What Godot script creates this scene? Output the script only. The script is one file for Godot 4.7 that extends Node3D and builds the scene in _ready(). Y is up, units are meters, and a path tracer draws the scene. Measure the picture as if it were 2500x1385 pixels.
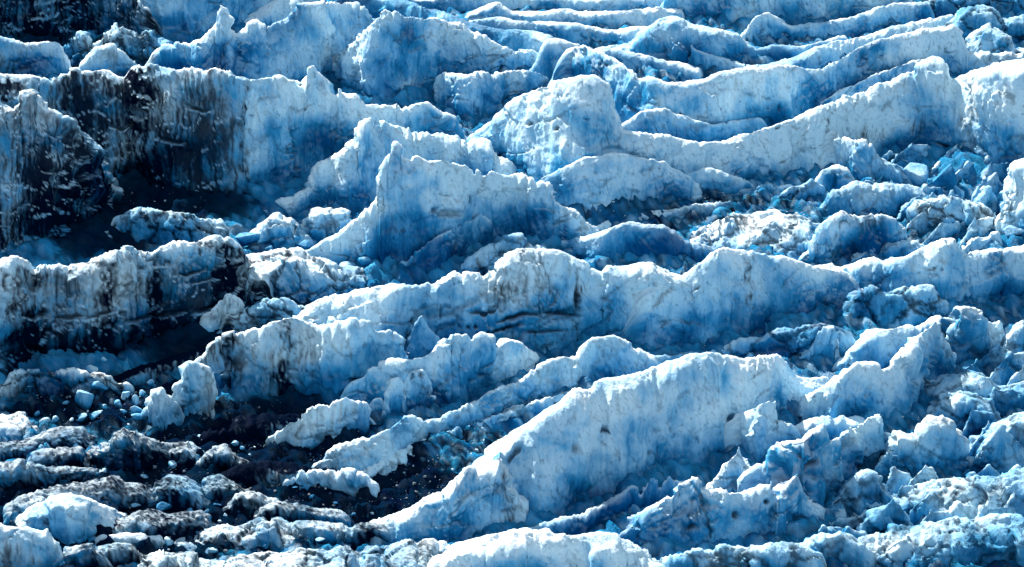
extends Node3D
# An oblique view down on a broken glacier: rows of ice ridges, walls and blocks with dark debris in the hollows between them.

var n_lump := FastNoiseLite.new()
var n_flute := FastNoiseLite.new()
var n_cell := FastNoiseLite.new()
var n_crack := FastNoiseLite.new()
var n_facet := FastNoiseLite.new()
var n_fine := FastNoiseLite.new()
var n_streak := FastNoiseLite.new()
var n_patch := FastNoiseLite.new()
var n_bed := FastNoiseLite.new()
var n_jag := FastNoiseLite.new()
var ice_mat: StandardMaterial3D
var crust_mat: StandardMaterial3D
var grit_mat: StandardMaterial3D
var used := {}
var snow_share := 1.0
var zones: Array = []
var rubble_spots: Array = []

const SNOW := Color(0.84, 0.89, 0.92)      # weathered white crust on the tops
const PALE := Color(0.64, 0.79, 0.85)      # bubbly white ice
const AZURE := Color(0.043, 0.350, 0.60)      # blue ice, mid tone of the painted fade into shade
const BLUE_ICE_SHADE := Color(0.002, 0.080, 0.210)     # deep blue ice, darkened to paint shade at the ridge feet
const GRIT := Color(0.0010, 0.0050, 0.018)


func numbered(called: String) -> String:
	used[called] = used.get(called, -1) + 1
	return called if used[called] == 0 else "%s_%03d" % [called, used[called]]


func tag(o: Node3D, label: String, category: String, group := "") -> void:
	o.set_meta("label", label)
	o.set_meta("category", category)
	if group != "":
		o.set_meta("group", group)


func noise(n: FastNoiseLite, s: int, size: float, octaves: int, kind := FastNoiseLite.TYPE_SIMPLEX_SMOOTH) -> void:
	n.seed = s
	n.noise_type = kind
	n.frequency = 1.0 / size
	n.fractal_type = FastNoiseLite.FRACTAL_FBM if octaves > 1 else FastNoiseLite.FRACTAL_NONE
	n.fractal_octaves = octaves


func set_up_noises() -> void:
	noise(n_lump, 11, 13.0, 3)
	noise(n_flute, 12, 4.2, 2)
	noise(n_fine, 13, 1.5, 3)
	noise(n_streak, 14, 1.0, 3)
	noise(n_patch, 15, 9.0, 3)
	noise(n_bed, 16, 9.0, 3)
	noise(n_jag, 17, 4.0, 3)
	for n in [n_cell, n_facet, n_crack]:
		noise(n, 19 if n == n_crack else 18, 11.0 if n == n_crack else 7.5, 1, FastNoiseLite.TYPE_CELLULAR)
		n.cellular_return_type = FastNoiseLite.RETURN_DISTANCE2_SUB
		n.cellular_jitter = 1.0
		n.domain_warp_enabled = true
		n.domain_warp_amplitude = 2.2
		n.domain_warp_frequency = 0.12
		n.domain_warp_fractal_octaves = 2
	n_facet.cellular_return_type = FastNoiseLite.RETURN_CELL_VALUE


func noise_texture(s: int, size: int, feature: float, octaves: int, ridged: bool, ramp: Array) -> NoiseTexture2D:
	var f := FastNoiseLite.new()
	noise(f, s, feature, octaves)
	if ridged:
		f.fractal_type = FastNoiseLite.FRACTAL_RIDGED
		f.fractal_octaves = octaves
	f.domain_warp_enabled = ridged
	f.domain_warp_amplitude = feature * 0.3
	f.domain_warp_frequency = 1.6 / feature
	var t := NoiseTexture2D.new()
	t.width = size
	t.height = size
	t.seamless = true
	t.noise = f
	if not ramp.is_empty():
		var g := Gradient.new()
		g.offsets = PackedFloat32Array(ramp[0])
		var cs := PackedColorArray()
		for c in ramp[1]:
			cs.append(Color(c[0], c[1], c[2]))
		g.colors = cs
		t.color_ramp = g
	return t


var veins: NoiseTexture2D
var mottle: NoiseTexture2D
var grain_map: NoiseTexture2D

# veined: how the thin grey veins of silt stretch down the ice; relief: the depth of the grain in centimetres.
func make_material(grain: float, relief: float, rough: float, veined: float) -> StandardMaterial3D:
	var m := StandardMaterial3D.new()
	m.vertex_color_use_as_albedo = true
	m.roughness = rough
	m.metallic_specular = 0.06
	m.uv1_triplanar = true
	m.uv1_world_triplanar = true
	m.uv1_scale = Vector3.ONE / grain
	m.heightmap_enabled = true
	m.heightmap_texture = grain_map
	m.heightmap_scale = relief
	m.albedo_texture = mottle
	if veined > 0.0:
		m.detail_enabled = true
		m.detail_blend_mode = BaseMaterial3D.BLEND_MODE_MUL
		m.detail_uv_layer = BaseMaterial3D.DETAIL_UV_2
		m.detail_albedo = veins
		m.uv2_triplanar = true
		m.uv2_world_triplanar = true
		m.uv2_scale = Vector3(1.0 / 87.0, veined / 87.0, 1.0 / 87.0)
	return m


# One body of ice swept along its crest. at: [crest, foot, dirt] from left to right; o: the shape's numbers.
func ridge(kind: String, label: String, group: String, at: Array, o: Dictionary) -> Node3D:
	var flute: float = o.get("flute", 0.4)
	var crack: float = o.get("crack", 0.3)
	var bulge: float = o.get("bulge", 0.0)
	var lump: float = o.get("lump", 1.0)
	var jag: float = o.get("jag", 0.6)
	var power: float = o.get("p", 0.72)
	var blue_shade: float = o.get("clear", 1.0)  # higher values carry the painted blue shade further up the face
	var bedding: float = o.get("bedding", 0.0)
	var crest_dirt: float = o.get("cdirt", 0.0)
	var low_dirt_shade: float = o.get("fd", 0.0)  # silt at the base plus painted shade, blacker towards the foot
	var ribs: float = o.get("ribs", 1.0)
	var wide: Array = o.get("wide", [])
	var pits: Array = o.get("pits", [])
	var capw: float = o.get("capw", 3.0)
	var stains: Array = o.get("stains", [])
	var run_share: float = o.get("run", 0.7)
	var step: float = o.get("step", 0.42)
	var n := at.size()
	# columns along the crest
	var long := PackedFloat32Array([0.0])
	var tall := 1.0
	for i in n:
		tall = maxf(tall, (at[i][0] - at[i][1]).length())
		if i > 0:
			var a: Vector3 = at[i][0] - at[i - 1][0]
			long.append(long[i - 1] + a.length() * 0.75 + 0.25 * Vector2(a.x, a.z).length())
	var total := long[n - 1]
	var nu := maxi(8, int(total / step))
	var ends := 7
	var cols := nu + 1 + 2 * ends
	var crest := PackedVector3Array()
	var foot := PackedVector3Array()
	var back := PackedVector3Array()
	var dirt := PackedFloat32Array()
	var k := 0
	for i in nu + 1:
		var s := total * i / nu
		while k < n - 2 and long[k + 1] < s:
			k += 1
		var t := clampf((s - long[k]) / maxf(long[k + 1] - long[k], 1e-4), 0.0, 1.0)
		var k0 := maxi(k - 1, 0)
		var k3 := mini(k + 2, n - 1)
		var c: Vector3 = at[k][0].cubic_interpolate(at[k + 1][0], at[k0][0], at[k3][0], t).lerp(at[k][0].lerp(at[k + 1][0], t), 0.6)
		var f: Vector3 = at[k][1].lerp(at[k + 1][1], t)
		var j := n_jag.get_noise_3d(c.x * 0.9, 7.0, c.z * 0.9)
		var j2 := n_jag.get_noise_3d(c.x * 3.1, 17.0, c.z * 3.1)
		c.y -= 2.2 * jag * smoothstep(0.28, 0.5, n_jag.get_noise_3d(c.x * 0.35, 140.0, c.z * 0.35)) * clampf((c.y - f.y) / 12.0, 0.1, 1.0)
		c.y += jag * clampf(0.55 + 2.2 * n_jag.get_noise_3d(c.x * 0.22, 77.0, c.z * 0.22), 0.12, 1.5) * (1.1 * (absf(j) * 2.4 - 0.6) + 0.9 * (0.25 - absf(j2) * 1.6)) * clampf((c.y - f.y) / 6.0, 0.25, 1.0)
		crest.append(c)
		foot.append(f)
		dirt.append(lerpf(at[k][2], at[k + 1][2], t))
	for i in nu + 1:
		var sum := Vector3.ZERO
		for d in range(-8, 9):
			var q := clampi(i + d, 0, nu)
			sum += crest[q] - foot[q]
		sum.y = 0.0
		back.append(sum.normalized())
	# smoother foot
	for pass_ in 2:
		var g := foot.duplicate()
		for i in range(4, nu - 3):
			foot[i] = (g[i - 4] + g[i - 2] + g[i] + g[i + 2] + g[i + 4]) / 5.0
	var nf := maxi(8, int(tall / (step * 1.15)))
	var nc := maxi(3, int(capw / (step * 1.1)))
	var nb := 9
	var rows := nf + nc + nb + 1
	var g := PackedVector3Array()
	g.resize(cols * rows)
	var col_dirt := PackedFloat32Array()
	col_dirt.resize(cols)
	var along_at := PackedFloat32Array()   # metres along the crest: runnels and streaks follow the fall of the face
	for i in cols:
		along_at.append((i - ends) * total / nu + at[0][0].x * 3.0)
	for i in cols:
		var q := clampi(i - ends, 0, nu)
		var c := crest[q]
		var f := foot[q]
		var b := back[q]
		var h := c.y - f.y
		var capq := capw * (0.75 + 0.9 * n_jag.get_noise_3d(c.x * 0.5, 40.0, c.z * 0.5))
		if wide.size() > 0:
			capq += wide[1] * smoothstep(wide[0], wide[0] + 16.0, c.x)
		capq = clampf(capq, 0.3, maxf(0.4, 0.6 * Vector2(c.x - f.x, c.z - f.z).length()))
		var lip := c - b * capq
		lip.y -= capq * 0.16 + 0.3
		var run := maxf(2.0, h * run_share)
		var off := 0.0
		var grow := 1.0
		var mid := (c + f) * 0.5
		var along := Vector3.ZERO
		if i < ends or i >= ends + nu + 1:
			var w := float(ends - i) / ends if i < ends else float(i - ends - nu) / ends
			grow = cos(w * PI * 0.5)
			off = sin(w * PI * 0.5) * clampf(0.4 * h, 1.0, 7.0)
			along = Vector3(-b.z, 0, b.x)
			if (crest[nu] - crest[0]).dot(along) < 0.0:
				along = -along
			if i < ends:
				along = -along
		var dd := dirt[q]
		col_dirt[i] = dd
		for r in rows:
			var p: Vector3
			if r <= nf:
				var t := float(r) / nf
				var w := 1.0 - pow(1.0 - t, power)
				if t < 0.28:
					w -= 0.30 * (1.0 - t / 0.28) * (1.0 - t / 0.28)
				p = Vector3(lerpf(f.x, lip.x, w), lerpf(f.y, lip.y, t), lerpf(f.z, lip.z, w))
			elif r <= nf + nc:
				p = lip.lerp(c, float(r - nf) / nc)
			else:
				var t := float(r - nf - nc) / nb
				p = c + b * (run * t)
				p.y -= h * (0.75 * t * t + 0.25 * t)
			if grow < 1.0:
				p = Vector3(mid.x + (p.x - mid.x) * grow, f.y + (p.y - f.y) * grow, mid.z + (p.z - mid.z) * grow) + along * off
			g[i * rows + r] = p
	# round the lip
	for pass_ in (1 if capw < 3.6 else 4):
		for i in cols:
			var at0 := i * rows
			var prev := g[at0 + nf - 4]
			for r in range(nf - 3, nf + nc + 2):
				var here := g[at0 + r]
				g[at0 + r] = (prev + here * 2.0 + g[at0 + r + 1]) * 0.25
				prev = here
	var normals := grid_normals(g, cols, rows)
	var tint := PackedColorArray()
	tint.resize(cols * rows)
	var moved := PackedVector3Array()
	moved.resize(cols * rows)
	var cracked := PackedFloat32Array()
	cracked.resize(cols * rows)
	for i in cols:
		for r in rows:
			var at1 := i * rows + r
			var p := g[at1]
			var nn := normals[at1]
			var us := along_at[i] + 1.2 * n_lump.get_noise_3d(p.x, p.y * 2.0, p.z)
			var side := 1.0 - absf(nn.y)
			var big := minf(1.0, tall / 22.0) * ribs
			var d := lump * 1.1 * n_lump.get_noise_3dv(p)
			d += big * side * 2.6 * (0.42 - 1.9 * absf(n_lump.get_noise_3d(us * 0.7, p.y * 0.14, 300.0)))
			d += side * 0.38 * (absf(n_streak.get_noise_3d(us * 0.62, p.y * 0.06, 60.0)) * 2.0 - 0.35)
			d += big * 0.65 * facet(p * 0.8)
			d += flute * 1.5 * side * (absf(n_flute.get_noise_3d(us, p.y * 0.09, 3.0)) * 2.2 - 0.5)
			var gate := n_patch.get_noise_3d(p.x * 0.7 + 50.0, p.y * 0.7, p.z * 0.7)
			var ck := 0.0
			if bulge > 0.0:
				var e := n_cell.get_noise_3dv(p) + 1.0
				d += bulge * (facet(p) + smoothstep(0.0, 0.16, e) * 0.9 - 0.8)
				ck = (1.0 - smoothstep(0.02, 0.11, e)) * minf(bulge * 1.4, 1.0) * 0.95
			if crack > 0.0:
				var w := smoothstep(0.42 - crack * 0.55, 0.6 - crack * 0.55, gate)
				if w > 0.0:
					var e2 := n_crack.get_noise_3d(p.x, p.y * 0.8, p.z) + 1.0
					var c2 := (1.0 - smoothstep(0.01, 0.05, e2)) * w * minf(1.0, crack)
					d -= c2 * 0.8
					ck = maxf(ck, c2)
				# curved sub-horizontal joints with a ledge, and sub-vertical ones
				var bd := n_bed.get_noise_3d(p.x * 0.28 + 9.0, p.y - 0.22 * p.x, p.z * 0.28)
				d += (smoothstep(-0.06, 0.06, bd) - 0.5) * 0.7 * side * (crack + bedding)
				var w2 := smoothstep(0.12 - 0.3 * (crack + bedding), 0.34 - 0.3 * (crack + bedding), n_patch.get_noise_3d(p.x * 0.6, p.y * 0.6 + 90.0, p.z * 0.6))
				var c3 := (1.0 - smoothstep(0.012, 0.045 + 0.03 * bedding, absf(bd))) * w2 * side
				d -= c3 * (0.8 + bedding * 0.6)
				var bv := absf(n_bed.get_noise_3d(p.x * 1.0 + 77.0, p.y * 0.16, p.z * 1.0))
				var c4 := (1.0 - smoothstep(0.012, 0.05, bv)) * side * smoothstep(0.1, 0.3, n_patch.get_noise_3d(p.x * 0.5 + 40.0, p.y * 0.9, p.z * 0.5)) * minf(1.0, crack * 1.6)
				d -= c4 * 0.5
				ck = maxf(ck, maxf(c3, c4 * 0.8))
			d *= 1.0 - 0.6 * clampf(nn.y * 1.5 - 0.3, 0.0, 1.0)
			d += (0.13 + 0.2 * minf(bulge, 1.0) + (0.12 if r > nf else 0.0)) * n_fine.get_noise_3dv(p)
			if pits.size() > 0 and r <= nf:
				var q := clampi(i - ends, 0, nu)
				for s in pits:
					var away := Vector2((crest[q].x - s[0]) / s[2], (float(r) / nf - s[1]) * (crest[q] - foot[q]).length() / s[3])
					if absf(away.x) < 1.4 and absf(away.y) < 1.4:
						var deep := 1.0 - smoothstep(0.55, 1.1, away.length() + 0.25 * n_fine.get_noise_3dv(p * 0.7))
						d -= deep * (0.5 + 1.3 * minf(s[2], s[3]))
						ck = maxf(ck, deep * (0.9 if minf(s[2], s[3]) < 1.0 else 0.55))
			cracked[at1] = ck
			var fade := smoothstep(0.0, 0.12, float(r) / nf)
			moved[at1] = p + nn * d * (0.35 + 0.65 * fade)
	normals = grid_normals(moved, cols, rows)
	snow_share = o.get("snow", 1.0)
	for i in cols:
		for r in rows:
			var at1 := i * rows + r
			var height_share := clampf(float(r) / nf, 0.0, 1.0) if r <= nf + nc else 1.0 - float(r - nf - nc) / nb
			var q := clampi(i - ends, 0, nu)
			var dd := col_dirt[i] + low_dirt_shade * clampf(col_dirt[i] * 2.2, 0.12, 1.0) * pow(maxf(1.0 - height_share, 0.0), 1.4) * (1.0 if r <= nf else 0.0)
			for s in stains:
				var away: float = absf(crest[q].x - s[0] + 1.3 * n_fine.get_noise_2d(moved[at1].y * 0.25, s[0]) * s[1]) / s[1]
				if away < 1.6:
					var pt := moved[at1]
					dd += s[2] * 0.5 * (1.0 - smoothstep(0.1, 1.5, away)) * clampf(0.75 + 1.3 * n_fine.get_noise_3d(pt.x * 1.4, pt.y * 0.4, pt.z * 1.4), 0.0, 1.2)
			tint[at1] = ice_color(along_at[i], moved[at1], normals[at1], dd, crest_dirt, cracked[at1], r > nf, height_share + 1.0 - blue_shade)
	# the thing: a node at its base with its face and its crest as parts
	var base := Vector3.ZERO
	for f in foot:
		base += f
	base /= foot.size()
	base.y = 0.0
	var root := Node3D.new()
	root.name = numbered(kind)
	add_child(root)
	root.position = base
	tag(root, label, kind.replace("_", " "), group)
	part(root, "front_face", moved, normals, tint, rows, 0, nf + 1, cols, base, ice_mat)
	part(root, "crest", moved, normals, tint, rows, nf + 1, rows - 1, cols, base, crust_mat)
	return root


# Flat faces at random tilts, one to each cell of the broken ice.
func facet(p: Vector3) -> float:
	var cv := n_facet.get_noise_3dv(p)
	return (pingpong(p.dot(Vector3(sin(cv * 91.0), 0.7 * sin(cv * 57.0 + 1.0), sin(cv * 133.0 + 2.0))), 5.5) - 2.75) * 0.6 + 0.5 * cv


func ice_color(us: float, p: Vector3, nn: Vector3, dd: float, crest_dirt: float, ck: float, on_top: bool, height_share: float) -> Color:
	var patch := n_patch.get_noise_3dv(p)
	var streak := n_streak.get_noise_3d(us + 1.5 * n_lump.get_noise_3d(p.x, p.y * 2.0, p.z), p.y * 0.055, p.z * 0.02)
	var vein := n_lump.get_noise_3d(p.x * 0.6 + 30.0, p.y * 0.6, p.z * 0.6)
	var band := n_bed.get_noise_3d(p.x * 0.16 + 60.0, (p.y - 0.3 * p.x) * 0.42, p.z * 0.16)
	var paleness := 0.22 + 0.60 * height_share + 0.50 * vein + 0.34 * band + 0.2 * patch + 0.14 * streak  # tilted blue ice bands plus shade painted in by height on the face
	var c := BLUE_ICE_SHADE.lerp(AZURE, smoothstep(0.08, 0.74, paleness)).lerp(PALE, smoothstep(0.44, 1.05, paleness))
	c = c.lerp(SNOW, smoothstep(0.25, 0.75, nn.y + 0.35 * patch) * (1.0 if on_top else 0.5) * (0.35 + 0.65 * smoothstep(-0.22, 0.12, n_patch.get_noise_3d(p.x * 0.35, 200.0, p.z * 0.35))) * snow_share * clampf(height_share, 0.0, 1.0))
	var v := dd * 1.2 + 0.55 * streak + 0.38 * patch + 0.5 * n_lump.get_noise_3d(p.x * 0.7 + 500.0, p.y * 0.7, p.z * 0.3) + 0.14 * n_fine.get_noise_3d(p.x * 1.3, p.y * 0.5, p.z * 1.3) - 0.38
	if on_top or nn.y > 0.75:
		v = (dd * 0.5 + crest_dirt) * 1.25 + 0.4 * n_fine.get_noise_3dv(p) + 0.55 * n_fine.get_noise_3d(p.x * 2.3, p.y * 2.3 + 50.0, p.z * 2.3) + 0.45 * patch - 0.42
	var dm := smoothstep(-0.02, 0.85, v) 
	var speck := n_fine.get_noise_3d(p.x * 0.8 + 70.0, p.y * 0.45, p.z * 0.8)
	dm = maxf(dm, smoothstep(0.48, 0.60, speck + 0.12 * patch) * 0.75 * minf(1.0, 0.4 + dd))
	var scratch := n_streak.get_noise_3d(p.x * 0.7 + 0.45 * p.y + 200.0, p.y * 0.22, p.z * 0.7)
	dm = maxf(dm, smoothstep(0.34, 0.62, scratch + 0.25 * patch) * 0.42 * clampf(1.0 - dd, 0.3, 1.0))
	dm = maxf(dm * (0.9 + 0.1 * smoothstep(0.6, 1.0, dd + crest_dirt)), ck * (0.72 + 0.25 * minf(1.0, dd * 2.0)))
	return c.lerp(GRIT, dm)


func grid_normals(g: PackedVector3Array, cols: int, rows: int) -> PackedVector3Array:
	var out := PackedVector3Array()
	out.resize(cols * rows)
	for i in cols:
		var l := maxi(i - 1, 0) * rows
		var h := mini(i + 1, cols - 1) * rows
		for r in rows:
			var du := g[h + r] - g[l + r]
			var dv := g[i * rows + mini(r + 1, rows - 1)] - g[i * rows + maxi(r - 1, 0)]
			out[i * rows + r] = du.cross(dv).normalized()
	return out


func part(root: Node3D, called: String, g: PackedVector3Array, normals: PackedVector3Array, tint: PackedColorArray, rows: int, from: int, to: int, cols: int, base: Vector3, m: Material) -> MeshInstance3D:
	var v := PackedVector3Array()
	var nn := PackedVector3Array()
	var c := PackedColorArray()
	var idx := PackedInt32Array()
	var wide := to - from + 1
	for i in cols:
		for r in range(from, to + 1):
			v.append(g[i * rows + r] - base)
			nn.append(normals[i * rows + r])
			c.append(tint[i * rows + r])
	for i in cols - 1:
		for r in wide - 1:
			var a := i * wide + r
			var b := a + wide
			idx.append_array(PackedInt32Array([a, a + 1, b, b, a + 1, b + 1]))
	return commit(root, called, v, nn, c, idx, m)


func commit(root: Node3D, called: String, v: PackedVector3Array, nn: PackedVector3Array, c: PackedColorArray, idx: PackedInt32Array, m: Material) -> MeshInstance3D:
	var arrays := []
	arrays.resize(Mesh.ARRAY_MAX)
	arrays[Mesh.ARRAY_VERTEX] = v
	arrays[Mesh.ARRAY_NORMAL] = nn
	arrays[Mesh.ARRAY_COLOR] = c
	arrays[Mesh.ARRAY_INDEX] = idx
	var mesh := ArrayMesh.new()
	mesh.add_surface_from_arrays(Mesh.PRIMITIVE_TRIANGLES, arrays)
	var o := MeshInstance3D.new()
	o.name = called
	o.mesh = mesh
	o.material_override = m
	root.add_child(o, true)
	return o


# A broken piece of ice: a ball cut by random planes, its edges slightly rounded, its surface rough. Unit size, sitting on y = 0.
func chunk_mesh(s: int, res: int, dirt: float) -> ArrayMesh:
	var rng := RandomNumberGenerator.new()
	rng.seed = s
	var planes: Array = []
	for i in 10:
		var d := Vector3(rng.randf_range(-1, 1), rng.randf_range(-1, 1), rng.randf_range(-1, 1)).normalized()
		planes.append([d, rng.randf_range(0.38, 0.92)])
	var v := PackedVector3Array()
	var idx := PackedInt32Array()
	for face in 6:
		var ax := face / 2
		var sg := 1.0 if face % 2 == 0 else -1.0
		var at0 := v.size()
		for a in res + 1:
			for b in res + 1:
				var x := tan((2.0 * a / res - 1.0) * PI / 4.0)
				var y := tan((2.0 * b / res - 1.0) * PI / 4.0)
				var d := Vector3(sg, x, y * sg) if ax == 0 else (Vector3(y * sg, sg, x) if ax == 1 else Vector3(x, y * sg, sg))
				d = d.normalized()
				var acc := 0.0
				for pl in planes:
					var c: float = d.dot(pl[0])
					if c > 0.05:
						acc += pow(c / pl[1], 34.0)
				var rad := pow(acc + 0.1, -1.0 / 34.0)
				rad *= 1.0 + 0.05 * n_fine.get_noise_3d(d.x * 1.6 + s, d.y * 1.6, d.z * 1.6) + 0.05 * n_fine.get_noise_3d(d.x * 5.0 + s, d.y * 5.0, d.z * 5.0)
				v.append(d * rad)
		for a in res:
			for b in res:
				var q := at0 + a * (res + 1) + b
				idx.append_array(PackedInt32Array([q, q + res + 1, q + 1, q + 1, q + res + 1, q + res + 2]))
	var lo := v[0]
	var hi := v[0]
	for p in v:
		lo = lo.min(p)
		hi = hi.max(p)
	for i in v.size():
		v[i] = Vector3((v[i].x - lo.x) / (hi.x - lo.x) - 0.5, (v[i].y - lo.y) / (hi.y - lo.y), (v[i].z - lo.z) / (hi.z - lo.z) - 0.5)
	var nn := PackedVector3Array()
	nn.resize(v.size())
	for i in range(0, idx.size(), 3):
		var fn := (v[idx[i + 2]] - v[idx[i]]).cross(v[idx[i + 1]] - v[idx[i]])
		if fn.dot(v[idx[i]] - Vector3(0, 0.5, 0)) < 0.0:
			var w := idx[i + 1]
			idx[i + 1] = idx[i + 2]
			idx[i + 2] = w
			fn = -fn
		for j in 3:
			nn[idx[i + j]] += fn
	var c := PackedColorArray()
	snow_share = 0.35
	for i in v.size():
		nn[i] = nn[i].normalized()
		var p := v[i] * 6.0 + Vector3(s * 13.0, 0, 0)
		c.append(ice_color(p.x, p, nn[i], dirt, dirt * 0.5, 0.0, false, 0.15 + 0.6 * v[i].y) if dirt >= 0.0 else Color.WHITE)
	var arrays := []
	arrays.resize(Mesh.ARRAY_MAX)
	arrays[Mesh.ARRAY_VERTEX] = v
	arrays[Mesh.ARRAY_NORMAL] = nn
	arrays[Mesh.ARRAY_COLOR] = c
	arrays[Mesh.ARRAY_INDEX] = idx
	var mesh := ArrayMesh.new()
	mesh.add_surface_from_arrays(Mesh.PRIMITIVE_TRIANGLES, arrays)
	return mesh


var chunk_count := 0

func chunk(kind: String, label: String, group: String, dirt: float, spots: Array, res: int) -> void:
	var shared: Array = []
	for i in mini(spots.size(), 12):
		shared.append(chunk_mesh(100 + chunk_count * 17 + i, res, dirt))
	chunk_count += 1
	for i in spots.size():
		var s: Array = spots[i]
		var o := MeshInstance3D.new()
		o.name = numbered(kind)
		o.mesh = shared[i % shared.size()]
		o.material_override = ice_mat
		add_child(o)
		var where: Vector3 = s[0]
		where.y = floor_height(where.x, where.z) - 0.12 * s[2]
		var turn := fmod(i * 2.4 + s[1], TAU)
		o.transform = Transform3D(Basis(Vector3.UP, turn if group != "" else 0.0) * Basis(Vector3(0.3, 0, 1).normalized(), 0.25 * sin(i * 1.7 + s[1])) * Basis.from_scale(Vector3(s[1], s[2], s[1] * 0.85)), where)
		tag(o, label + (s[3] if s.size() > 3 else ""), kind.replace("_", " "), group)


func floor_dirt(x: float, z: float) -> float:
	var d := 0.06
	for q in zones:
		var e: float = Vector2((x - q[0]) / q[2], (z - q[1]) / q[3]).length()
		d = maxf(d, q[4] * (1.0 - smoothstep(0.55, 1.15, e + 0.3 * n_patch.get_noise_2d(x * 0.8, z * 0.8))))
	return d


# Flanks of slumped ice that lean against every ridge on both sides and join one ridge to the next.
const CELL := 2.0
var apron := PackedFloat32Array()
var apron_cols := 0

func apron_at(x: float, z: float) -> float:
	if apron.is_empty():
		return 0.0
	var fx := clampf((x + 190.0) / CELL, 0.0, apron_cols - 2.0)
	var rows := apron.size() / apron_cols
	var fz := clampf((z + 260.0) / CELL, 0.0, rows - 2.0)
	var i := int(fx)
	var k := int(fz)
	var a := lerpf(apron[k * apron_cols + i], apron[k * apron_cols + i + 1], fx - i)
	var b := lerpf(apron[(k + 1) * apron_cols + i], apron[(k + 1) * apron_cols + i + 1], fx - i)
	return lerpf(a, b, fz - k)


var planned: Array = []

func plan(kind: String, label: String, group: String, at: Array, o: Dictionary) -> void:
	planned.append([kind, label, group, at, o])
	if kind != "ice_shard" and at[0][1].y < 0.0:
		lean(at)


func lean(at: Array) -> void:
	if apron.is_empty():
		apron_cols = int(380.0 / CELL) + 1
		apron.resize(apron_cols * (int(430.0 / CELL) + 1))
	var rows := apron.size() / apron_cols
	for i in at.size() - 1:
		var n := maxi(1, int((at[i + 1][0] - at[i][0]).length() / 2.0))
		for q in n:
			var t := float(q) / n
			var c: Vector3 = at[i][0].lerp(at[i + 1][0], t)
			var f: Vector3 = at[i][1].lerp(at[i + 1][1], t)
			var h := maxf(c.y, 0.0)
			var m := f.lerp(c, 0.4)
			var reach := 1.0 + 0.55 * h
			var near := Vector2(c.x - f.x, c.z - f.z).length() * 0.4
			for kz in range(maxi(0, int((m.z + 260.0 - reach - near) / CELL)), mini(rows - 1, int((m.z + 260.0 + reach + near) / CELL) + 1)):
				for kx in range(maxi(0, int((m.x + 190.0 - reach - near) / CELL)), mini(apron_cols - 1, int((m.x + 190.0 + reach + near) / CELL) + 1)):
					var d := maxf(0.0, Vector2(kx * CELL - 190.0 - m.x, kz * CELL - 260.0 - m.z).length() - near) / reach
					if d < 1.0:
						var v := 0.15 * h * pow(1.0 - d, 1.8)
						if v > apron[kz * apron_cols + kx]:
							apron[kz * apron_cols + kx] = v


func floor_height(x: float, z: float) -> float:
	return apron_at(x, z) - 0.8 + (2.4 if x > -40.0 else 2.4 - 1.8 * smoothstep(-40.0, -70.0, x)) * n_lump.get_noise_3d(x * 0.6, 3.0, z * 0.6) + 0.6 * n_lump.get_noise_3d(x, 9.0, z)


# Crumbs of ice and stone too many to count, lying on the ground between the ridges.
func scatter(spots: Array) -> void:
	var rng := RandomNumberGenerator.new()
	rng.seed = 5
	for kind in 2:
		var where: Array[Transform3D] = []
		var tints: Array[Color] = []
		for s in spots:
			for i in int(s[4] * 0.45):
				var a := rng.randf() * TAU
				var q := sqrt(rng.randf())
				var x: float = s[0] + cos(a) * q * s[2]
				var z: float = s[1] + sin(a) * q * s[3]
				var size := 0.14 + 0.6 * pow(rng.randf(), 4.0)
				var icy: bool = rng.randf() < s[5]
				var shade := rng.randf()
				var hang := rng.randf() * TAU
				if icy != (kind == 0):
					continue
				where.append(Transform3D(Basis(Vector3.UP, hang) * Basis.from_scale(Vector3(size * 1.3, size * (0.5 + 0.5 * shade), size)), Vector3(x, floor_height(x, z) - 0.05, z)))
				tints.append(BLUE_ICE_SHADE.lerp(PALE, 0.15 + 0.5 * shade) if icy else GRIT.lerp(Color(0.05, 0.06, 0.07), shade * shade))
		var mm := MultiMesh.new()
		mm.transform_format = MultiMesh.TRANSFORM_3D
		mm.use_colors = true
		mm.mesh = chunk_mesh(900 + kind, 3, -1.0)
		mm.instance_count = where.size()
		for i in where.size():
			mm.set_instance_transform(i, where[i])
			mm.set_instance_color(i, tints[i].linear_to_srgb())
		var o := MultiMeshInstance3D.new()
		o.name = "ice_crumbs" if kind == 0 else "stone_debris"
		o.multimesh = mm
		o.material_override = grit_mat
		o.set_meta("kind", "stuff")
		tag(o, "small broken ice crumbs strewn over the floors between the ridges" if kind == 0 else "black stony grit strewn over the dark debris at left", "ice debris" if kind == 0 else "rock debris")
		add_child(o)


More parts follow.
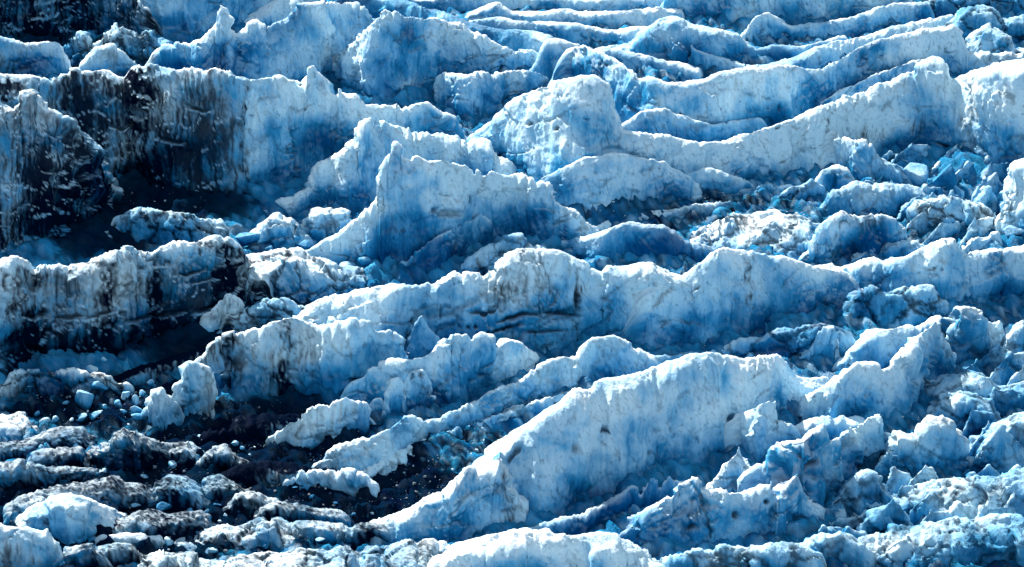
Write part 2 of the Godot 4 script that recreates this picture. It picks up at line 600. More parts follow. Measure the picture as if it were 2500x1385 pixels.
func glacier_floor() -> void:
	var x0 := -185.0
	var x1 := 185.0
	var z0 := -250.0
	var z1 := 165.0
	var step := 0.85
	var cols := int((x1 - x0) / step) + 1
	var rows := int((z1 - z0) / step) + 1
	var g := PackedVector3Array()
	g.resize(cols * rows)
	var crk := PackedFloat32Array()
	crk.resize(cols * rows)
	for i in cols:
		for r in rows:
			var x := x0 + i * step
			var z := z1 - r * step
			var e := n_cell.get_noise_3d(x * 1.7, 4.0, z * 1.2) + 1.0
			var y := floor_height(x, z) + 0.5 * smoothstep(0.0, 0.3, e) + 0.8 * n_fine.get_noise_3d(x, 5.0, z) + 0.6 * facet(Vector3(x * 1.7, 4.0, z * 1.2)) + 0.9 * (0.4 - 1.6 * absf(n_flute.get_noise_3d(x * 0.35 + z * 0.3, 2.0, z * 0.8 - x * 0.25)))
			crk[i * rows + r] = e
			g[i * rows + r] = Vector3(x, y - 0.3, z)
	var nn := grid_normals(g, cols, rows)
	var c := PackedColorArray()
	c.resize(cols * rows)
	for i in cols:
		for r in rows:
			var p := g[i * rows + r]
			var d := floor_dirt(p.x, p.z)
			var v := d * 1.5 + 0.12 + 0.5 * n_fine.get_noise_3d(p.x * 0.5 + p.z * 0.4, 9.0, p.z * 0.9 - p.x * 0.3) + 0.5 * n_patch.get_noise_3d(p.x * 1.5, 2.0, p.z * 1.5) - 0.3
			var dm := smoothstep(0.0, 0.7, v) * 0.97
			dm = maxf(dm, (1.0 - smoothstep(0.02, 0.15, crk[i * rows + r])) * 0.6)
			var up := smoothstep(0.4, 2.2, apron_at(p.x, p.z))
			dm *= 1.0 - 0.35 * up * (1.0 - d)
			var ice := BLUE_ICE_SHADE.lerp(AZURE, clampf(0.45 + 0.9 * n_patch.get_noise_3d(p.x, 30.0, p.z), 0.0, 1.0)).lerp(PALE, smoothstep(0.1, 0.7, n_fine.get_noise_3d(p.x * 0.6, 60.0, p.z * 0.6) + 0.5 * nn[i * rows + r].z) * 0.55)
			ice = ice.lerp(BLUE_ICE_SHADE.lerp(AZURE, clampf(0.5 + 0.9 * n_patch.get_noise_3d(p.x * 0.7, 80.0, p.z * 0.7), 0.0, 1.0)), up * 0.8)
			c[i * rows + r] = ice.lerp(GRIT, dm)
	var idx := PackedInt32Array()
	for i in cols - 1:
		for r in rows - 1:
			var a := i * rows + r
			var b := a + rows
			idx.append_array(PackedInt32Array([a, a + 1, b, b, a + 1, b + 1]))
	scatter(rubble_spots)
	var o := commit(self, "glacier_ground", g, nn, c, idx, grit_mat)
	o.set_meta("kind", "structure")
	# the snowfield that goes on to the horizon, a little lower than the broken ice
	var far := MeshInstance3D.new()
	far.name = "snowfield"
	var pm := PlaneMesh.new()
	pm.size = Vector2(9000, 9000)
	far.mesh = pm
	far.position = Vector3(0, -5.0, 0)
	var sm := StandardMaterial3D.new()
	sm.albedo_color = Color(0.66, 0.76, 0.83).linear_to_srgb()
	sm.roughness = 0.8
	far.material_override = sm
	far.set_meta("kind", "structure")
	add_child(far)


func _ready() -> void:
	var camera := Camera3D.new()
	camera.name = "camera"
	camera.fov = 11.294
	camera.near = 1.0
	camera.far = 6000.0
	add_child(camera)
	camera.position = Vector3(0,284.7,639.5)
	camera.rotation_degrees = Vector3(-24.0, 0, 0)
	var around := WorldEnvironment.new()
	var e := Environment.new()
	e.background_mode = Environment.BG_SKY
	var sky := ProceduralSkyMaterial.new()
	sky.sky_top_color = Color(0.30, 0.47, 0.63).linear_to_srgb()
	sky.sky_horizon_color = Color(0.48, 0.62, 0.73).linear_to_srgb()
	sky.sky_curve = 0.18
	sky.ground_bottom_color = Color(0.3, 0.4, 0.5).linear_to_srgb()
	sky.ground_horizon_color = Color(0.45, 0.6, 0.8).linear_to_srgb()
	e.sky = Sky.new()
	e.sky.sky_material = sky
	e.background_energy_multiplier = 0.47
	e.tonemap_mode = Environment.TONE_MAPPER_LINEAR
	e.tonemap_exposure = 2.2
	e.sdfgi_enabled = true
	e.ssao_enabled = true
	e.ssil_enabled = true
	around.environment = e
	add_child(around)
	var sun := DirectionalLight3D.new()
	sun.name = "sun"
	sun.light_energy = 1.6
	sun.light_color = Color(1.0, 0.985, 0.955)
	sun.light_angular_distance = 0.5
	sun.shadow_enabled = true
	add_child(sun)
	var towards := Vector3(-0.50, 0.66, -0.75)   # from behind the ridges and from the left
	sun.look_at_from_position(towards * 100.0, Vector3.ZERO)

	set_up_noises()
	veins = noise_texture(41, 2048, 110.0, 5, true, [[0.0, 0.78, 0.88, 0.95], [[1, 1, 1], [1, 1, 1], [0.74, 0.79, 0.84], [0.08, 0.13, 0.20]]])
	mottle = noise_texture(42, 512, 40.0, 6, false, [[0.0, 0.35, 0.6, 1.0], [[0.84, 0.88, 0.91], [0.96, 0.97, 0.98], [1, 1, 1], [1, 1, 1]]])
	grain_map = noise_texture(31, 512, 50.0, 6, false, [])
	ice_mat = make_material(9.0, 13.0, 0.6, 0.42)
	crust_mat = make_material(6.0, 14.0, 0.7, 0.0)
	grit_mat = make_material(6.0, 30.0, 0.95, 0.0)
	zones = [[-56,91,32,24,0.95],[-87,67,30,18,0.6],[-90,-48,25,21,0.95],[-30,107,28,19,0.9],[-11,91,19,17,0.45],[46,-48,40,16,0.35],[106,-42,32,24,0.3],[-109,-31,23,23,0.9],[-69,37,29,14,0.9],[89,116,36,47,0.3],[-78,114,45,30,0.85],[-137,-165,43,18,0.8],[-50,73,18,13,0.9],[-59,16,15,14,0.6]]
	rubble_spots = [[-91,67,18,11,500,0.35],[-56,89,29,24,1800,0.05],[-91,-50,21,16,500,0.1],[-30,104,26,17,1200,0.08],[-9,87,20,17,300,0.8],[46,-48,35,13,300,0.9],[106,-45,32,24,700,0.95],[86,107,37,47,1600,0.95],[-78,113,41,28,1200,0.15],[62,35,19,9,200,0.9],[-50,-3,15,15,250,0.8]]
	plan("ice_wall","dark grime-covered ice wall in the far upper left corner, blue-black below","",[[Vector3(-176.5,18.2,-187.4),Vector3(-175.9,-3.5,-176.1),0.95],[Vector3(-161.7,19.9,-188.2),Vector3(-161.1,-3.5,-176.1),0.97],[Vector3(-146.7,19.5,-187.3),Vector3(-146.2,-3.5,-175.4),0.99],[Vector3(-135.5,20.9,-186.9),Vector3(-135,-3.5,-174.4),1.00],[Vector3(-125.3,16.7,-192.1),Vector3(-125,-3.5,-181.7),0.93],[Vector3(-116.1,16.2,-187.5),Vector3(-115.8,-3.5,-177.4),0.88],[Vector3(-110.7,11.2,-181.2),Vector3(-110.4,-3.5,-173.7),0.85]],{"capw":1.6,"flute":0.9,"crack":0.8,"bulge":0.45})
	plan("ice_wall","tall pale blue ice wall at the top left beside the dark corner wall","",[[Vector3(-127.6,11.2,-197),Vector3(-127.2,-3.5,-189.3),0.70],[Vector3(-115.2,15.5,-189.7),Vector3(-114.8,-3.5,-179.9),0.50],[Vector3(-107.4,19.3,-188.1),Vector3(-107,-3.5,-176.5),0.33],[Vector3(-96.4,20.1,-189.4),Vector3(-96.1,-3.5,-177.3),0.05],[Vector3(-86.2,16.6,-198.4),Vector3(-85.9,-3.5,-188.1),0.03],[Vector3(-76.9,12.3,-205.7),Vector3(-76.7,-3.5,-197.5),0.01],[Vector3(-61.9,9.6,-205.8),Vector3(-61.7,-3.5,-199),0.00]],{"capw":1.6,"crack":0.3})
	plan("ice_hummock","grimy cracked ice hummock between the dark corner wall and the pale spire","",[[Vector3(-133.7,3.6,-165.2),Vector3(-133.4,-3.5,-161.5),0.55],[Vector3(-130.7,6.5,-164),Vector3(-130.4,-3.5,-158.8),0.55],[Vector3(-128,8.6,-162.6),Vector3(-127.6,-3.5,-156.3),0.55],[Vector3(-124.5,8.8,-159.6),Vector3(-124.2,-3.5,-153.3),0.55],[Vector3(-121.1,11,-157.7),Vector3(-120.8,-3.5,-150.2),0.55],[Vector3(-116.2,12.9,-157.4),Vector3(-115.9,-3.5,-149),0.55],[Vector3(-112.6,12.6,-157.3),Vector3(-112.3,-3.5,-149),0.55],[Vector3(-109,11.2,-156.6),Vector3(-108.7,-3.5,-149),0.55],[Vector3(-104.8,10.9,-156.4),Vector3(-104.5,-3.5,-149),0.55],[Vector3(-103.2,9.1,-155.5),Vector3(-103,-3.5,-149),0.55],[Vector3(-101.2,6.6,-154.3),Vector3(-100.9,-3.5,-149),0.55],[Vector3(-98.8,3.2,-152.5),Vector3(-98.5,-3.5,-149),0.55]],{"capw":1.6,"crack":0.9,"bulge":0.9,"jag":1.2,"snow":0.4,"clear":1.15,"lump":0.6,"flute":0.5})
	plan("ice_ridge","pale ice face with one slim white spire on its left, upper left","",[[Vector3(-101.2,9.7,-145.4),Vector3(-101,-3.5,-138.6),0.30],[Vector3(-98.1,11.4,-144.2),Vector3(-97.8,-3.5,-136.6),0.24],[Vector3(-93.6,12.9,-142.1),Vector3(-93.4,-3.5,-133.8),0.16],[Vector3(-89.9,14.2,-140.4),Vector3(-89.6,-3.5,-131.4),0.09],[Vector3(-87.4,16.7,-140.4),Vector3(-87.2,-3.5,-130.2),0.05],[Vector3(-85.5,18.5,-141.5),Vector3(-85.2,-3.5,-130.3),0.05],[Vector3(-84.8,21.7,-143.1),Vector3(-84.5,-3.5,-130.4),0.05],[Vector3(-83.6,23.5,-144.1),Vector3(-83.3,-3.5,-130.5),0.05],[Vector3(-82.7,22.5,-143.7),Vector3(-82.4,-3.5,-130.5),0.05],[Vector3(-82.1,20.6,-142.8),Vector3(-81.8,-3.5,-130.6),0.05],[Vector3(-81.5,18,-141.5),Vector3(-81.2,-3.5,-130.6),0.05],[Vector3(-79.6,16.9,-141.1),Vector3(-79.4,-3.5,-130.8),0.05],[Vector3(-75.7,18.5,-142.2),Vector3(-75.4,-3.5,-131),0.05],[Vector3(-72.9,20.2,-143.2),Vector3(-72.6,-3.5,-131.2),0.05],[Vector3(-70.3,17.8,-142.2),Vector3(-70.1,-3.5,-131.4),0.05],[Vector3(-64.7,19.5,-143.5),Vector3(-64.5,-3.5,-131.8),0.05],[Vector3(-62.6,21.2,-145.6),Vector3(-62.4,-3.5,-133.1),0.05],[Vector3(-61.3,22.8,-147.2),Vector3(-61.1,-3.5,-133.9),0.05],[Vector3(-56.4,22.2,-149.8),Vector3(-56.2,-3.5,-136.8),0.05],[Vector3(-48.4,16.4,-168),Vector3(-48.2,-3.5,-157.9),0.05],[Vector3(-43.5,14.9,-167.2),Vector3(-43.4,-3.5,-157.9),0.05],[Vector3(-40.5,12.5,-166),Vector3(-40.4,-3.5,-157.9),0.05],[Vector3(-42.3,10.1,-164.8),Vector3(-42.2,-3.5,-157.9),0.05],[Vector3(-45.9,7,-163.3),Vector3(-45.8,-3.5,-157.9),0.05],[Vector3(-49.4,3.9,-159.6),Vector3(-49.3,-3.5,-155.7),0.05]],{"capw":1.6,"flute":0.7,"jag":0.5})
	plan("snow_mound","bright rounded snow cap against the top edge, behind the pale spire face","",[[Vector3(-81.6,2,-196.3),Vector3(-80.9,-3.5,-187.4),0.00],[Vector3(-77.7,3.9,-198.5),Vector3(-77,-3.5,-188.6),0.00],[Vector3(-74,5.8,-200.6),Vector3(-73.4,-3.5,-189.8),0.00],[Vector3(-70.6,7.3,-202.4),Vector3(-69.9,-3.5,-190.9),0.00],[Vector3(-66.9,7.7,-203.8),Vector3(-66.3,-3.5,-192),0.00]],{"capw":6.3,"lump":0.8,"jag":0.3})
	plan("ice_ridge","far snow-topped ridge along the top edge with a shaded blue hollow below it","",[[Vector3(-51.7,8.8,-204.3),Vector3(-51.4,-3.5,-195.1),0.00],[Vector3(-41.5,7.7,-201.2),Vector3(-41.3,-3.5,-192.5),0.00],[Vector3(-31.2,7.8,-194.4),Vector3(-31.1,-3.5,-185.8),0.00],[Vector3(-23.2,8.3,-186.1),Vector3(-23,-3.5,-177.3),0.00],[Vector3(-16.9,7.6,-180.4),Vector3(-16.8,-3.5,-171.9),0.00],[Vector3(-8.1,6.1,-176.8),Vector3(-8.1,-3.5,-169.1),0.00],[Vector3(-2.4,5.5,-174.7),Vector3(-2.4,-3.5,-167.3),0.00],[Vector3(6.7,6.1,-171.1),Vector3(6.7,-3.5,-163.4),0.00],[Vector3(10.3,5.7,-169.2),Vector3(10.3,-3.5,-161.8),0.00]],{"capw":3.8,"flute":0.2,"clear":1.6,"jag":0.18})
	plan("ice_wall","broad pale ice face with fine dark streaks below the snowy top edge, centre left","",[[Vector3(-52.2,4.7,-148.4),Vector3(-52,-3.5,-143.8),0.35],[Vector3(-51.1,7.2,-147.8),Vector3(-51,-3.5,-142),0.32],[Vector3(-46.4,13,-142.1),Vector3(-46.3,-3.5,-133.3),0.16],[Vector3(-40.7,20.2,-135.6),Vector3(-40.5,-3.5,-123.3),0.10],[Vector3(-37.9,24,-135.6),Vector3(-37.8,-3.5,-121.4),0.09],[Vector3(-33,23.9,-136.6),Vector3(-32.8,-3.5,-122.5),0.09],[Vector3(-27.8,21.2,-139.1),Vector3(-27.7,-3.5,-126.3),0.08],[Vector3(-23.8,18.9,-145.9),Vector3(-23.7,-3.5,-134.3),0.08],[Vector3(-20,14.3,-156.7),Vector3(-19.9,-3.5,-147.3),0.08],[Vector3(-15.2,13.8,-157.6),Vector3(-15.2,-3.5,-148.5),0.07],[Vector3(-10.3,10.9,-157.3),Vector3(-10.3,-3.5,-149.6),0.07],[Vector3(-5.5,7.9,-156.7),Vector3(-5.5,-3.5,-150.5),0.06],[Vector3(-1.2,6.3,-156.6),Vector3(-1.2,-3.5,-151.2),0.06],[Vector3(5.5,5.6,-157.3),Vector3(5.5,-3.5,-152.2),0.05]],{"capw":1.9,"flute":0.5,"crack":0.55})
	plan("ice_ridge","long thin white ridge on the top edge right of centre","",[[Vector3(-12.6,2.9,-199.7),Vector3(-12.5,-3.5,-195.1),0.00],[Vector3(-4.5,5.6,-199.6),Vector3(-4.5,-3.5,-193.6),0.06],[Vector3(0.6,3.7,-197.7),Vector3(0.6,-3.5,-192.7),0.09],[Vector3(8.8,3.8,-196.3),Vector3(8.7,-3.5,-191.2),0.15],[Vector3(12.7,4.7,-196),Vector3(12.6,-3.5,-190.5),0.18],[Vector3(23.4,4.2,-195.4),Vector3(23.3,-3.5,-190.1),0.24],[Vector3(34.9,3.9,-197.3),Vector3(34.8,-3.5,-192.2),0.14],[Vector3(44,4.4,-199.2),Vector3(43.9,-3.5,-193.8),0.07],[Vector3(51.6,3.6,-200.1),Vector3(51.4,-3.5,-195.1),0.00]],{"capw":2.5,"flute":0.2,"jag":0.18})
	plan("ice_ridge","low white ridge stained brown in the middle, second row from the top edge","",[[Vector3(-12.5,3.3,-189.9),Vector3(-12.4,-3.5,-185.5),0.00],[Vector3(-3.9,5.2,-188.2),Vector3(-3.8,-3.5,-182.9),0.03],[Vector3(0.6,4.3,-186.4),Vector3(0.6,-3.5,-181.5),0.05],[Vector3(13.1,5.4,-183.1),Vector3(13.1,-3.5,-177.6),0.09],[Vector3(18,5.5,-181.6),Vector3(18,-3.5,-176.1),0.23],[Vector3(23.1,4.6,-181.5),Vector3(23,-3.5,-176.4),0.44],[Vector3(29.6,3.2,-181.2),Vector3(29.5,-3.5,-176.8),0.09],[Vector3(38.3,3.7,-182),Vector3(38.2,-3.5,-177.4),0.05],[Vector3(48.2,4,-182.7),Vector3(48.1,-3.5,-178),0.00]],{"capw":2.2,"flute":0.2,"jag":0.18})
	plan("ice_wall","streaked grey-white ice face cut by the top edge, right of centre","",[[Vector3(49.3,7.4,-204.7),Vector3(49.1,-3.5,-199),0.15],[Vector3(64.1,12.1,-202.4),Vector3(63.9,-3.5,-194.3),0.15],[Vector3(81.4,14.4,-199.3),Vector3(81.1,-3.5,-190.1),0.15],[Vector3(100.6,12.5,-202.9),Vector3(100.3,-3.5,-194.7),0.15],[Vector3(115.4,8.5,-209.2),Vector3(115.1,-3.5,-202.9),0.15],[Vector3(122.2,4.6,-211.2),Vector3(121.9,-3.5,-206.9),0.15]],{"capw":1.6,"flute":0.8})
	plan("snow_mound","smooth domed ice swell with a shaded blue right side, upper right of centre","",[[Vector3(26.8,2,-167.5),Vector3(26.6,-3.5,-161.5),0.00],[Vector3(34.4,4.4,-166.1),Vector3(34.2,-3.5,-159),0.00],[Vector3(38.6,8.2,-166.6),Vector3(38.3,-3.5,-157.6),0.00],[Vector3(43.5,11.5,-166.7),Vector3(43.2,-3.5,-156),0.00],[Vector3(48.4,12.7,-165.6),Vector3(48.1,-3.5,-154.3),0.00],[Vector3(54.4,10.6,-165.4),Vector3(54.1,-3.5,-155.1),0.00],[Vector3(60.7,9.3,-165.6),Vector3(60.3,-3.5,-156),0.00],[Vector3(65.7,7.5,-167.2),Vector3(65.3,-3.5,-158.5),0.00],[Vector3(69.6,4.5,-168.1),Vector3(69.2,-3.5,-160.9),0.00]],{"capw":4.1,"lump":1.2,"flute":0.15,"jag":0.18})
	plan("ice_ridge","peaked white ridge over a deep blue pit, top right","",[[Vector3(67.8,1,-178.6),Vector3(67.6,-3.5,-175.4),0.05],[Vector3(70,2.7,-181.2),Vector3(69.8,-3.5,-177.1),0.05],[Vector3(73.3,6.3,-185.1),Vector3(73.1,-3.5,-179.3),0.05],[Vector3(77.8,6.6,-188),Vector3(77.6,-3.5,-181.9),0.05],[Vector3(82.4,3.9,-188.2),Vector3(82.2,-3.5,-183.5),0.05],[Vector3(84.9,2.5,-187.2),Vector3(84.6,-3.5,-183.2),0.05],[Vector3(95,3.4,-187.7),Vector3(94.7,-3.5,-183.2),0.05],[Vector3(101.8,4.5,-188.6),Vector3(101.5,-3.5,-183.6),0.05],[Vector3(110.5,6,-192.9),Vector3(110.1,-3.5,-187.1),0.05],[Vector3(117.2,6.4,-196.4),Vector3(116.9,-3.5,-190.4),0.05],[Vector3(127.1,5.5,-200.7),Vector3(126.7,-3.5,-195.1),0.05]],{"capw":2.2,"flute":0.3,"jag":0.18})
	plan("ice_ridge","S-curved white ridge over a narrow dark trench, upper right","",[[Vector3(64.7,0.8,-152.6),Vector3(64.4,-3.5,-147.3),0.00],[Vector3(71,1.7,-153.1),Vector3(70.6,-3.5,-147.3),0.00],[Vector3(77.9,2.8,-153.6),Vector3(77.5,-3.5,-147.3),0.00],[Vector3(85.5,3.8,-157.9),Vector3(85,-3.5,-151.1),0.00],[Vector3(90.5,5,-161.1),Vector3(90,-3.5,-153.6),0.00],[Vector3(95.2,4.8,-166.7),Vector3(94.7,-3.5,-159.3),0.00],[Vector3(101.7,3.2,-173.8),Vector3(101.1,-3.5,-167.1),0.00],[Vector3(108.4,2.9,-178.9),Vector3(107.8,-3.5,-172.4),0.00],[Vector3(114.9,4.2,-182.7),Vector3(114.3,-3.5,-175.5),0.00],[Vector3(125.1,3.6,-188.3),Vector3(124.4,-3.5,-181.4),0.00],[Vector3(133.9,3.7,-194.4),Vector3(133.2,-3.5,-187.4),0.00]],{"capw":4.1,"flute":0.2,"jag":0.18})
	plan("ice_fin","small sharp horn of ice with a turquoise hollow, upper right of centre","",[[Vector3(51.5,0.8,-155.8),Vector3(51.4,-3.5,-153.6),0.00],[Vector3(52.2,4.6,-157.4),Vector3(52.1,-3.5,-153.6),0.00],[Vector3(52.7,6.5,-158.1),Vector3(52.6,-3.5,-153.6),0.00],[Vector3(53.9,5.2,-157.6),Vector3(53.8,-3.5,-153.6),0.00],[Vector3(57.1,4.1,-157.2),Vector3(57,-3.5,-153.6),0.00],[Vector3(61.3,3.3,-156.4),Vector3(61.2,-3.5,-153.2),0.00],[Vector3(66.3,2.3,-155),Vector3(66.2,-3.5,-152.2),0.00],[Vector3(72,1.2,-153.4),Vector3(71.8,-3.5,-151),0.00]],{"capw":1.6,"jag":0.3,"run":0.45})
	plan("ice_hummock","knobbly sunlit ice hummock in the far upper right corner","",[[Vector3(128.7,3.6,-183.8),Vector3(127.9,-3.5,-176.1),0.15],[Vector3(133.8,6.4,-184),Vector3(132.9,-3.5,-174.9),0.15],[Vector3(136.2,9.2,-184.9),Vector3(135.3,-3.5,-174.4),0.15],[Vector3(139.9,9.7,-184.2),Vector3(139,-3.5,-173.5),0.15],[Vector3(144.7,9.3,-183),Vector3(143.7,-3.5,-172.5),0.15],[Vector3(147.2,6.4,-182),Vector3(146.2,-3.5,-173),0.15],[Vector3(154.5,7.2,-183.8),Vector3(153.4,-3.5,-174.3),0.15],[Vector3(164.7,7.1,-185.6),Vector3(163.6,-3.5,-176.1),0.15]],{"capw":4.7,"bulge":0.9,"crack":0.8,"snow":0.4,"clear":1.15,"jag":0.35,"lump":0.6,"flute":0.5})
	plan("ice_hummock","cracked grey ice blocks fused together below the upper right corner","",[[Vector3(130.4,4,-160.9),Vector3(129.8,-3.5,-154.3),0.20],[Vector3(134.8,7.4,-161.5),Vector3(134,-3.5,-153.2),0.20],[Vector3(140.7,11.5,-162.1),Vector3(139.9,-3.5,-151.7),0.20],[Vector3(144.4,9.6,-160.2),Vector3(143.6,-3.5,-150.8),0.20],[Vector3(148,6.2,-158.5),Vector3(147.2,-3.5,-150.8),0.20],[Vector3(150.4,5.3,-158),Vector3(149.6,-3.5,-150.8),0.20],[Vector3(160,5.1,-157.9),Vector3(159.2,-3.5,-150.8),0.20]],{"capw":3.8,"bulge":0.9,"crack":1.0,"snow":0.4,"clear":1.15,"jag":0.35,"lump":0.6,"flute":0.5})
	plan("ice_hummock","dark-cracked ice rubble bank on the top edge at the far right","",[[Vector3(125.3,3.2,-205.3),Vector3(125,-3.5,-200.9),0.35],[Vector3(132.9,5.6,-205.9),Vector3(132.4,-3.5,-200.2),0.35],[Vector3(142.9,7.1,-205.6),Vector3(142.4,-3.5,-199.2),0.35],[Vector3(158,7.7,-205.7),Vector3(157.5,-3.5,-199),0.35],[Vector3(170.6,7.1,-205.4),Vector3(170.1,-3.5,-199),0.35]],{"capw":2.2,"bulge":0.9,"crack":1.0,"snow":0.4,"clear":1.15,"jag":0.35,"lump":0.6,"flute":0.5})
	plan("ice_ridge","dark-faced snow peak in the upper middle, its left side sunlit","",[[Vector3(4.8,2,-145.8),Vector3(4.7,-3.5,-142.1),0.00],[Vector3(6.5,4,-147.4),Vector3(6.5,-3.5,-142.6),0.00],[Vector3(10.3,9.8,-151.7),Vector3(10.2,-3.5,-143.7),0.00],[Vector3(13.4,10,-153.9),Vector3(13.3,-3.5,-145.7),0.00],[Vector3(16.3,9,-155.3),Vector3(16.2,-3.5,-147.7),0.00],[Vector3(19.4,7.5,-156.2),Vector3(19.4,-3.5,-149.4),0.00],[Vector3(21.9,5.4,-156.4),Vector3(21.8,-3.5,-150.8),0.00]],{"capw":2.2,"jag":0.4,"flute":0.2})
	plan("ice_ridge","very long sweeping ice ridge across the upper right with a scalloped white crest","",[[Vector3(17,13,-138.9),Vector3(17,-3.5,-130.1),0.00],[Vector3(19.4,14.4,-135.5),Vector3(19.3,-3.5,-126.1),0.01],[Vector3(24,15.4,-128.3),Vector3(23.9,-3.5,-118.4),0.02],[Vector3(29.5,15.8,-119.1),Vector3(29.4,-3.5,-109.1),0.03],[Vector3(33.9,15.1,-110.9),Vector3(33.7,-3.5,-101.2),0.04],[Vector3(34.9,14.3,-108.7),Vector3(34.8,-3.5,-99.3),0.04],[Vector3(38.1,15.8,-103.8),Vector3(37.9,-3.5,-93.7),0.05],[Vector3(42.5,15.5,-100.5),Vector3(42.4,-3.5,-90.6),0.06],[Vector3(48.2,16.5,-99.4),Vector3(48,-3.5,-89.1),0.07],[Vector3(52.6,17.6,-98.7),Vector3(52.4,-3.5,-87.8),0.09],[Vector3(56,19.4,-98.8),Vector3(55.8,-3.5,-87),0.10],[Vector3(61.9,19.2,-101.8),Vector3(61.7,-3.5,-90.1),0.11],[Vector3(68.7,18.6,-105.1),Vector3(68.5,-3.5,-93.7),0.13],[Vector3(75.1,17.5,-109.3),Vector3(74.8,-3.5,-98.4),0.14],[Vector3(81.2,14.5,-116),Vector3(80.9,-3.5,-106.6),0.16],[Vector3(86.9,11.9,-122.3),Vector3(86.6,-3.5,-114.2),0.17],[Vector3(92.2,12.5,-128),Vector3(91.9,-3.5,-119.5),0.18],[Vector3(96.8,13.6,-133.2),Vector3(96.4,-3.5,-124.1),0.19],[Vector3(104,14,-140.2),Vector3(103.6,-3.5,-130.9),0.19],[Vector3(112.6,13.2,-147.6),Vector3(112.2,-3.5,-138.6),0.18],[Vector3(119.4,14.1,-149.8),Vector3(119,-3.5,-140.4),0.17],[Vector3(124.9,14.2,-151.3),Vector3(124.4,-3.5,-141.9),0.16],[Vector3(128.2,14.5,-152.3),Vector3(127.8,-3.5,-142.7),0.15],[Vector3(131,12.2,-151.9),Vector3(130.6,-3.5,-143.5),0.15],[Vector3(132.2,7.9,-150),Vector3(131.8,-3.5,-143.8),0.15]],{"capw":1.9,"pits":[[37.2,0.53,5.5,1.1],[46.0,0.62,0.6,1.0],[73.5,0.54,0.5,1.2]],"flute":0.35,"crack":0.45,"ribs":0.6,"jag":0.35})
	plan("ice_wall","short ice face with a V-shaped base tucked under the dark snow peak","",[[Vector3(-23.9,1,-132.2),Vector3(-23.9,-3.5,-130.1),0.30],[Vector3(-21.7,5.5,-129.9),Vector3(-21.6,-3.5,-125.1),0.23],[Vector3(-19.4,9,-126.8),Vector3(-19.3,-3.5,-119.9),0.16],[Vector3(-17,10.3,-122.6),Vector3(-16.9,-3.5,-115),0.08],[Vector3(-11.5,11.7,-119),Vector3(-11.4,-3.5,-110.5),0.04],[Vector3(-2.9,9,-127.6),Vector3(-2.9,-3.5,-120.7),0.02],[Vector3(2.3,6.5,-135.6),Vector3(2.3,-3.5,-130.3),0.01],[Vector3(7.1,3.9,-141.3),Vector3(7.1,-3.5,-137.5),0.01],[Vector3(10.1,1.5,-144.5),Vector3(10.1,-3.5,-142.1),0.00]],{"capw":1.3,"flute":0.3,"crack":0.4})
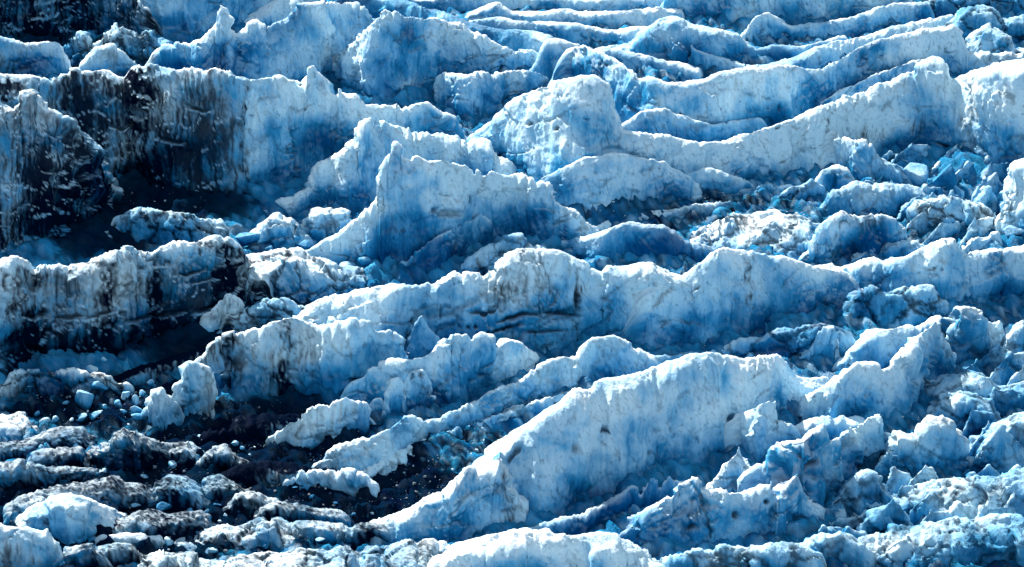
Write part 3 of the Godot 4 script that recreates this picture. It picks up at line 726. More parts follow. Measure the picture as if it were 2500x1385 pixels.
	plan("ice_ridge","immense pale ridge climbing from a wide central dome to the right edge","",[[Vector3(-15.5,4.6,-84.2),Vector3(-15.5,-3.5,-79.4),0.06],[Vector3(-11,7.6,-81.2),Vector3(-11,-3.5,-74.3),0.06],[Vector3(-7.2,11.3,-79.6),Vector3(-7.2,-3.5,-70.1),0.06],[Vector3(-3.8,15,-78.3),Vector3(-3.8,-3.5,-66.3),0.06],[Vector3(-0.5,18.2,-76.8),Vector3(-0.5,-3.5,-62.5),0.06],[Vector3(3.3,21.9,-74.1),Vector3(3.2,-3.5,-57.3),0.06],[Vector3(5.9,24.2,-72.1),Vector3(5.9,-3.5,-53.6),0.06],[Vector3(8.7,26.5,-69.9),Vector3(8.6,-3.5,-49.9),0.05],[Vector3(11.9,28.4,-67.3),Vector3(11.8,-3.5,-46),0.05],[Vector3(16.7,30.2,-65.8),Vector3(16.5,-3.5,-43.1),0.05],[Vector3(21.6,30.3,-65.8),Vector3(21.3,-3.5,-43.1),0.05],[Vector3(24.4,28,-65.1),Vector3(24.1,-3.5,-44),0.05],[Vector3(26.4,23.8,-62.7),Vector3(26.1,-3.5,-44.6),0.05],[Vector3(27.8,20,-60.6),Vector3(27.5,-3.5,-45.1),0.05],[Vector3(29,17.5,-59.7),Vector3(28.8,-3.5,-45.9),0.05],[Vector3(31.5,16.3,-60.4),Vector3(31.3,-3.5,-47.5),0.05],[Vector3(36.3,15.4,-62.8),Vector3(36,-3.5,-50.4),0.06],[Vector3(43.1,12.7,-65.9),Vector3(42.9,-3.5,-55.5),0.07],[Vector3(47.5,11.7,-66.3),Vector3(47.3,-3.5,-56.6),0.08],[Vector3(53.6,11,-67.4),Vector3(53.4,-3.5,-58.2),0.09],[Vector3(58.1,11.1,-69.3),Vector3(57.8,-3.5,-60),0.10],[Vector3(62.7,12,-71.8),Vector3(62.4,-3.5,-61.9),0.11],[Vector3(68.6,11.5,-77.6),Vector3(68.3,-3.5,-68),0.14],[Vector3(76.5,11.3,-84.4),Vector3(76.1,-3.5,-74.9),0.17],[Vector3(82.1,14.2,-85.3),Vector3(81.6,-3.5,-73.8),0.20],[Vector3(86.4,14.3,-88.4),Vector3(85.8,-3.5,-76.8),0.22],[Vector3(91,14.6,-91.6),Vector3(90.4,-3.5,-79.7),0.23],[Vector3(97.5,16.3,-95.1),Vector3(96.9,-3.5,-82),0.26],[Vector3(102.7,17.8,-97.4),Vector3(102,-3.5,-83.3),0.28],[Vector3(108.8,20,-98.9),Vector3(108,-3.5,-83.3),0.30],[Vector3(110.7,21.6,-100),Vector3(109.8,-3.5,-83.3),0.31],[Vector3(111.9,22.2,-100.2),Vector3(110.9,-3.5,-83),0.31],[Vector3(114.8,23.4,-100.4),Vector3(113.7,-3.5,-82.4),0.32],[Vector3(116.9,23.2,-99.8),Vector3(115.9,-3.5,-81.9),0.33],[Vector3(119,20.3,-97.2),Vector3(118,-3.5,-81.4),0.34],[Vector3(121.1,19.3,-96),Vector3(120.2,-3.5,-80.9),0.35],[Vector3(124.1,22.2,-92.5),Vector3(123,-3.5,-75.4),0.38],[Vector3(128.9,24.9,-88.9),Vector3(127.7,-3.5,-69.9),0.39],[Vector3(137.4,27.4,-88.4),Vector3(136,-3.5,-67.6),0.33],[Vector3(149,27.9,-91.7),Vector3(147.4,-3.5,-70.5),0.25]],{"capw":1.4,"wide":[119.8,6.0],"pits":[[25.9,0.36,1.1,1.6],[11.3,0.70,0.8,0.7],[4.3,0.77,0.7,0.7],[1.3,0.33,1.0,0.7],[120.4,0.27,6.0,0.6],[71.4,1.01,0.8,0.6]],"flute":0.3,"crack":0.5,"clear":0.85,"ribs":0.6,"jag":0.4,"lump":1.2,"stains":[[85.4,2.0,1.0],[95.2,1.3,0.5],[125.0,2.2,0.5]]})
	plan("ice_fin","curved ice fin with bright rim and dark shaded hollow at the left edge","",[[Vector3(-159.6,9.6,-157.4),Vector3(-159.2,-3.5,-150.8),0.40],[Vector3(-149.6,10.1,-155.2),Vector3(-149.2,-3.5,-148.3),0.43],[Vector3(-145.9,9.6,-154.7),Vector3(-145.6,-3.5,-148.1),0.44],[Vector3(-140.4,8.9,-153.9),Vector3(-140,-3.5,-147.7),0.37],[Vector3(-136.7,8.7,-153.5),Vector3(-136.4,-3.5,-147.4),0.22],[Vector3(-133.1,9.2,-153.7),Vector3(-132.8,-3.5,-147.3),0.10],[Vector3(-131.6,7.9,-153),Vector3(-131.3,-3.5,-147.3),0.10],[Vector3(-130.6,5.8,-151.9),Vector3(-130.3,-3.5,-147.3),0.10],[Vector3(-127.6,1.4,-149.7),Vector3(-127.3,-3.5,-147.3),0.10]],{"capw":1.4,"flute":0.4,"run":0.45})
	plan("ice_fin","pair of pale pointed ice fins stained grey, left of the spire face","",[[Vector3(-125.5,3.1,-147.3),Vector3(-125.2,-3.5,-143.8),0.30],[Vector3(-124.7,5.1,-148.1),Vector3(-124.5,-3.5,-143.7),0.30],[Vector3(-121.7,8.1,-149),Vector3(-121.5,-3.5,-143.5),0.30],[Vector3(-119.2,9.5,-149.3),Vector3(-118.9,-3.5,-143.2),0.30],[Vector3(-116.8,9.6,-149.1),Vector3(-116.5,-3.5,-143),0.30],[Vector3(-115.7,7.3,-148.1),Vector3(-115.4,-3.5,-142.9),0.30],[Vector3(-114.4,8.3,-148.4),Vector3(-114.1,-3.5,-142.7),0.30],[Vector3(-112,7.5,-147.8),Vector3(-111.7,-3.5,-142.5),0.30],[Vector3(-108.8,5.1,-146.5),Vector3(-108.6,-3.5,-142.2),0.30],[Vector3(-107.5,2.6,-145.4),Vector3(-107.3,-3.5,-142.1),0.30]],{"capw":1.9,"jag":0.5,"run":0.45})
	plan("ice_wall","great dirty ice wall streaked black on the left and clean pale blue on the right","",[[Vector3(-147.6,28.9,-72.3),Vector3(-147,-3.5,-56.1),0.90],[Vector3(-134.7,28.5,-72),Vector3(-134.1,-3.5,-56.1),0.89],[Vector3(-128.1,28.2,-71.9),Vector3(-127.6,-3.5,-56.1),0.89],[Vector3(-122.3,27.4,-71.7),Vector3(-121.8,-3.5,-56.3),0.88],[Vector3(-120.9,26.1,-71.2),Vector3(-120.5,-3.5,-56.5),0.88],[Vector3(-120.1,27.6,-72),Vector3(-119.6,-3.5,-56.6),0.88],[Vector3(-115.8,28.4,-73),Vector3(-115.3,-3.5,-57.1),0.86],[Vector3(-107.7,29,-74.4),Vector3(-107.3,-3.5,-58.2),0.82],[Vector3(-105.4,28.4,-74.4),Vector3(-104.9,-3.5,-58.5),0.84],[Vector3(-102.4,27,-74),Vector3(-102,-3.5,-58.9),0.86],[Vector3(-100.1,29.6,-74.2),Vector3(-99.7,-3.5,-57.8),0.87],[Vector3(-94.8,31.2,-72.4),Vector3(-94.4,-3.5,-55.2),0.82],[Vector3(-89.7,30.8,-69.4),Vector3(-89.3,-3.5,-52.4),0.76],[Vector3(-87.8,31,-68.2),Vector3(-87.5,-3.5,-51.1),0.74],[Vector3(-84.4,32.4,-66.4),Vector3(-84,-3.5,-48.6),0.72],[Vector3(-81.5,32.1,-64.2),Vector3(-81.1,-3.5,-46.5),0.70],[Vector3(-77,33.1,-63),Vector3(-76.6,-3.5,-44.9),0.67],[Vector3(-72.7,32.6,-62.8),Vector3(-72.4,-3.5,-44.9),0.63],[Vector3(-69.6,31,-63.4),Vector3(-69.4,-3.5,-46.4),0.53],[Vector3(-68.6,30,-63.9),Vector3(-68.4,-3.5,-47.3),0.42],[Vector3(-66.1,29.5,-66.2),Vector3(-65.8,-3.5,-49.9),0.14],[Vector3(-61.1,28.6,-70.7),Vector3(-60.9,-3.5,-54.8),0.02],[Vector3(-59,26.8,-71.8),Vector3(-58.8,-3.5,-56.9),0.01],[Vector3(-54.9,26.4,-74.5),Vector3(-54.7,-3.5,-59.7),0.00],[Vector3(-54.3,28.5,-75.9),Vector3(-54.1,-3.5,-60.1),0.00],[Vector3(-52.8,29.1,-77.3),Vector3(-52.6,-3.5,-61.2),0.00],[Vector3(-50.2,27.6,-78.4),Vector3(-50,-3.5,-63),0.00],[Vector3(-48.5,25.3,-78.4),Vector3(-48.3,-3.5,-64.2),0.00],[Vector3(-48,23.7,-78),Vector3(-47.8,-3.5,-64.5),0.00],[Vector3(-45.9,22.3,-78.7),Vector3(-45.7,-3.5,-66),0.00],[Vector3(-44.2,20.4,-79),Vector3(-44.1,-3.5,-67.2),0.00],[Vector3(-42,19.8,-79.8),Vector3(-41.8,-3.5,-68.3),0.01],[Vector3(-39.3,17.4,-79.8),Vector3(-39.2,-3.5,-69.5),0.01],[Vector3(-36.6,16.6,-80.6),Vector3(-36.5,-3.5,-70.8),0.01],[Vector3(-31.6,15.9,-82.5),Vector3(-31.5,-3.5,-73),0.01],[Vector3(-28.4,15.1,-83.6),Vector3(-28.3,-3.5,-74.5),0.01],[Vector3(-22.8,15.4,-85.9),Vector3(-22.8,-3.5,-76.6),0.01],[Vector3(-18.5,12.5,-86),Vector3(-18.4,-3.5,-78.2),0.02],[Vector3(-14.1,9,-85.9),Vector3(-14,-3.5,-79.8),0.02],[Vector3(-11.2,5.6,-85.3),Vector3(-11.2,-3.5,-80.9),0.02]],{"capw":1.4,"pits":[[-97.6,0.68,2.6,1.4],[-68.5,0.62,0.5,1.9],[-102.7,0.62,4.0,0.6],[-89.0,0.53,6.0,0.6],[-82.1,0.78,5.0,0.5]],"flute":0.8,"crack":0.5,"jag":1.0,"fd":0.22,"stains":[[-97.6,4.2,0.35],[-68.5,1.1,0.8]]})
	plan("ice_ridge","dirty sloping ice buttress with a rounded pale knob on its crest, left edge","",[[Vector3(-137.1,30.2,-31),Vector3(-135.4,-3.5,-8.1),0.72],[Vector3(-131.2,33.4,-34),Vector3(-129.5,-3.5,-8.9),0.75],[Vector3(-128.2,33.9,-34.9),Vector3(-126.5,-3.5,-9.3),0.76],[Vector3(-125.5,32.1,-35.1),Vector3(-123.9,-3.5,-10.8),0.77],[Vector3(-124.4,33.1,-36.4),Vector3(-122.8,-3.5,-11.5),0.78],[Vector3(-124.2,34.6,-37.6),Vector3(-122.5,-3.5,-11.6),0.78],[Vector3(-123.5,35.7,-38.8),Vector3(-121.8,-3.5,-12.1),0.79],[Vector3(-121.1,35.8,-40.1),Vector3(-119.4,-3.5,-13.3),0.80],[Vector3(-119.5,34,-39.2),Vector3(-118,-3.5,-13.7),0.81],[Vector3(-117.7,31.5,-38.1),Vector3(-116.2,-3.5,-14.2),0.82],[Vector3(-113.7,28.7,-39.9),Vector3(-112.4,-3.5,-18.1),0.84],[Vector3(-112.6,26.1,-42.1),Vector3(-111.4,-3.5,-22.1),0.85],[Vector3(-111.4,24.4,-43.7),Vector3(-110.3,-3.5,-24.9),0.86],[Vector3(-108.8,21.8,-46.2),Vector3(-107.8,-3.5,-29.3),0.87],[Vector3(-106.8,17.1,-47.7),Vector3(-106,-3.5,-34),0.89],[Vector3(-105.3,11.9,-48.1),Vector3(-104.7,-3.5,-38.1),0.90],[Vector3(-102.8,7.9,-52.1),Vector3(-102.4,-3.5,-44.9),0.91],[Vector3(-101.7,2.1,-53.6),Vector3(-101.5,-3.5,-50.4),0.92]],{"capw":1.6,"pits":[[-122.6,0.75,0.5,4.8],[-116.7,0.66,3.0,0.6],[-113.9,0.48,0.5,4.8],[-122.6,0.42,4.0,0.6],[-109.8,0.60,0.5,4.8],[-112.8,0.19,0.5,4.8],[-125.3,0.27,0.5,4.8]],"flute":0.5,"crack":0.9,"bulge":0.45,"lump":1.6,"fd":0.35})
	plan("ice_fin","smooth white ice knob leaning against the left edge below the pale fins","",[[Vector3(-143.3,24.5,-64),Vector3(-142.8,-3.5,-50.4),0.02],[Vector3(-135.8,25.9,-64.7),Vector3(-135.4,-3.5,-50.4),0.02],[Vector3(-133.7,25.7,-64.6),Vector3(-133.2,-3.5,-50.4),0.02],[Vector3(-132.6,23.5,-63.6),Vector3(-132.2,-3.5,-50.4),0.02],[Vector3(-129.6,21.4,-62.6),Vector3(-129.2,-3.5,-50.4),0.02],[Vector3(-128.5,18.6,-61.3),Vector3(-128.1,-3.5,-50.4),0.02],[Vector3(-127,14.7,-59.5),Vector3(-126.6,-3.5,-50.4),0.02]],{"capw":2.2,"run":0.45})
	plan("ice_hummock","grimy broken ice ledges in the dark hollow left of centre","",[[Vector3(-99.5,5.9,-30.7),Vector3(-99.3,-3.5,-26.1),0.60],[Vector3(-95.2,7.2,-29.7),Vector3(-94.9,-3.5,-24.4),0.60],[Vector3(-89.8,8.3,-28.2),Vector3(-89.5,-3.5,-22.4),0.60],[Vector3(-85.5,8.2,-26.6),Vector3(-85.3,-3.5,-20.8),0.60],[Vector3(-81.5,7.1,-27.8),Vector3(-81.3,-3.5,-22.6),0.60],[Vector3(-77.6,5.8,-28.8),Vector3(-77.4,-3.5,-24.3),0.60],[Vector3(-73.6,4.1,-29.7),Vector3(-73.4,-3.5,-26.1),0.60]],{"capw":1.6,"bulge":0.98,"crack":1.0,"snow":0.4,"clear":1.15,"jag":0.35,"lump":0.6,"flute":0.5})
	plan("ice_fin","rounded leaning ice flake ringed by a black crack on the dirty wall","",[[Vector3(-109.5,12.4,-68.7),Vector3(-109.4,2.5,-64.8),0.25],[Vector3(-108.3,13.8,-69.4),Vector3(-108.1,2.5,-64.8),0.25],[Vector3(-106.1,14.3,-69.6),Vector3(-105.9,2.5,-64.8),0.25],[Vector3(-103.9,13.3,-69.2),Vector3(-103.8,2.5,-64.8),0.25],[Vector3(-103.1,11.6,-68.4),Vector3(-102.9,2.5,-64.8),0.25],[Vector3(-103.5,9.4,-67.4),Vector3(-103.4,2.5,-64.8),0.25]],{"capw":0.9,"flute":0.3,"run":0.45})
	plan("ice_ridge","curling white ridge behind the centre peak, its right half a shaded blue overhang","",[[Vector3(-63.1,1.8,-46.6),Vector3(-62.8,-3.5,-42.1),0.00],[Vector3(-58.7,3.4,-48.3),Vector3(-58.4,-3.5,-43),0.00],[Vector3(-55.4,3.9,-49.2),Vector3(-55.2,-3.5,-43.8),0.00],[Vector3(-52.3,6,-51.2),Vector3(-52.1,-3.5,-44.8),0.00],[Vector3(-50.2,9.7,-53.6),Vector3(-50,-3.5,-45.5),0.00],[Vector3(-47,12.1,-54.9),Vector3(-46.7,-3.5,-45.8),0.00],[Vector3(-44.8,14.1,-54.7),Vector3(-44.6,-3.5,-44.7),0.00],[Vector3(-40.7,16.5,-53.8),Vector3(-40.5,-3.5,-42.7),0.00],[Vector3(-39.6,17.6,-53.7),Vector3(-39.5,-3.5,-42.1),0.00],[Vector3(-39.5,19.7,-54.7),Vector3(-39.4,-3.5,-42.2),0.00],[Vector3(-38.1,21.4,-56.2),Vector3(-37.9,-3.5,-42.9),0.00],[Vector3(-36.5,21.6,-57.2),Vector3(-36.4,-3.5,-43.8),0.00],[Vector3(-33.7,17.9,-63.9),Vector3(-33.5,-3.5,-52.1),0.00],[Vector3(-30,15.6,-67),Vector3(-29.8,-3.5,-56.3),0.00],[Vector3(-24.1,13.1,-68.9),Vector3(-24,-3.5,-59.3),0.00],[Vector3(-19.2,12.8,-69.4),Vector3(-19.1,-3.5,-59.9),0.00],[Vector3(-14.8,11.9,-69),Vector3(-14.8,-3.5,-59.9),0.00],[Vector3(-11.5,11.3,-67.3),Vector3(-11.4,-3.5,-58.4),0.00],[Vector3(-8.2,12.2,-66.3),Vector3(-8.2,-3.5,-57.1),0.00],[Vector3(-6,11.6,-65.1),Vector3(-6,-3.5,-56.2),0.00],[Vector3(-5.5,9.4,-63.9),Vector3(-5.5,-3.5,-55.9),0.00],[Vector3(-2.5,8.4,-62.2),Vector3(-2.5,-3.5,-54.7),0.00]],{"capw":3.5,"jag":0.6,"flute":0.3,"crack":0.2,"clear":0.95})
	plan("ice_ridge","great central ice peak with a blunt pillar on its left shoulder","",[[Vector3(-52.1,3.9,-11.2),Vector3(-52,-3.5,-8.1),0.02],[Vector3(-49.6,5,-11.7),Vector3(-49.5,-3.5,-8.1),0.02],[Vector3(-45.6,7,-12.7),Vector3(-45.5,-3.5,-8.1),0.02],[Vector3(-42.4,8.3,-11.6),Vector3(-42.3,-3.5,-6.3),0.02],[Vector3(-39.7,11.1,-11.4),Vector3(-39.6,-3.5,-4.7),0.02],[Vector3(-36.3,14.8,-11.3),Vector3(-36.2,-3.5,-2.8),0.02],[Vector3(-34.4,18.3,-11.9),Vector3(-34.3,-3.5,-1.7),0.02],[Vector3(-33.3,21.9,-13.2),Vector3(-33.2,-3.5,-1.1),0.02],[Vector3(-32.3,25.2,-14.3),Vector3(-32.2,-3.5,-0.6),0.02],[Vector3(-31.5,27,-15.2),Vector3(-31.4,-3.5,-0.6),0.02],[Vector3(-30.7,28.2,-15.8),Vector3(-30.6,-3.5,-0.6),0.02],[Vector3(-30.2,30,-16.7),Vector3(-30.1,-3.5,-0.6),0.02],[Vector3(-29.4,31,-17.2),Vector3(-29.3,-3.5,-0.6),0.02],[Vector3(-27.9,31,-17.2),Vector3(-27.8,-3.5,-0.6),0.02],[Vector3(-26.9,29.8,-16.6),Vector3(-26.8,-3.5,-0.6),0.02],[Vector3(-26.5,27.8,-15.6),Vector3(-26.4,-3.5,-0.6),0.02],[Vector3(-25.4,26.9,-15.2),Vector3(-25.3,-3.5,-0.6),0.02],[Vector3(-23.4,27.1,-16.6),Vector3(-23.4,-3.5,-1.9),0.02],[Vector3(-20.9,25.2,-17.5),Vector3(-20.8,-3.5,-3.8),0.02],[Vector3(-17.4,24.7,-19.9),Vector3(-17.3,-3.5,-6.4),0.02],[Vector3(-13.9,22.9,-22.3),Vector3(-13.9,-3.5,-9.7),0.02],[Vector3(-10.8,21,-25.3),Vector3(-10.8,-3.5,-13.6),0.02],[Vector3(-9.3,18.5,-25.9),Vector3(-9.3,-3.5,-15.6),0.02],[Vector3(-8.8,20.1,-27.4),Vector3(-8.8,-3.5,-16.2),0.02],[Vector3(-6.8,17.9,-28.9),Vector3(-6.8,-3.5,-18.8),0.02],[Vector3(-2.7,15.5,-33.6),Vector3(-2.7,-3.5,-24.7),0.02],[Vector3(2.1,15.1,-34.4),Vector3(2.1,-3.5,-25.7),0.02],[Vector3(4.7,14.7,-32.8),Vector3(4.6,-3.5,-24.3),0.02],[Vector3(5.7,13.8,-31.8),Vector3(5.7,-3.5,-23.7),0.02],[Vector3(8.9,13.9,-31.5),Vector3(8.9,-3.5,-23.4),0.02],[Vector3(10.4,12.6,-30.9),Vector3(10.4,-3.5,-23.4),0.02],[Vector3(10.9,10.2,-29.7),Vector3(10.9,-3.5,-23.4),0.02],[Vector3(13.5,8.5,-29.1),Vector3(13.5,-3.5,-23.7),0.02],[Vector3(16.1,7.1,-29.1),Vector3(16.1,-3.5,-24.4),0.02],[Vector3(19.3,4,-28.4),Vector3(19.3,-3.5,-25.2),0.02],[Vector3(22.5,1.4,-27.9),Vector3(22.4,-3.5,-26.1),0.02]],{"capw":1.1,"pits":[[-15.2,0.60,3.6,1.1],[-19.4,0.64,1.1,1.0],[-10.2,0.75,0.5,1.0]],"flute":0.55,"crack":0.15,"ribs":0.7,"jag":0.5,"stains":[[-22.4,0.7,0.5]]})
	plan("ice_fin","slanting shaded blue fin with a dark cave, before the centre peak","",[[Vector3(-33.2,2,-1.5),Vector3(-33.2,-3.5,0.6),0.00],[Vector3(-30,3.2,-1.9),Vector3(-30,-3.5,0.8),0.00],[Vector3(-26.8,4.5,-2.3),Vector3(-26.8,-3.5,0.9),0.00],[Vector3(-22.8,8.1,-4.4),Vector3(-22.8,-3.5,0.4),0.00],[Vector3(-16.8,9.8,-9.3),Vector3(-16.8,-3.5,-3.6),0.00],[Vector3(-12.4,8.8,-16.9),Vector3(-12.4,-3.5,-11.6),0.00],[Vector3(-10.8,9.6,-18.9),Vector3(-10.8,-3.5,-13.3),0.00],[Vector3(-7.8,9.5,-22.1),Vector3(-7.8,-3.5,-16.5),0.00],[Vector3(-6.8,8.8,-22.9),Vector3(-6.8,-3.5,-17.6),0.00],[Vector3(-4.7,5.5,-23.5),Vector3(-4.7,-3.5,-19.8),0.00],[Vector3(-3.7,1.4,-22.8),Vector3(-3.7,-3.5,-20.8),0.00]],{"capw":1.3,"pits":[[-27.6,0.76,1.6,2.9]],"jag":0.8,"flute":0.4,"clear":1.35,"run":0.45})
	plan("ice_hummock","blue rounded ice hummock with a grimy foot, right of the slanting fin","",[[Vector3(-12.5,2.8,-4.2),Vector3(-12.5,-3.5,-0.6),0.20],[Vector3(-11.1,4.1,-5.6),Vector3(-11,-3.5,-1.4),0.29],[Vector3(-7.7,5.4,-8),Vector3(-7.6,-3.5,-3),0.36],[Vector3(-4,6.5,-10.3),Vector3(-4,-3.5,-4.8),0.28],[Vector3(-1,7.4,-12.3),Vector3(-1,-3.5,-6.3),0.20],[Vector3(2,7.1,-14.4),Vector3(2,-3.5,-8.6),0.16],[Vector3(4.6,4,-15.1),Vector3(4.6,-3.5,-10.9),0.13],[Vector3(7.1,2.5,-16.6),Vector3(7.1,-3.5,-13.1),0.10]],{"capw":2.2,"bulge":0.6,"crack":0.4,"snow":0.4,"clear":1.15,"jag":0.35,"lump":0.6,"flute":0.5})
	plan("snow_mound","white jagged snow lump left of the centre peak's foot","",[[Vector3(-64,2.6,-28),Vector3(-63.7,-3.5,-23.4),0.00],[Vector3(-62.6,4.5,-28.8),Vector3(-62.3,-3.5,-23.3),0.00],[Vector3(-59.3,6.9,-29.6),Vector3(-59,-3.5,-22.9),0.00],[Vector3(-56.2,6,-28.8),Vector3(-55.9,-3.5,-22.6),0.00],[Vector3(-54,4.3,-27.8),Vector3(-53.7,-3.5,-22.3),0.00],[Vector3(-52.1,2.6,-26.7),Vector3(-51.9,-3.5,-22.1),0.00]],{"capw":3.2,"bulge":0.52,"jag":0.8})
	plan("snow_mound","larger rounded white snow lump nestled against the centre peak's left foot","",[[Vector3(-53.3,2.5,-32.2),Vector3(-53,-3.5,-27.4),0.00],[Vector3(-52,4.7,-33.2),Vector3(-51.8,-3.5,-27.2),0.00],[Vector3(-50.7,5.8,-33.6),Vector3(-50.4,-3.5,-27.1),0.00],[Vector3(-48.1,6.4,-33.6),Vector3(-47.8,-3.5,-26.8),0.00],[Vector3(-43.8,6.2,-33.1),Vector3(-43.6,-3.5,-26.4),0.00],[Vector3(-41.6,5.2,-32.4),Vector3(-41.4,-3.5,-26.2),0.00],[Vector3(-40.3,2.9,-31.1),Vector3(-40.1,-3.5,-26.1),0.00]],{"capw":3.5,"bulge":0.6,"jag":0.5})
	plan("snow_mound","crumbled snow bank speckled with grit, between the left wall and centre peak","",[[Vector3(-66.5,5.9,-2.5),Vector3(-65.7,-3.5,9.1),0.50],[Vector3(-62.3,7.5,-1.4),Vector3(-61.6,-3.5,11.6),0.43],[Vector3(-59.5,8.1,-0.2),Vector3(-58.8,-3.5,13.3),0.38],[Vector3(-54.9,9.8,1),Vector3(-54.1,-3.5,16.1),0.31],[Vector3(-51.4,9,0.6),Vector3(-50.7,-3.5,14.9),0.25],[Vector3(-48.7,7.7,0.8),Vector3(-48.1,-3.5,13.9),0.21],[Vector3(-44.8,6.6,0.1),Vector3(-44.3,-3.5,12.3),0.15],[Vector3(-40.4,4.7,0.1),Vector3(-39.9,-3.5,10.5),0.11],[Vector3(-35.9,4,-1.5),Vector3(-35.5,-3.5,8.3),0.07],[Vector3(-32.5,2.4,-1.8),Vector3(-32.2,-3.5,6.6),0.04],[Vector3(-30.3,0.8,-1.5),Vector3(-30,-3.5,5.5),0.02]],{"capw":6.3,"bulge":0.98,"crack":0.8})
	plan("ice_wall","long stained ice wall with a white scalloped crest at the left, halfway down","",[[Vector3(-127.1,24.2,44.7),Vector3(-126.2,-3.5,60.6),0.35],[Vector3(-119.8,23.2,44.6),Vector3(-118.9,-3.5,59.9),0.35],[Vector3(-116.1,23.3,44.2),Vector3(-115.3,-3.5,59.5),0.35],[Vector3(-114.7,24.5,41.1),Vector3(-113.8,-3.5,57.1),0.44],[Vector3(-113.5,24.2,39.4),Vector3(-112.7,-3.5,55.2),0.51],[Vector3(-110.3,21.6,36.9),Vector3(-109.5,-3.5,51.3),0.70],[Vector3(-109.4,20.5,36.7),Vector3(-108.7,-3.5,50.5),0.71],[Vector3(-106.1,20.6,34),Vector3(-105.4,-3.5,47.8),0.61],[Vector3(-105.1,19.5,34.5),Vector3(-104.5,-3.5,47.7),0.60],[Vector3(-99,19.8,33.9),Vector3(-98.3,-3.5,47.3),0.66],[Vector3(-95.6,21.4,32.8),Vector3(-95,-3.5,47),0.69],[Vector3(-91.4,22.4,32),Vector3(-90.8,-3.5,46.7),0.67],[Vector3(-88.4,20.8,26.4),Vector3(-87.8,-3.5,40.3),0.63],[Vector3(-85.7,19.8,24.2),Vector3(-85.2,-3.5,37.6),0.60],[Vector3(-84.4,19,23.5),Vector3(-83.9,-3.5,36.5),0.58],[Vector3(-80.9,19.4,20.8),Vector3(-80.4,-3.5,34),0.54],[Vector3(-79,19.7,19.7),Vector3(-78.5,-3.5,33),0.52],[Vector3(-75.7,18.6,18.8),Vector3(-75.3,-3.5,31.5),0.53],[Vector3(-72.1,19,16.1),Vector3(-71.7,-3.5,29),0.59],[Vector3(-69.3,18.9,14.2),Vector3(-68.9,-3.5,27.1),0.64],[Vector3(-67.5,18,13.4),Vector3(-67.1,-3.5,25.8),0.71],[Vector3(-65.7,15.9,12.5),Vector3(-65.3,-3.5,23.7),0.79],[Vector3(-64.3,13.5,12.1),Vector3(-64,-3.5,22),0.85],[Vector3(-63,12,11.2),Vector3(-62.7,-3.5,20.2),0.85],[Vector3(-60,7.7,9.5),Vector3(-59.7,-3.5,16.2),0.85]],{"capw":2.5,"pits":[[-109.1,0.64,3.4,0.7],[-101.9,0.61,4.0,0.7],[-94.5,0.58,5.0,0.6],[-86.9,0.45,4.0,0.6],[-79.9,0.41,4.0,0.7],[-72.6,0.38,3.0,0.7],[-86.5,0.68,0.5,4.1],[-104.7,0.85,0.5,4.8],[-91.3,0.77,0.5,3.6],[-98.2,0.41,0.5,3.6],[-75.3,0.77,4.0,0.5],[-72.6,0.67,3.0,0.5]],"flute":0.6,"crack":0.9,"bulge":0.3,"lump":1.4,"fd":0.55,"stains":[[-110.8,4.2,0.6],[-92.8,1.3,0.7],[-83.0,2.0,0.9],[-67.1,2.2,0.8]]})
	plan("ice_fin","small pale tooth of ice at the right end of the long stained wall","",[[Vector3(-70.6,5.2,27.6),Vector3(-70.6,-3.5,30.6),0.35],[Vector3(-68.8,6.8,25.9),Vector3(-68.7,-3.5,29.6),0.35],[Vector3(-66.4,8.3,24),Vector3(-66.4,-3.5,28.3),0.35],[Vector3(-64.6,6.6,23.8),Vector3(-64.5,-3.5,27.4),0.35],[Vector3(-63.7,4.5,24.3),Vector3(-63.7,-3.5,26.9),0.35]],{"capw":0.6,"run":0.45})
	plan("ice_hummock","dark cracked ice ledge strewn with grit under the crumbled snow bank","",[[Vector3(-66.3,5.1,27.4),Vector3(-66.1,-3.5,32.4),0.60],[Vector3(-62.5,6,27),Vector3(-62.3,-3.5,32.4),0.60],[Vector3(-58.6,7.2,26.3),Vector3(-58.4,-3.5,32.4),0.60],[Vector3(-54,7.1,24.4),Vector3(-53.8,-3.5,30.3),0.60],[Vector3(-50.3,4.6,22.9),Vector3(-50.1,-3.5,27.6),0.60],[Vector3(-47.5,2.6,21.8),Vector3(-47.4,-3.5,25.5),0.60]],{"capw":2.5,"bulge":0.9,"crack":1.0,"snow":0.4,"clear":1.15,"jag":0.35,"lump":0.6,"flute":0.5})
	plan("ice_ridge","low broken shelf of grey ice at the foot of the long stained wall","",[[Vector3(-123.5,2,64.6),Vector3(-123.2,-3.5,66.8),0.45],[Vector3(-114.8,3.2,60.9),Vector3(-114.6,-3.5,63.7),0.45],[Vector3(-112.2,5.1,59.5),Vector3(-111.9,-3.5,63.3),0.45],[Vector3(-107.7,5.3,58.8),Vector3(-107.4,-3.5,62.6),0.45],[Vector3(-101.4,4.5,58.2),Vector3(-101.2,-3.5,61.6),0.45],[Vector3(-95.9,4.3,57.9),Vector3(-95.7,-3.5,61.2),0.45],[Vector3(-91.3,3.4,58),Vector3(-91.1,-3.5,60.8),0.45],[Vector3(-87.6,2,58.4),Vector3(-87.5,-3.5,60.6),0.45]],{"capw":1.3,"bulge":0.75,"crack":0.9,"fd":0.75})
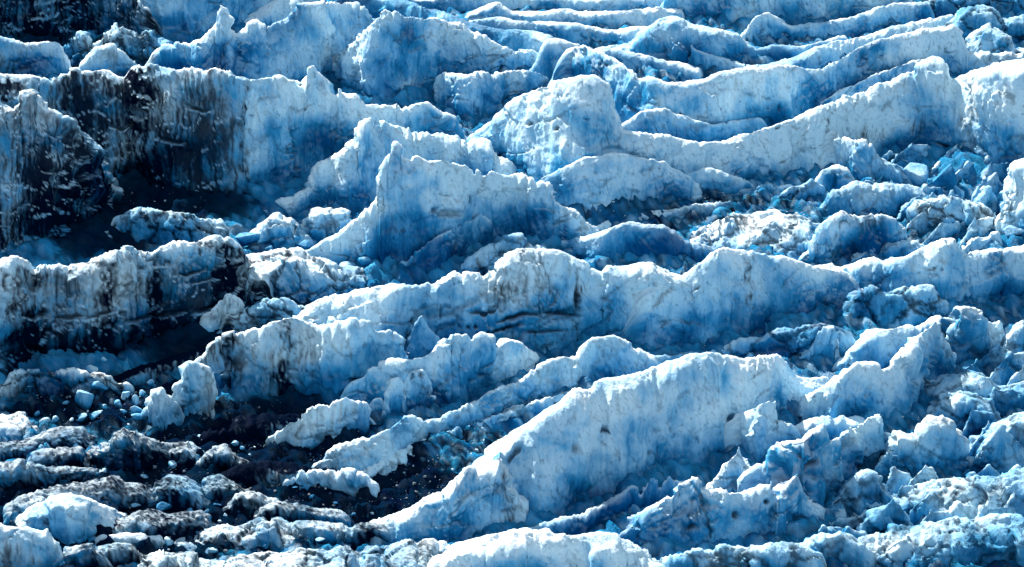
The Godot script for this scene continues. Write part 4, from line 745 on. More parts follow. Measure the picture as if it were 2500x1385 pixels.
	plan("ice_wall","pale ice wall with a black-streaked buttress at its left, below the crumbled snow bank","",[[Vector3(-72.1,3.4,56),Vector3(-72,-3.5,58.5),0.75],[Vector3(-70.3,6.1,55.2),Vector3(-70.2,-3.5,58.9),0.72],[Vector3(-66.3,11.1,54.3),Vector3(-66.2,-3.5,60.2),0.65],[Vector3(-60,13.7,56.8),Vector3(-59.9,-3.5,63.9),0.38],[Vector3(-56.2,14.6,57.2),Vector3(-56.1,-3.5,64.7),0.45],[Vector3(-54.4,15.7,56.4),Vector3(-54.3,-3.5,64.4),0.51],[Vector3(-50.8,16.8,55.4),Vector3(-50.7,-3.5,63.8),0.57],[Vector3(-47.9,16.8,55.9),Vector3(-47.8,-3.5,64.4),0.44],[Vector3(-45.1,16.1,57.2),Vector3(-45,-3.5,65.4),0.31],[Vector3(-43.2,15.5,58.2),Vector3(-43.1,-3.5,66),0.26],[Vector3(-38.4,17.4,58.9),Vector3(-38.4,-3.5,67.6),0.15],[Vector3(-35.9,18.1,59.3),Vector3(-35.9,-3.5,68.3),0.14],[Vector3(-32.8,17.6,59.4),Vector3(-32.7,-3.5,68.2),0.12],[Vector3(-29.6,14.9,59),Vector3(-29.6,-3.5,66.6),0.10],[Vector3(-27.3,14.5,58.1),Vector3(-27.3,-3.5,65.5),0.08],[Vector3(-25,13.2,57.5),Vector3(-25,-3.5,64.4),0.07],[Vector3(-24.5,11.1,58.2),Vector3(-24.5,-3.5,64.1),0.06],[Vector3(-23.7,7.6,59.4),Vector3(-23.7,-3.5,63.7),0.06]],{"capw":0.9,"pits":[[-63.5,0.28,0.5,4.8],[-34.2,0.43,3.4,0.6],[-29.3,0.51,2.4,0.6]],"flute":0.6,"crack":0.4,"jag":0.7,"fd":0.3,"stains":[[-50.5,2.5,0.9],[-63.5,1.7,0.8]]})
	plan("ice_slab","triangular ice slab leaning on the long middle ridge","",[[Vector3(-24.8,3.6,48.4),Vector3(-24.8,-3.5,50.4),0.00],[Vector3(-22.9,7.9,46),Vector3(-22.9,-3.5,49.7),0.00],[Vector3(-21.5,11,44.3),Vector3(-21.5,-3.5,49.2),0.00],[Vector3(-20.6,11.4,43.7),Vector3(-20.6,-3.5,48.9),0.00],[Vector3(-18.9,9.5,43.4),Vector3(-18.9,-3.5,47.9),0.00],[Vector3(-17.3,5.9,43.8),Vector3(-17.3,-3.5,46.8),0.00],[Vector3(-16.4,3.9,44.1),Vector3(-16.4,-3.5,46.2),0.00]],{"capw":0.6,"jag":0.3,"flute":0.25,"run":0.45})
	plan("ice_ridge","long middle ridge with black horizontal cracks and a dark notch near its crest","",[[Vector3(-50.2,5.7,31),Vector3(-50,-3.5,36.9),0.20],[Vector3(-48.2,7.8,31.5),Vector3(-48,-3.5,38.6),0.15],[Vector3(-45.4,10.3,32.5),Vector3(-45.1,-3.5,41.1),0.07],[Vector3(-40.9,12.5,34.4),Vector3(-40.6,-3.5,44.3),0.00],[Vector3(-37.9,13.5,35.2),Vector3(-37.6,-3.5,45.7),0.01],[Vector3(-32.5,15.4,36.2),Vector3(-32.3,-3.5,47.8),0.01],[Vector3(-26.7,15.8,36),Vector3(-26.5,-3.5,47.8),0.02],[Vector3(-23.4,15.2,35.5),Vector3(-23.3,-3.5,47),0.02],[Vector3(-18.7,14.9,33),Vector3(-18.6,-3.5,44.3),0.05],[Vector3(-14.4,16.3,31.8),Vector3(-14.3,-3.5,44),0.07],[Vector3(-10.4,16.9,32.2),Vector3(-10.4,-3.5,44.7),0.09],[Vector3(-6.6,18.2,32.1),Vector3(-6.6,-3.5,45.3),0.17],[Vector3(-1.9,20.6,30.6),Vector3(-1.9,-3.5,45.4),0.30],[Vector3(0.5,21.7,29.8),Vector3(0.5,-3.5,45.2),0.30],[Vector3(5.2,22,29.2),Vector3(5.2,-3.5,44.8),0.30],[Vector3(10.1,21.3,28.2),Vector3(10,-3.5,43.4),0.30],[Vector3(13.9,19.3,27.5),Vector3(13.8,-3.5,41.5),0.30],[Vector3(17.2,17.5,27),Vector3(17.1,-3.5,39.9),0.20],[Vector3(21,16.1,26.3),Vector3(20.9,-3.5,38.4),0.10],[Vector3(26.8,15.8,25.5),Vector3(26.6,-3.5,37.4),0.08],[Vector3(29.5,16.7,26.1),Vector3(29.3,-3.5,38.5),0.07],[Vector3(33.4,17.3,26.5),Vector3(33.2,-3.5,39.3),0.06],[Vector3(37.3,15.4,27),Vector3(37,-3.5,38.6),0.05]],{"capw":2.5,"pits":[[-10.0,0.52,0.5,0.6],[-8.5,0.52,0.5,0.6],[-22.7,0.67,0.7,1.1],[-6.6,0.67,4.0,0.7],[1.4,0.53,6.0,0.7],[11.9,0.54,5.0,0.6],[-1.9,0.45,6.0,0.6],[15.3,0.74,0.6,4.1],[7.6,0.38,6.0,0.5]],"flute":0.3,"crack":0.8,"bedding":1.0,"stains":[[15.3,1.3,0.9],[-0.5,4.2,0.5]]})
	plan("ice_ridge","smooth broad pale face marked by one narrow black vertical streak, right of centre","",[[Vector3(32.4,13.4,29.4),Vector3(32.2,-3.5,40.2),0.03],[Vector3(37.3,12.5,27.5),Vector3(37.1,-3.5,37.8),0.03],[Vector3(41.1,14.8,26.7),Vector3(40.8,-3.5,38.4),0.03],[Vector3(44.9,17.7,26.3),Vector3(44.5,-3.5,40),0.03],[Vector3(47.5,19.1,23.9),Vector3(47.1,-3.5,38.5),0.03],[Vector3(49.5,19.4,22),Vector3(49.1,-3.5,36.7),0.03],[Vector3(55.8,16.7,18.2),Vector3(55.3,-3.5,31.3),0.03],[Vector3(63.5,14.2,14.9),Vector3(63.1,-3.5,26.3),0.03],[Vector3(70.6,11.2,13.1),Vector3(70.2,-3.5,22.6),0.03],[Vector3(76,8.2,9.8),Vector3(75.7,-3.5,17.3),0.03],[Vector3(80.5,6.1,6.2),Vector3(80.1,-3.5,12.4),0.03],[Vector3(83,4.2,6.9),Vector3(82.7,-3.5,11.8),0.03],[Vector3(84.2,2.4,7.7),Vector3(83.9,-3.5,11.5),0.03]],{"capw":2.2,"pits":[[43.0,0.82,0.6,0.5]],"flute":0.35,"crack":0.2,"lump":1.4,"ribs":0.5,"jag":0.25,"stains":[[56.0,1.3,1.1]]})
	plan("ice_ridge","low blue ridge with a turquoise tip behind the long middle ridge","",[[Vector3(12.2,0.9,-24.6),Vector3(12.1,-3.5,-22.1),0.00],[Vector3(16,3.3,-20.8),Vector3(15.9,-3.5,-16.9),0.00],[Vector3(22.7,6.5,-18.5),Vector3(22.6,-3.5,-12.7),0.00],[Vector3(26.2,7.3,-19.2),Vector3(26.1,-3.5,-12.9),0.00],[Vector3(29.4,7.9,-19.8),Vector3(29.3,-3.5,-13.1),0.00],[Vector3(33,7.6,-19.6),Vector3(32.9,-3.5,-13.1),0.00],[Vector3(37.7,7.9,-19.8),Vector3(37.5,-3.5,-13.1),0.00],[Vector3(39.7,6.7,-19.1),Vector3(39.6,-3.5,-13.1),0.00],[Vector3(43.9,3.7,-18.4),Vector3(43.8,-3.5,-14.3),0.00],[Vector3(49.1,2,-18.8),Vector3(49,-3.5,-15.7),0.00]],{"capw":1.9,"jag":0.5,"flute":0.2,"clear":1.4})
	plan("snow_mound","sunlit lumpy snow slope beyond the smooth streaked face, right of centre","",[[Vector3(45.7,0.8,-30),Vector3(45.2,-3.5,-20.8),0.10],[Vector3(49.5,2.7,-31.6),Vector3(48.8,-3.5,-20),0.10],[Vector3(53.1,4.2,-32.7),Vector3(52.3,-3.5,-19.2),0.10],[Vector3(57.2,5.4,-33.3),Vector3(56.3,-3.5,-18.2),0.10],[Vector3(62.4,6.4,-32.9),Vector3(61.3,-3.5,-16.5),0.10],[Vector3(67.4,6.5,-31.4),Vector3(66.3,-3.5,-14.8),0.10],[Vector3(72.4,6.4,-29.5),Vector3(71.2,-3.5,-13.1),0.10],[Vector3(77.5,5,-27.6),Vector3(76.3,-3.5,-13.1),0.10]],{"capw":7.9,"bulge":0.9,"crack":0.6})
	plan("ice_block","split ice block half white and half black-streaked, in the right-hand rubble","",[[Vector3(73.3,3.2,-13),Vector3(73.2,-3.5,-10.1),0.10],[Vector3(75.1,6.5,-14.7),Vector3(75,-3.5,-10.1),0.08],[Vector3(77.6,10.1,-16.4),Vector3(77.4,-3.5,-10.1),0.05],[Vector3(81.7,11.9,-17.4),Vector3(81.5,-3.5,-10.1),0.60],[Vector3(86.9,10.9,-17.1),Vector3(86.6,-3.5,-10.3),0.60],[Vector3(90.6,11,-18.4),Vector3(90.3,-3.5,-11.6),0.50],[Vector3(94.9,9.5,-19.2),Vector3(94.7,-3.5,-13.1),0.30],[Vector3(97.5,7.6,-19.2),Vector3(97.2,-3.5,-14),0.09],[Vector3(98.5,4.6,-18),Vector3(98.3,-3.5,-14.4),0.00]],{"capw":1.3,"flute":0.8,"crack":0.8})
	plan("ice_hummock","fan-striped ice hummock in the right-hand rubble above the split block","",[[Vector3(80.7,1.7,-48.4),Vector3(80.5,-3.5,-44.9),0.20],[Vector3(82.9,4,-49.6),Vector3(82.6,-3.5,-44.9),0.20],[Vector3(85.4,5.3,-50.2),Vector3(85.1,-3.5,-44.9),0.20],[Vector3(89.3,6.7,-50.9),Vector3(88.9,-3.5,-44.9),0.20],[Vector3(94,6.2,-50.7),Vector3(93.7,-3.5,-44.9),0.20],[Vector3(99.5,5.6,-50.8),Vector3(99.1,-3.5,-45.3),0.20],[Vector3(104.4,4.9,-51),Vector3(104,-3.5,-45.8),0.20],[Vector3(108,2.9,-50.4),Vector3(107.6,-3.5,-46.3),0.20]],{"capw":2.5,"flute":1.0,"bulge":0.3,"snow":0.4,"clear":1.15,"jag":0.35,"lump":0.6})
	plan("ice_block","rounded pale ice dome at the foot of the great climbing ridge, right","",[[Vector3(80.4,1.2,-63),Vector3(80.2,-3.5,-60.3),0.05],[Vector3(81.4,3.7,-64.2),Vector3(81.2,-3.5,-60.3),0.05],[Vector3(82.6,4.8,-64.6),Vector3(82.4,-3.5,-60.2),0.05],[Vector3(85.3,6,-65),Vector3(85.1,-3.5,-59.9),0.05],[Vector3(88,5.4,-64.5),Vector3(87.7,-3.5,-59.7),0.05],[Vector3(89.7,4.4,-63.9),Vector3(89.5,-3.5,-59.6),0.05],[Vector3(91.1,2,-62.5),Vector3(90.8,-3.5,-59.5),0.05]],{"capw":1.9,"bulge":0.38})
	plan("ice_fin","slanting ice spur running down from the great climbing ridge to the right","",[[Vector3(86.9,9.7,-81),Vector3(86.6,-3.5,-73.4),0.06],[Vector3(89.2,9.8,-77.5),Vector3(88.8,-3.5,-69.9),0.06],[Vector3(92.7,9.4,-73.5),Vector3(92.3,-3.5,-66.1),0.06],[Vector3(96.2,8.2,-70.2),Vector3(95.8,-3.5,-63.6),0.06],[Vector3(98.3,6,-68.9),Vector3(98,-3.5,-63.5),0.06],[Vector3(101.6,4.1,-68.4),Vector3(101.3,-3.5,-64.2),0.06],[Vector3(103.9,2.1,-67.6),Vector3(103.7,-3.5,-64.7),0.06]],{"capw":1.6,"bulge":0.3,"run":0.45})
	plan("ice_block","tall sunlit white ice block standing at the right edge of the view","",[[Vector3(122.2,2.7,-31.7),Vector3(121.5,-3.5,-26.1),0.00],[Vector3(123.6,8.2,-33.4),Vector3(122.9,-3.5,-25),0.00],[Vector3(125.1,12.2,-34.4),Vector3(124.3,-3.5,-24),0.00],[Vector3(126.5,14.9,-34.7),Vector3(125.6,-3.5,-22.9),0.00],[Vector3(126.1,16.9,-36),Vector3(125.3,-3.5,-23.2),0.00],[Vector3(127.3,18.1,-35.7),Vector3(126.5,-3.5,-22.3),0.00],[Vector3(129.3,19,-34.7),Vector3(128.4,-3.5,-20.8),0.00],[Vector3(135.7,17.9,-35.5),Vector3(134.8,-3.5,-22.1),0.00],[Vector3(142.1,14.3,-34.9),Vector3(141.2,-3.5,-23.4),0.00]],{"capw":4.1,"lump":1.4,"jag":0.5})
	plan("ice_hummock","tangle of blue cracked ice pieces filling the hollow at the right","",[[Vector3(102.2,4.7,-39),Vector3(101.8,-3.5,-34),0.25],[Vector3(105.7,7.2,-38.5),Vector3(105.2,-3.5,-32.2),0.25],[Vector3(110.5,9,-36.9),Vector3(110.1,-3.5,-29.7),0.25],[Vector3(114.6,8.4,-35.6),Vector3(114.1,-3.5,-28.7),0.25],[Vector3(118.7,6.5,-34.6),Vector3(118.3,-3.5,-28.7),0.25],[Vector3(122.9,4.7,-33.7),Vector3(122.4,-3.5,-28.7),0.25]],{"capw":2.5,"bulge":1.05,"crack":1.0,"snow":0.4,"clear":1.15,"jag":0.35,"lump":0.6,"flute":0.5})
	plan("ice_block","rounded oblong ice boulder lying behind the white rim at the right","",[[Vector3(113.1,1.3,-20.9),Vector3(112.8,-3.5,-18.2),0.00],[Vector3(114.8,3,-21.7),Vector3(114.5,-3.5,-18.2),0.00],[Vector3(118.1,3.9,-22.2),Vector3(117.7,-3.5,-18.2),0.00],[Vector3(121.7,4.4,-22.4),Vector3(121.3,-3.5,-18.2),0.00],[Vector3(123,3.4,-21.9),Vector3(122.7,-3.5,-18.2),0.00],[Vector3(123.4,1.6,-21),Vector3(123.1,-3.5,-18.2),0.00]],{"capw":1.9,"bulge":0.3})
	plan("snow_mound","white wrinkled snow hump at the near side of the right-hand rubble","",[[Vector3(82.3,0.8,-12.6),Vector3(82,-3.5,-9.3),0.00],[Vector3(84.8,2.4,-13.4),Vector3(84.5,-3.5,-9.3),0.00],[Vector3(89.4,4.3,-14.4),Vector3(89.1,-3.5,-9.3),0.00],[Vector3(94.6,4.8,-14.6),Vector3(94.2,-3.5,-9.3),0.00],[Vector3(99.7,5.2,-14.9),Vector3(99.3,-3.5,-9.3),0.00],[Vector3(102.8,4,-14.2),Vector3(102.4,-3.5,-9.3),0.00]],{"capw":2.8,"flute":0.4,"bulge":0.38})
	plan("ice_ridge","white-rimmed ridge with a steep blue face reaching the right edge, halfway down","",[[Vector3(71.3,3.8,-4.4),Vector3(71.1,-3.5,-0.6),0.05],[Vector3(76,4,-2),Vector3(75.8,-3.5,1.8),0.05],[Vector3(81.6,5.3,0.2),Vector3(81.4,-3.5,4.7),0.05],[Vector3(87.6,8.4,3.7),Vector3(87.4,-3.5,9.8),0.05],[Vector3(94.1,10.9,7.5),Vector3(93.7,-3.5,14.9),0.05],[Vector3(98.9,13.6,7.3),Vector3(98.5,-3.5,16),0.05],[Vector3(102.8,15.2,7.3),Vector3(102.4,-3.5,16.9),0.05],[Vector3(105.2,15.4,7.8),Vector3(104.8,-3.5,17.4),0.05],[Vector3(107.6,13.1,8.6),Vector3(107.3,-3.5,17.1),0.05],[Vector3(109.7,12,8.8),Vector3(109.4,-3.5,16.8),0.05],[Vector3(113.7,12.1,8.3),Vector3(113.3,-3.5,16.2),0.05],[Vector3(119.1,12.4,6.7),Vector3(118.6,-3.5,14.9),0.05],[Vector3(123.2,12.4,5.7),Vector3(122.7,-3.5,13.9),0.05],[Vector3(133,13.4,5.2),Vector3(132.6,-3.5,13.9),0.05]],{"capw":1.9,"flute":0.4,"crack":0.6,"jag":0.35})
	plan("ice_hummock","crinkled pale ice hump with dark folds in front of the white-rimmed ridge","",[[Vector3(80.3,3.9,18.8),Vector3(80,-3.5,23.2),0.15],[Vector3(82.2,6.5,17.5),Vector3(81.9,-3.5,23.2),0.15],[Vector3(86.1,6.9,17.3),Vector3(85.8,-3.5,23.2),0.15],[Vector3(89.5,5.9,17.8),Vector3(89.2,-3.5,23.2),0.15],[Vector3(93.1,6.3,17.2),Vector3(92.8,-3.5,22.8),0.15],[Vector3(97.1,7.1,16.1),Vector3(96.7,-3.5,22.2),0.15],[Vector3(100.2,6.3,16),Vector3(99.8,-3.5,21.7),0.15],[Vector3(102.2,4.5,16.7),Vector3(101.8,-3.5,21.4),0.15],[Vector3(104.9,2.1,17.4),Vector3(104.6,-3.5,20.9),0.15]],{"capw":2.5,"bulge":0.83,"crack":0.8,"flute":0.5,"snow":0.4,"clear":1.15,"jag":0.35,"lump":0.6})
	plan("ice_hummock","low shaded ribs of blue ice at the base of the smooth streaked face","",[[Vector3(42.6,0.8,40.7),Vector3(42.4,-3.5,43.5),0.10],[Vector3(48.3,1.5,40.4),Vector3(48.1,-3.5,43.5),0.10],[Vector3(54.9,4,39.1),Vector3(54.7,-3.5,43.5),0.10],[Vector3(59.6,5.2,38.5),Vector3(59.4,-3.5,43.5),0.10],[Vector3(65.3,5.8,38.2),Vector3(65.1,-3.5,43.5),0.10],[Vector3(71,6.7,37.7),Vector3(70.7,-3.5,43.5),0.10],[Vector3(75.7,6.3,37.9),Vector3(75.5,-3.5,43.5),0.10]],{"capw":2.5,"bulge":0.6,"crack":0.7,"flute":0.6,"snow":0.4,"clear":1.15,"jag":0.35,"lump":0.6})
	plan("ice_block","rounded fluted ice block between the blue ribs and the pointed peak, right","",[[Vector3(68.5,2.1,41.2),Vector3(68.4,-3.5,43.5),0.10],[Vector3(69.9,5,39.8),Vector3(69.8,-3.5,43.5),0.10],[Vector3(72.3,6.7,38.9),Vector3(72.2,-3.5,43.5),0.10],[Vector3(74.7,6.3,39.1),Vector3(74.5,-3.5,43.5),0.10],[Vector3(75.2,4.2,40.2),Vector3(75.1,-3.5,43.5),0.10],[Vector3(74.7,2.1,41.2),Vector3(74.5,-3.5,43.5),0.10]],{"capw":1.3,"flute":0.8})
	plan("ice_fin","row of sharp ice teeth along the trench below the long middle ridge","",[[Vector3(-34.7,7.6,66.7),Vector3(-34.7,-3.5,70.8),0.03],[Vector3(-30.8,10.1,66.6),Vector3(-30.7,-3.5,71.9),0.03],[Vector3(-27,11.5,67),Vector3(-27,-3.5,72.9),0.03],[Vector3(-22.5,11.5,67),Vector3(-22.4,-3.5,72.9),0.03],[Vector3(-18.8,11.7,65.1),Vector3(-18.8,-3.5,71.1),0.03],[Vector3(-16.1,13.6,63),Vector3(-16.1,-3.5,69.8),0.03],[Vector3(-14.8,14,62),Vector3(-14.7,-3.5,69),0.03],[Vector3(-13.9,13,61.8),Vector3(-13.8,-3.5,68.4),0.03],[Vector3(-13.3,14.7,60.7),Vector3(-13.3,-3.5,68),0.03],[Vector3(-12.5,14.7,60.2),Vector3(-12.5,-3.5,67.5),0.03],[Vector3(-11.2,13.7,59.8),Vector3(-11.1,-3.5,66.6),0.03],[Vector3(-9.7,14,58.7),Vector3(-9.7,-3.5,65.7),0.03],[Vector3(-9.2,12.8,58.9),Vector3(-9.1,-3.5,65.4),0.03],[Vector3(-7,13.2,56.4),Vector3(-7,-3.5,63),0.03],[Vector3(-5.8,11,55.9),Vector3(-5.8,-3.5,61.6),0.03],[Vector3(-5.2,11.7,54.9),Vector3(-5.2,-3.5,60.9),0.03],[Vector3(-4.6,9.3,55.3),Vector3(-4.6,-3.5,60.2),0.03],[Vector3(-3.3,8.4,54.2),Vector3(-3.3,-3.5,58.7),0.03],[Vector3(-1.4,8.8,51.7),Vector3(-1.4,-3.5,56.4),0.03],[Vector3(0.5,7.5,49.9),Vector3(0.5,-3.5,54),0.03],[Vector3(2.3,5.3,48.4),Vector3(2.3,-3.5,51.5),0.03],[Vector3(5.2,3,45.8),Vector3(5.2,-3.5,47.8),0.03],[Vector3(7.7,1.4,44.3),Vector3(7.7,-3.5,45.7),0.03]],{"capw":0.8,"flute":0.5,"crack":0.25,"jag":0.5,"run":0.45})
	plan("ice_slab","small upright ice slab, leftmost of three at the foot of the sharp teeth","",[[Vector3(-31.6,1.4,71.6),Vector3(-31.6,-3.5,72.5),0.00],[Vector3(-31.2,2.7,71.2),Vector3(-31.2,-3.5,72.5),0.00],[Vector3(-30.6,3.9,71),Vector3(-30.6,-3.5,72.6),0.00],[Vector3(-29,4.1,71),Vector3(-29,-3.5,72.7),0.00],[Vector3(-28.1,2.6,71.6),Vector3(-28.1,-3.5,72.8),0.00],[Vector3(-27.5,0.8,72.6),Vector3(-27.5,-3.5,73.3),0.00]],{"capw":0.5,"jag":0.2,"flute":0.2,"run":0.45})
	plan("ice_slab","narrow upright ice slab, middle of three at the foot of the sharp teeth","",[[Vector3(-27.5,1.7,72.3),Vector3(-27.5,-3.5,73.3),0.00],[Vector3(-27.2,5.7,71.1),Vector3(-27.2,-3.5,73.2),0.00],[Vector3(-26.7,8.2,70.3),Vector3(-26.7,-3.5,73.2),0.00],[Vector3(-25,8.6,70),Vector3(-25.1,-3.5,73),0.00],[Vector3(-23.9,7,70.4),Vector3(-23.9,-3.5,72.9),0.00],[Vector3(-23.2,1.1,72.1),Vector3(-23.2,-3.5,72.9),0.00]],{"capw":0.5,"jag":0.2,"flute":0.2,"run":0.45})
	plan("ice_slab","wide ice slab with round holes, rightmost of three below the sharp teeth","",[[Vector3(-24.1,4.9,70.6),Vector3(-24.1,-3.5,72.9),0.00],[Vector3(-23.7,7.2,69.7),Vector3(-23.7,-3.5,72.8),0.00],[Vector3(-22,9.7,68.7),Vector3(-22,-3.5,72.7),0.00],[Vector3(-19.7,9.9,68.5),Vector3(-19.7,-3.5,72.5),0.00],[Vector3(-18.3,7.4,69),Vector3(-18.3,-3.5,72.2),0.00],[Vector3(-17,3.3,70),Vector3(-16.9,-3.5,71.7),0.00],[Vector3(-15.9,0.8,70.5),Vector3(-15.9,-3.5,71.3),0.00]],{"capw":0.6,"pits":[[-22.0,0.94,0.5,0.6],[-20.2,0.95,0.5,0.6]],"jag":0.3,"flute":0.25,"run":0.45})
	plan("ice_fin","fluted jagged ice fin rising from the black debris, lower centre left","",[[Vector3(-53.1,0.8,82.7),Vector3(-53,-3.5,83.8),0.15],[Vector3(-50.7,3,83.7),Vector3(-50.6,-3.5,85.9),0.15],[Vector3(-48.2,4.8,84.3),Vector3(-48.1,-3.5,87.4),0.15],[Vector3(-43.7,7.4,82.3),Vector3(-43.6,-3.5,86.7),0.15],[Vector3(-39.7,7.7,80.8),Vector3(-39.6,-3.5,85.3),0.15],[Vector3(-37.4,8.3,80.1),Vector3(-37.3,-3.5,85),0.15],[Vector3(-36.3,8.7,79.8),Vector3(-36.3,-3.5,84.8),0.15],[Vector3(-34.3,6.4,78.2),Vector3(-34.3,-3.5,82.1),0.15],[Vector3(-32.7,5.1,75.6),Vector3(-32.7,-3.5,78.8),0.15],[Vector3(-31.7,1.7,75.3),Vector3(-31.7,-3.5,76.9),0.15]],{"capw":0.8,"flute":1.0,"jag":0.8,"fd":0.5,"run":0.45})
	plan("ice_ridge","long low ice ridge slanting up to a fluted white dome, lower centre","",[[Vector3(-41.9,1,96.3),Vector3(-41.9,-3.5,98.1),0.30],[Vector3(-39.3,4,96),Vector3(-39.1,-3.5,99.9),0.25],[Vector3(-36.6,5.7,96.7),Vector3(-36.4,-3.5,101.8),0.21],[Vector3(-31.3,6.3,94.9),Vector3(-31.2,-3.5,100.4),0.11],[Vector3(-26.2,6.2,89.9),Vector3(-26.1,-3.5,95.3),0.10],[Vector3(-23.7,6.8,86),Vector3(-23.6,-3.5,91.9),0.10],[Vector3(-22,6.3,84),Vector3(-21.9,-3.5,89.6),0.10],[Vector3(-20.3,4.1,82.8),Vector3(-20.2,-3.5,86.8),0.10],[Vector3(-18.5,3.2,79.9),Vector3(-18.5,-3.5,83.3),0.10],[Vector3(-12.3,3.8,76.1),Vector3(-12.3,-3.5,79.9),0.10],[Vector3(-6,4.7,70.6),Vector3(-6,-3.5,75),0.10],[Vector3(0.5,4.2,63.6),Vector3(0.5,-3.5,67.7),0.16],[Vector3(6,5.9,58.4),Vector3(6,-3.5,63.7),0.23],[Vector3(10.7,6.4,55.2),Vector3(10.7,-3.5,60.8),0.19],[Vector3(14.5,5.6,53.4),Vector3(14.4,-3.5,58.5),0.12],[Vector3(16,7.6,51.2),Vector3(15.9,-3.5,57.7),0.10],[Vector3(18.3,8.8,49.2),Vector3(18.2,-3.5,56.6),0.09],[Vector3(23,8.7,48.4),Vector3(22.9,-3.5,55.7),0.08],[Vector3(24.9,8,48.6),Vector3(24.8,-3.5,55.3),0.07],[Vector3(28.7,6.1,49.2),Vector3(28.6,-3.5,54.7),0.06],[Vector3(31.2,4.4,50),Vector3(31.1,-3.5,54.3),0.05]],{"capw":1.3,"flute":0.4,"crack":0.4,"bulge":0.22,"fd":0.12})
	plan("ice_ridge","low blue ice bank on the near side of the black debris, lower centre left","",[[Vector3(-47.4,1.8,105.1),Vector3(-47.3,-3.5,107.3),0.25],[Vector3(-43.9,3.4,104.5),Vector3(-43.8,-3.5,107.7),0.25],[Vector3(-39.6,3.9,104.7),Vector3(-39.5,-3.5,108.1),0.25],[Vector3(-36.2,3.9,104.5),Vector3(-36.1,-3.5,107.9),0.25],[Vector3(-32.7,3,104.7),Vector3(-32.7,-3.5,107.6),0.25],[Vector3(-30.2,1.6,105.2),Vector3(-30.1,-3.5,107.3),0.25]],{"capw":1.3,"flute":0.8,"bulge":0.3,"fd":0.6})
	plan("ice_ridge","huge smooth blue-white ice wave with a blazing white crest, front and right of centre","",[[Vector3(-6,7.3,104.7),Vector3(-6,-3.5,114.5),0.03],[Vector3(-4.8,9.1,104.2),Vector3(-4.8,-3.5,115.3),0.03],[Vector3(-2.1,11.5,104.3),Vector3(-2.1,-3.5,117.2),0.03],[Vector3(0.4,13.2,104.7),Vector3(0.4,-3.5,118.9),0.03],[Vector3(4.7,16,104.3),Vector3(4.6,-3.5,120.6),0.03],[Vector3(9.1,18,102.5),Vector3(8.9,-3.5,120.3),0.03],[Vector3(10.4,18.6,101.9),Vector3(10.2,-3.5,120.2),0.03],[Vector3(12.1,20,99.9),Vector3(11.9,-3.5,119.2),0.03],[Vector3(13.9,20,97.9),Vector3(13.7,-3.5,117.1),0.03],[Vector3(16.1,18.6,96.4),Vector3(15.9,-3.5,114.7),0.03],[Vector3(17.5,19.3,94.4),Vector3(17.2,-3.5,113.2),0.03],[Vector3(19.3,19.5,92.8),Vector3(19,-3.5,111.8),0.03],[Vector3(22.4,19.1,90.9),Vector3(22,-3.5,109.6),0.03],[Vector3(26.9,18.7,88),Vector3(26.5,-3.5,106.4),0.03],[Vector3(31.6,18.1,82.9),Vector3(31.2,-3.5,100.9),0.03],[Vector3(35.3,18.5,81.2),Vector3(34.8,-3.5,99.5),0.03],[Vector3(38.5,19,79.6),Vector3(37.9,-3.5,98.2),0.03],[Vector3(42.2,18.5,77.9),Vector3(41.6,-3.5,96.2),0.03],[Vector3(47,16.5,74.6),Vector3(46.3,-3.5,91.5),0.03],[Vector3(50.9,14.6,72.3),Vector3(50.2,-3.5,87.8),0.03],[Vector3(54.3,13.8,69.6),Vector3(53.6,-3.5,84.4),0.03],[Vector3(58.5,11.2,64.2),Vector3(57.8,-3.5,77.2),0.03],[Vector3(61.1,8.7,61.7),Vector3(60.5,-3.5,72.8),0.03],[Vector3(62.6,6.5,60.6),Vector3(62.1,-3.5,70.1),0.03],[Vector3(64.6,4,59.8),Vector3(64.1,-3.5,67.5),0.03],[Vector3(66.7,3.1,58.5),Vector3(66.1,-3.5,65.4),0.03],[Vector3(71.3,1.5,54.8),Vector3(70.8,-3.5,60.6),0.03]],{"capw":5.0,"pits":[[13.6,0.66,1.0,1.2],[19.5,0.68,1.4,0.6],[48.3,0.48,1.2,1.9],[-0.0,0.90,2.2,1.1],[-2.1,0.72,1.4,0.7]],"crack":0.2,"ribs":0.35,"jag":0.2,"lump":1.3,"flute":0.35,"stains":[[44.0,0.7,0.6]]})
	plan("ice_ridge","white crested ice bank with a spiky top, left foot of the huge ice wave","",[[Vector3(-31.8,0.8,124.9),Vector3(-31.6,-3.5,128.8),0.10],[Vector3(-25.4,3.2,123.6),Vector3(-25.2,-3.5,129),0.09],[Vector3(-19.1,5.6,122.4),Vector3(-19,-3.5,129.3),0.09],[Vector3(-14,8.7,121.9),Vector3(-13.9,-3.5,130.5),0.08],[Vector3(-10.6,11.1,120),Vector3(-10.5,-3.5,130.1),0.11],[Vector3(-8.9,11.8,118.7),Vector3(-8.8,-3.5,129.2),0.14],[Vector3(-8.1,11.5,118.5),Vector3(-8,-3.5,128.8),0.15],[Vector3(-7.2,10.4,118.7),Vector3(-7.2,-3.5,128.3),0.16],[Vector3(-5.1,11.4,117),Vector3(-5.1,-3.5,127.3),0.20],[Vector3(-3.8,11.5,116.3),Vector3(-3.8,-3.5,126.6),0.22],[Vector3(-2.6,13.4,114.4),Vector3(-2.6,-3.5,125.9),0.24],[Vector3(-1.7,11.9,114.9),Vector3(-1.7,-3.5,125.4),0.25],[Vector3(-0.4,8.6,116.2),Vector3(-0.4,-3.5,124.8),0.22],[Vector3(0.4,5.5,117.6),Vector3(0.4,-3.5,124.3),0.20]],{"capw":4.1,"flute":0.3,"crack":0.5,"jag":0.5,"bulge":0.15,"stains":[[-0.8,1.1,0.7]]})
